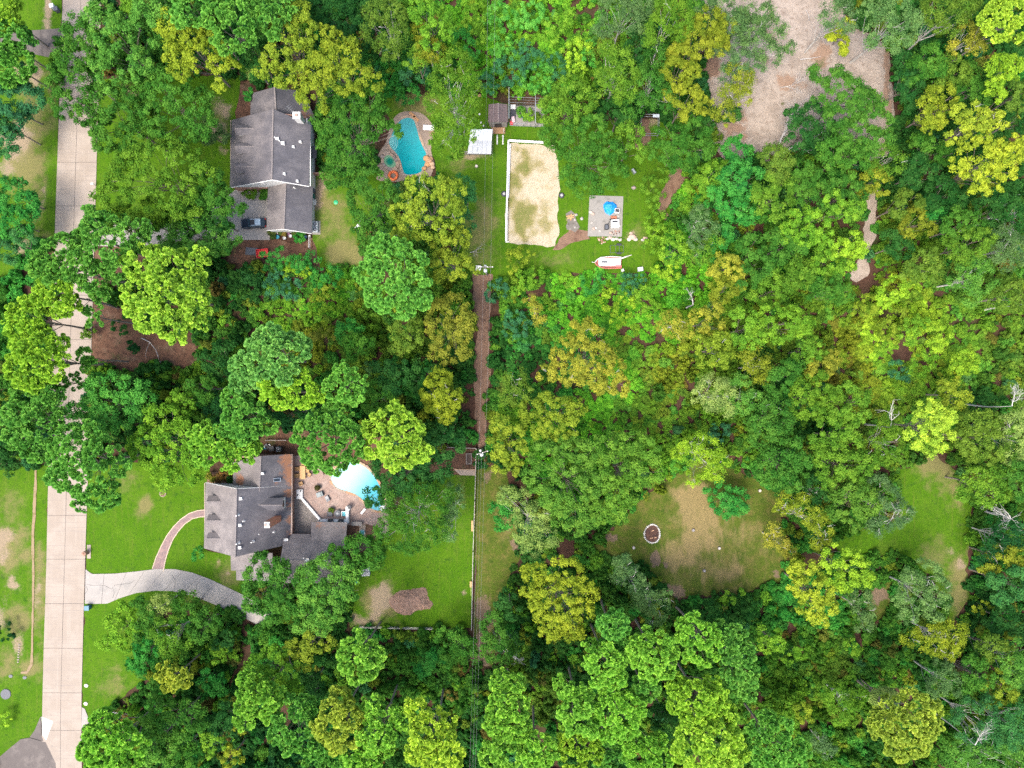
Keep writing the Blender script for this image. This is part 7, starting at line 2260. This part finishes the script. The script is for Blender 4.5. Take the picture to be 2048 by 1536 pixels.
fs.append((len(vs) - 4, len(vs) - 3, len(vs) - 2, len(vs) - 1))
mb.add(vs, fs); mb.build('hull', col((.34, .10, .08), .6, .35), bt_)
for s_ in (-1, 1):
    MB().tube([(x, s_ * w, h_ + .03) for (x, w, h_) in sect], .10, 5).build('gunwale', (col((.42, .13, .10), .6, .3), M_TRIM)[s_ > 0], bt_)
MB().box((-.3, .1, .36), (4.2, 1.45, .06)).build('white_floor', M_WHITE, bt_)
MB().box((-1.3, .15, .42), (1.1, .35, .1)).build('seat', M_DARKGREY, bt_)
MB().box((1.3, -.75, .6), (1.2, .35, .18)).build('rear_locker', col((.5, .12, .10), .5), bt_)
MB().tube([(-3.1, 0, .5), (-3.7, .1, .45)], .05, 5).build('bow_rope', M_TRIM, bt_)
a, b_ = P(1240, 518), P(1263, 510)
pb = MB().tube([(a.x, a.y, .25), ((a.x + b_.x) / 2, (a.y + b_.y) / 2, .3), (b_.x, b_.y, .12)], [.18, .15, .06], 6).build('white_pole', col((.5, .46, .40), .7)); tag(pb, 'pale pole leaning out of the red and white boat', 'pole')
bx('bucket_box', 1280, 539, (1.0, .75, .55), M_WHITE, 'white box on the grass right of the red boat', 'box', .1, .0)
bx('white_box', 1245, 541, (.5, .45, .4), M_WHITE, 'small white box at the stern of the red boat', 'box', .3, .0)
for i, (x, y, lb) in enumerate(((953, 333, 'cut stump on the lawn below the white shelter'), (1267, 1095, 'pale round stump left of the stone fire ring'), (1438, 1096, 'pale stump in the middle of the straw clearing'), (1519, 981, 'pale stump in the shade at the top right of the straw clearing'), (1408, 1141, 'dark cut stump low in the straw clearing'), (1386, 1060, 'small dark stump right of the stone fire ring'))):
    c = P(x, y)
    t = thing('tree_stump', lb, 'stump', (c.x, c.y, 0))
    MB().cyl((0, 0, 0), .34, .35, 12, .27).build('wood', M_BARK, t)
    MB().cyl((0, 0, .35), .25, .015, 12).build('cut_face', (col((.45, .40, .34), .9), col((.22, .2, .19), .9))[i > 3], t)
# cage under the trees
cg = thing('wire_cage', 'grey metal cage under the oaks right of the arena', 'cage', P(1297, 256))
for (x, y) in ((-1.7, -1.8), (1.6, -1.8), (1.6, 1.8), (-1.7, 1.8)):
    MB().tube([(x, y, 0), (x, y, 2.1)], .05, 6).build('post', M_METAL, cg)
for (p_, q_) in (((-1.7, -1.8), (1.6, -1.8)), ((1.6, -1.8), (1.6, 1.8)), ((1.6, 1.8), (-1.7, 1.8)), ((-1.7, 1.8), (-1.7, -1.8))):
    for zz in (2.1, 1.0): MB().tube([(p_[0], p_[1], zz), (q_[0], q_[1], zz)], .05, 6).build('rail', M_METAL, cg)
MB().box((1.0, 1.5, 2.18), (1.2, .6, .05)).build('cover', col((.42, .46, .50), .4), cg)
c = P(1266, 345); o = MB().box((0, 0, .5), (.3, .9, 1.0), .6).box((0, 0, 1.02), (.4, 1.0, .06), .6).build('feeder_trough', M_METAL); o.location = (c.x, c.y, 0); tag(o, 'small grey metal feeder at the edge of the big oak', 'feeder')
c = P(1267, 376); o = MB().blob((0, 0, .15), (.45, .35, .3), seed=5).build('stone', col((.25, .2, .18), .9)); o.location = (c.x, c.y, 0); tag(o, 'brown rock on the lawn above the concrete pad corner', 'stone')
for i, (x, y, lb) in enumerate(((959, 192, 'tan cut block near the trees above the white shelter'), (959, 229, 'small white block on the grass left of the shed'), (962, 246, 'pale paving block left of the shed porch'), (967, 252, 'cream block at the top of the white shelter'))):
    c = P(x, y); o = MB().box((0, 0, .12), (.6 if i == 0 else .35, .5 if i == 0 else .3, .24), i * .5).build('block', (M_WOOD, M_WHITE, M_TRIM, M_TRIM)[i], bevel=.03); o.location = (c.x, c.y, 0); tag(o, lb, 'block')
c = P(774, 334); o = MB().lathe((0, 0, 0), [(.2, 0), (.3, .5), (.32, 1.0), (.05, 1.05)], 12).build('lamp_globe', M_WHITE); o.location = (P(709, 339).x, P(709, 339).y, 0); tag(o, 'small white garden lamp under the trees left of the teal pool', 'lamp')

# ------------------------------------------------------------------ utility line
def pole(px, py, label, hgt, seed, rz=0.0):
    c = P(px, py, hgt); t = thing('utility_pole', label, 'utility pole', (c.x, c.y, 0), None, rz)
    MB().cyl((0, 0, 0), .17, hgt, 12, .12).build('mast', M_GREYWOOD, t)
    MB().box((.35, 0, hgt - .55), (2.2, .12, .14)).build('crossarm', M_GREYWOOD, t)
    for x in (-.6, .4, 1.3):
        MB().lathe((x, 0, hgt - .48), [(.07, 0), (.1, .12), (.06, .2), (.09, .28), (.03, .32)], 8).build('insulator', M_WHITE, t)
    MB().lathe((0, -.42, hgt - 2.6), [(.30, 0), (.32, .1), (.32, .95), (.22, 1.05), (.08, 1.1)], 14).build('transformer', col((.45, .47, .48), .4), t)
    MB().box((0, .35, hgt - 1.6), (.35, .35, .25)).build('switch_box', M_WHITE, t)
    MB().tube([(0, 0, hgt), (0, 0, hgt + .5)], .03, 6).build('spike', M_METAL, t)
    return c
PA = pole(970, 533, 'utility pole with crossarm at the lower end of the upper lawn', 10.0, 1)
PB = pole(961, 907, 'utility pole at the fence corner of the lower garden', 10.0, 2, .3)
def wire(label, pts, r=.009, sag=.8):
    mb = MB(); q_ = []
    for a, b_ in zip(pts, pts[1:]):
        a, b_ = Vector(a), Vector(b_)
        for k in range(12):
            t = k / 12
            p_ = a.lerp(b_, t); p_.z -= sag * 4 * t * (1 - t)
            q_.append(p_)
    q_.append(Vector(pts[-1]))
    mb.tube(q_, r, 5)
    o = mb.build('power_line', col((.24, .24, .24), .6, .05, 0)); tag(o, label, 'power line')
PT, PU = P(982, -60, 10), P(942, 1600, 10)
wire('left strand of the power line crossing the whole property', [PT + Vector((-.5, 0, 0)), PA + Vector((-.25, 0, -.2)), PB + Vector((-.3, 0, -.2)), PU + Vector((-.4, 0, 0))])
wire('right strand of the power line along the dirt trail', [PT + Vector((.8, 0, 0)), PA + Vector((1.0, 0, -.2)), PB + Vector((.8, 0, -.2)), PU + Vector((.6, 0, 0))])
wire('low cable beneath the power line beside the fence', [PB + Vector((.1, 0, -2.6)), PU + Vector((.05, 0, -2.6))], .009, .5)
c = P(957, 537); o = MB().box((0, 0, .35), (.9, .8, .7)).box((0, 0, .73), (1.0, .9, .06)).build('meter_cabinet', M_WHITE, bevel=.03); o.location = (c.x, c.y, 0); tag(o, 'white meter cabinet left of the upper utility pole', 'cabinet')

# ------------------------------------------------------------------ lower garden: fences, beds, mulch
def rail_fence(label, pts, n, mat, org):
    t = thing('rail_fence', label, 'fence', P(*org))
    for (a, b_), k in zip(zip(pts, pts[1:]), n):
        rail_run(t, a, b_, k, z=(1.15, .75, .35), w=.06, mat=mat, org=t.location, h=1.3)
    return t
M_FENCE = col((.42, .39, .34), .8, .2)
rail_fence('pale rail fence running down the right side of the lower garden', [(953, 897), (950, 1000), (946.5, 1100), (943.5, 1255)], (4, 4, 6), M_FENCE, (948, 1080))
rail_fence('grey rail fence along the bottom of the lower garden', [(720, 1251.5), (885, 1255)], (7,), M_FENCE, (800, 1253))
rail_fence('weathered rail fence along the top of the brown garden bed', [(866, 893), (952, 896)], (4,), M_GREYWOOD, (910, 895))
rail_fence('short weathered fence behind the bins of the lower house', [(536, 880), (575, 880)], (2,), M_GREYWOOD, (555, 880))
gb = thing('raised_bed', 'brown raised garden bed with a dark compost box by the fence', 'garden bed', P(925, 925))
MB().prism([P(a, b_)[:2] for a, b_ in ((893, 935), (912, 908), (950, 903), (950, 938), (915, 938))], -.03, .16).build('soil', M_REDLITTER, gb, gb.location)
MB().prism([P(a, b_)[:2] for a, b_ in ((908, 938.5), (950, 938.5), (950, 951), (920, 950))], -.03, .14).build('gravel_strip', col((.34, .26, .20), .9), gb, gb.location)
for q in (((893, 935), (914, 938)), ((914, 938.3), (950, 938.3)), ((950.5, 903), (950.5, 950))):
    bar(q, .12, 0, .32).build('edging_board', M_WOOD, gb, gb.location)
c = P(938, 917); MB().box((c.x, c.y, .4), (1.05, 2.0, .6)).build('compost_box', M_GREYWOOD, gb, gb.location)
MB().box((c.x, c.y, .62), (.85, 1.8, .2)).build('compost', col((.06, .04, .03), .95, .3), gb, gb.location)
# mulch pile
mp = MB(); rr = random.Random(31)
pile = [(787, 1190), (800, 1181), (822, 1179), (845, 1174), (853, 1178), (858, 1195), (867, 1208), (855, 1218), (838, 1220), (815, 1230), (800, 1228), (782, 1215), (778, 1200)]
poly = frac_edge(smooth_poly([Vector(P(a, b_)[:2]) for a, b_ in pile], 2), .35, .4, 77)
xs = [p_.x for p_ in poly]; ys_ = [p_.y for p_ in poly]
gx_, gy_ = np.meshgrid(np.arange(min(xs), max(xs), .22), np.arange(min(ys_), max(ys_), .22))
mk = inside([tuple(p_) for p_ in poly], gx_.ravel(), gy_.ravel())
inn = [Vector((a, b_)) for a, b_ in zip(gx_.ravel()[mk], gy_.ravel()[mk])]
vs, _, fs, _, _, _ = mgeo.delaunay_2d_cdt(poly + inn, [], [tuple(range(len(poly)))], 1, 1e-4)
cP = P(826, 1203); PX = np.array([(v.x, v.y) for v in vs]); PE = np.array([(p_.x, p_.y) for p_ in poly])
dist = np.sqrt(((PX[:, None] - PE[None]) ** 2).sum(2)).min(1)
cliff = 1 / (1 + np.exp(-(PX[:, 0] - P(803, 1200).x) * 2.2))
hz = np.minimum(dist * .75, .35 + .75 * cliff) + .12 * wavy(PX[:, 0], PX[:, 1], 1.6, 9) * np.minimum(dist, 1) * .5 + np.random.default_rng(4).uniform(-.06, .06, len(PX)) * np.minimum(dist * 2, 1)
mp.add([(v.x - cP.x, v.y - cP.y, max(.03, z_)) for v, z_ in zip(vs, hz)], [f if (vs[f[1]] - vs[f[0]]).cross(vs[f[2]] - vs[f[0]]) > 0 else list(reversed(f)) for f in fs])
o = mp.build('mulch_pile', multi('wood_chips', (.40, .255, .185), [((.50, .345, .26), 1.8, .45, .7), ((.26, .15, .10), 2.8, .52, .72)], .95, (11, (.17, .10, .075), .6), .9, 9)); o.location = (cP.x, cP.y, 0); tag(o, 'big mound of pinkish wood chips on the lower lawn', 'mulch pile')
for i, (x, y, lb) in enumerate(((945, 1050, 'upper orange wooden rack hung on the garden fence'), (942, 1166, 'lower orange wooden rack hung on the garden fence'))):
    c = P(x, y); t = thing('wooden_rack', lb, 'rack', (c.x, c.y, 0))
    MB().box((0, 0, .9), (.35, 2.0 if i == 0 else 1.1, .12)).build('shelf', M_TEAK, t)
    for k in (-1, 1): MB().box((0, k * (.8 if i == 0 else .45), .45), (.1, .1, .9)).build('leg', M_TEAK, t)
    if i: MB().box((.02, -1.4, .3), (.12, 1.8, .1)).build('pole', col((.25, .35, .05), .7), t)
# stone fire ring in the clearing
fr_ = thing('fire_ring', 'pear-shaped ring of white stones round charred mulch in the clearing', 'fire ring', P(1305, 1067))
ring = []
for k in range(30):
    a = k / 30 * 6.283
    w_ = 1.55 + .22 * math.sin(a - .6)
    ring.append((w_ * .95 * math.cos(a) * (1 - .18 * math.sin(a)), 1.75 * math.sin(a), 0))
MB().prism([(p_[0] * .95, p_[1] * .95) for p_ in ring], -.05, .1).build('charred_mulch', multi('charred_mulch', (.16, .085, .06), [((.08, .05, .045), 1.6, .45, .65), ((.30, .17, .11), 2.6, .6, .75)], .95, (10, (.05, .035, .03), .5), .8, 8), fr_)
rr = random.Random(12)
for k, p_ in enumerate(ring):
    s = rr.uniform(.8, 1.2)
    MB().blob((p_[0], p_[1], .14), (.19 * s, .17 * s, .17 * s), 7, 5, .2, seed=k).build('stone', (col((.52, .49, .44), .85), col((.44, .41, .36), .85), col((.56, .53, .48), .85))[k % 3], fr_)
for k, (x, y) in enumerate(((0, .5), (-.2, -.9), (.5, -.8))):
    MB().tube([(x - .25, y, .16), (x + .25, y + .15, .2)], .09, 7).build('log', col((.45, .26, .15), .85), fr_)
# bare fallen wood
dead_wood('dead_tree', 'large bleached dead tree fallen across the dark oak in the bare clearing', 'dead tree', 1556, 297, 62, 6.2, 2.5, .12, 3, .2, 3)
dead_wood('dead_branch', 'curving bleached branch below the large dead tree', 'branch', 1566, 306, 25, 6.0, 2.2, .1, 6, .16, 2)
dead_wood('brush_pile', 'tangle of pale dry branches heaped on the bare soil', 'brush pile', 1562, 175, 15, 3.2, .3, .05, 9, .07, 3)
dead_wood('fallen_log', 'thin pale log lying across the bare soil above the dead tree', 'log', 1600, 119, 8, 4.0, .2, .0, 10, .1, 0)
dead_wood('dead_branch', 'thin dead stick near the top of the bare soil clearing', 'branch', 1612, 20, -70, 2.2, .2, .0, 11, .05, 1)
dead_wood('dead_tree', 'bare white dead tree at the right edge below the yellow tree', 'dead tree', 1960, 448, 18, 6.0, 7, .15, 14, .17, 3)
dead_wood('dead_tree', 'bare grey dead crown left of the dark right-hand thicket', 'dead tree', 2028, 1038, 155, 4.6, 9, .2, 15, .14, 3)
dead_wood('dead_tree', 'star-shaped bare white treetop near the right edge', 'dead tree', 2024, 812, 100, 2.6, 13, .6, 16, .1, 3)
dead_wood('dead_tree', 'slender leaning dead trunk with a frayed pale top', 'dead tree', 1781, 855, 95, 3.2, 10, .2, 17, .12, 2)
dead_wood('dead_tree', 'small bleached dead tree beside the pine stand and the trail', 'dead tree', 1032, 1318, 130, 3.4, 5, .2, 18, .12, 3)
dead_wood('dead_tree', 'bare silvery treetop in the blue-green oaks at lower right', 'dead tree', 1950, 1490, 75, 2.4, 14, .3, 19, .09, 3)
dead_wood('dead_branch', 'forked bare branch in the grey-green tree left of the glade', 'branch', 1775, 1048, 70, 2.6, 11, .2, 20, .08, 2)
dead_wood('dead_tree', 'pale dead trunk sticking out at the right edge of the woods', 'dead tree', 2020, 612, 25, 4.0, 9, .1, 22, .15, 1)
dead_wood('fallen_log', 'long thin log lying on the red needle litter', 'log', 283, 676, -52, 5.5, .2, .0, 23, .09, 1)
dead_wood('dead_branch', 'thin bare branches lying at the edge of the lower left thicket', 'branch', 215, 1425, -15, 3.2, 1.5, .0, 24, .06, 2)
dead_wood('dead_branch', 'bare dead limb on the lawn edge right of the upper garden trees', 'branch', 940, 505, 30, 1.8, .3, .0, 26, .06, 2)
dead_wood('dead_tree', 'broken pale snag in the vine thicket below the red boat', 'dead tree', 1386, 610, 110, 2.2, 6, .4, 27, .13, 2)
dead_wood('fallen_log', 'bleached log in the shade below the lower garden fence', 'log', 745, 1285, 60, 1.9, .2, .0, 28, .12, 0)

near_ = {}
for k, (o, x, y) in enumerate(PEBBLES):
    on = 'on' if (1176 < x < 1245 and y < 473) else 'just off'
    a = math.degrees(math.atan2(432 - y, x - 1210)) % 360
    side = ('right edge', 'upper right corner', 'top edge', 'upper left corner', 'left edge', 'lower left corner', 'bottom edge', 'lower right corner')[int((a + 22.5) // 45) % 8]
    near_.setdefault((on, side, k % 3), []).append((math.hypot(x - 1210, y - 432), k))
for (on, side, c_), lst in near_.items():
    for i, (d, k) in enumerate(sorted(lst)):
        o = PEBBLES[k][0]
        o['group'] = 'loose stones round the concrete pad'
        o['label'] = '%s loose stone %s the %s of the concrete pad' % (('cream', 'reddish', 'grey')[c_], on, side) + (', %s' % ('innermost', 'second inwards', 'third inwards', 'fourth inwards')[i] if len(lst) > 1 else '')
        o['category'] = 'stone'

# ------------------------------------------------------------------ names and labels of the plants: colour, size and what they stand beside
LAND = [('grey house', 545, 290), ('teal pool', 815, 290), ('white shelter', 957, 283), ('brown shed', 996, 230), ('sandy arena', 1065, 390), ('blue tarp', 1219, 416), ('red boat', 1222, 526),
        ('bare soil clearing', 1600, 150), ('fallen dead tree', 1585, 275), ('soil strip in the woods', 1720, 500), ('upper utility pole', 970, 533), ('lower utility pole', 961, 907), ('dirt trail', 965, 700),
        ('brick-chimney house', 500, 1030), ('bright blue pool', 715, 970), ('wood-chip mound', 826, 1203), ('stone fire ring', 1305, 1067), ('curved driveway', 330, 1165), ('red needle litter', 270, 670),
        ('parked blue car', 510, 448), ('red trailer', 528, 508), ('mossy vine thicket', 1260, 620), ('green glade', 1865, 1040), ('straw clearing', 1420, 1090), ('wire cage', 1297, 256), ('dog run', 1052, 235),
        ('four air conditioners', 731, 1140), ('bottom garden fence', 800, 1253), ('turning circle', 50, 1510), ('top left photo corner', 0, 0), ('top right photo corner', 2048, 0), ('bottom right photo corner', 2048, 1536),
        ('right photo edge midpoint', 2048, 768), ('bottom photo edge midpoint', 1024, 1536), ('left photo edge midpoint', 0, 768), ('top photo edge midpoint', 1024, 0), ('frayed dead trunk', 1781, 830), ('brick mailbox', 176, 1103)]
def place_words(x, y):
    nm, lx, ly = min(LAND, key=lambda L: math.hypot(L[1] - x, L[2] - y))
    dx, dy = x - lx, y - ly
    d = math.hypot(dx, dy)
    a = math.degrees(math.atan2(-dy, dx)) % 360
    w = ('right of', 'upper right of', 'above', 'upper left of', 'left of', 'lower left of', 'below', 'lower right of')[int((a + 22.5) // 45) % 8]
    return nm, w, d
rows = {}
for (t, kind, colour, x, y, ext) in PLANTS:
    nm, w, d = place_words(x, y)
    size = 'broad' if ext > 62 else 'small' if ext < 30 else ''
    key = (size, colour, kind, nm, w)
    rows.setdefault((nm, w, PAL[colour][1], KINDNAME[kind][1], size), []).append((d, t, kind))
ORD = ['nearest one', 'second nearest', 'third nearest', 'fourth nearest', 'fifth nearest', 'sixth nearest', 'seventh nearest', 'eighth nearest']
GRP = {'P': 'pines of the wood', 'B': 'broadleaf trees of the wood', 'Y': 'round-tufted trees of the wood', 'F': 'feathery trees of the wood', 'V': 'shrubs and vine mounds', 'S': 'frondy shrubs'}
for (nm, w, cw, kw, size), lst in rows.items():
    lst.sort(key=lambda r: r[0])
    for i, (d, t, kind) in enumerate(lst):
        lb = ' '.join(q for q in (size, cw, kw, w, 'the', nm) if q)
        if len(lst) > 1: lb += ', ' + ORD[min(i, 7)]
        t['label'] = lb
        t['group'] = GRP[kind]
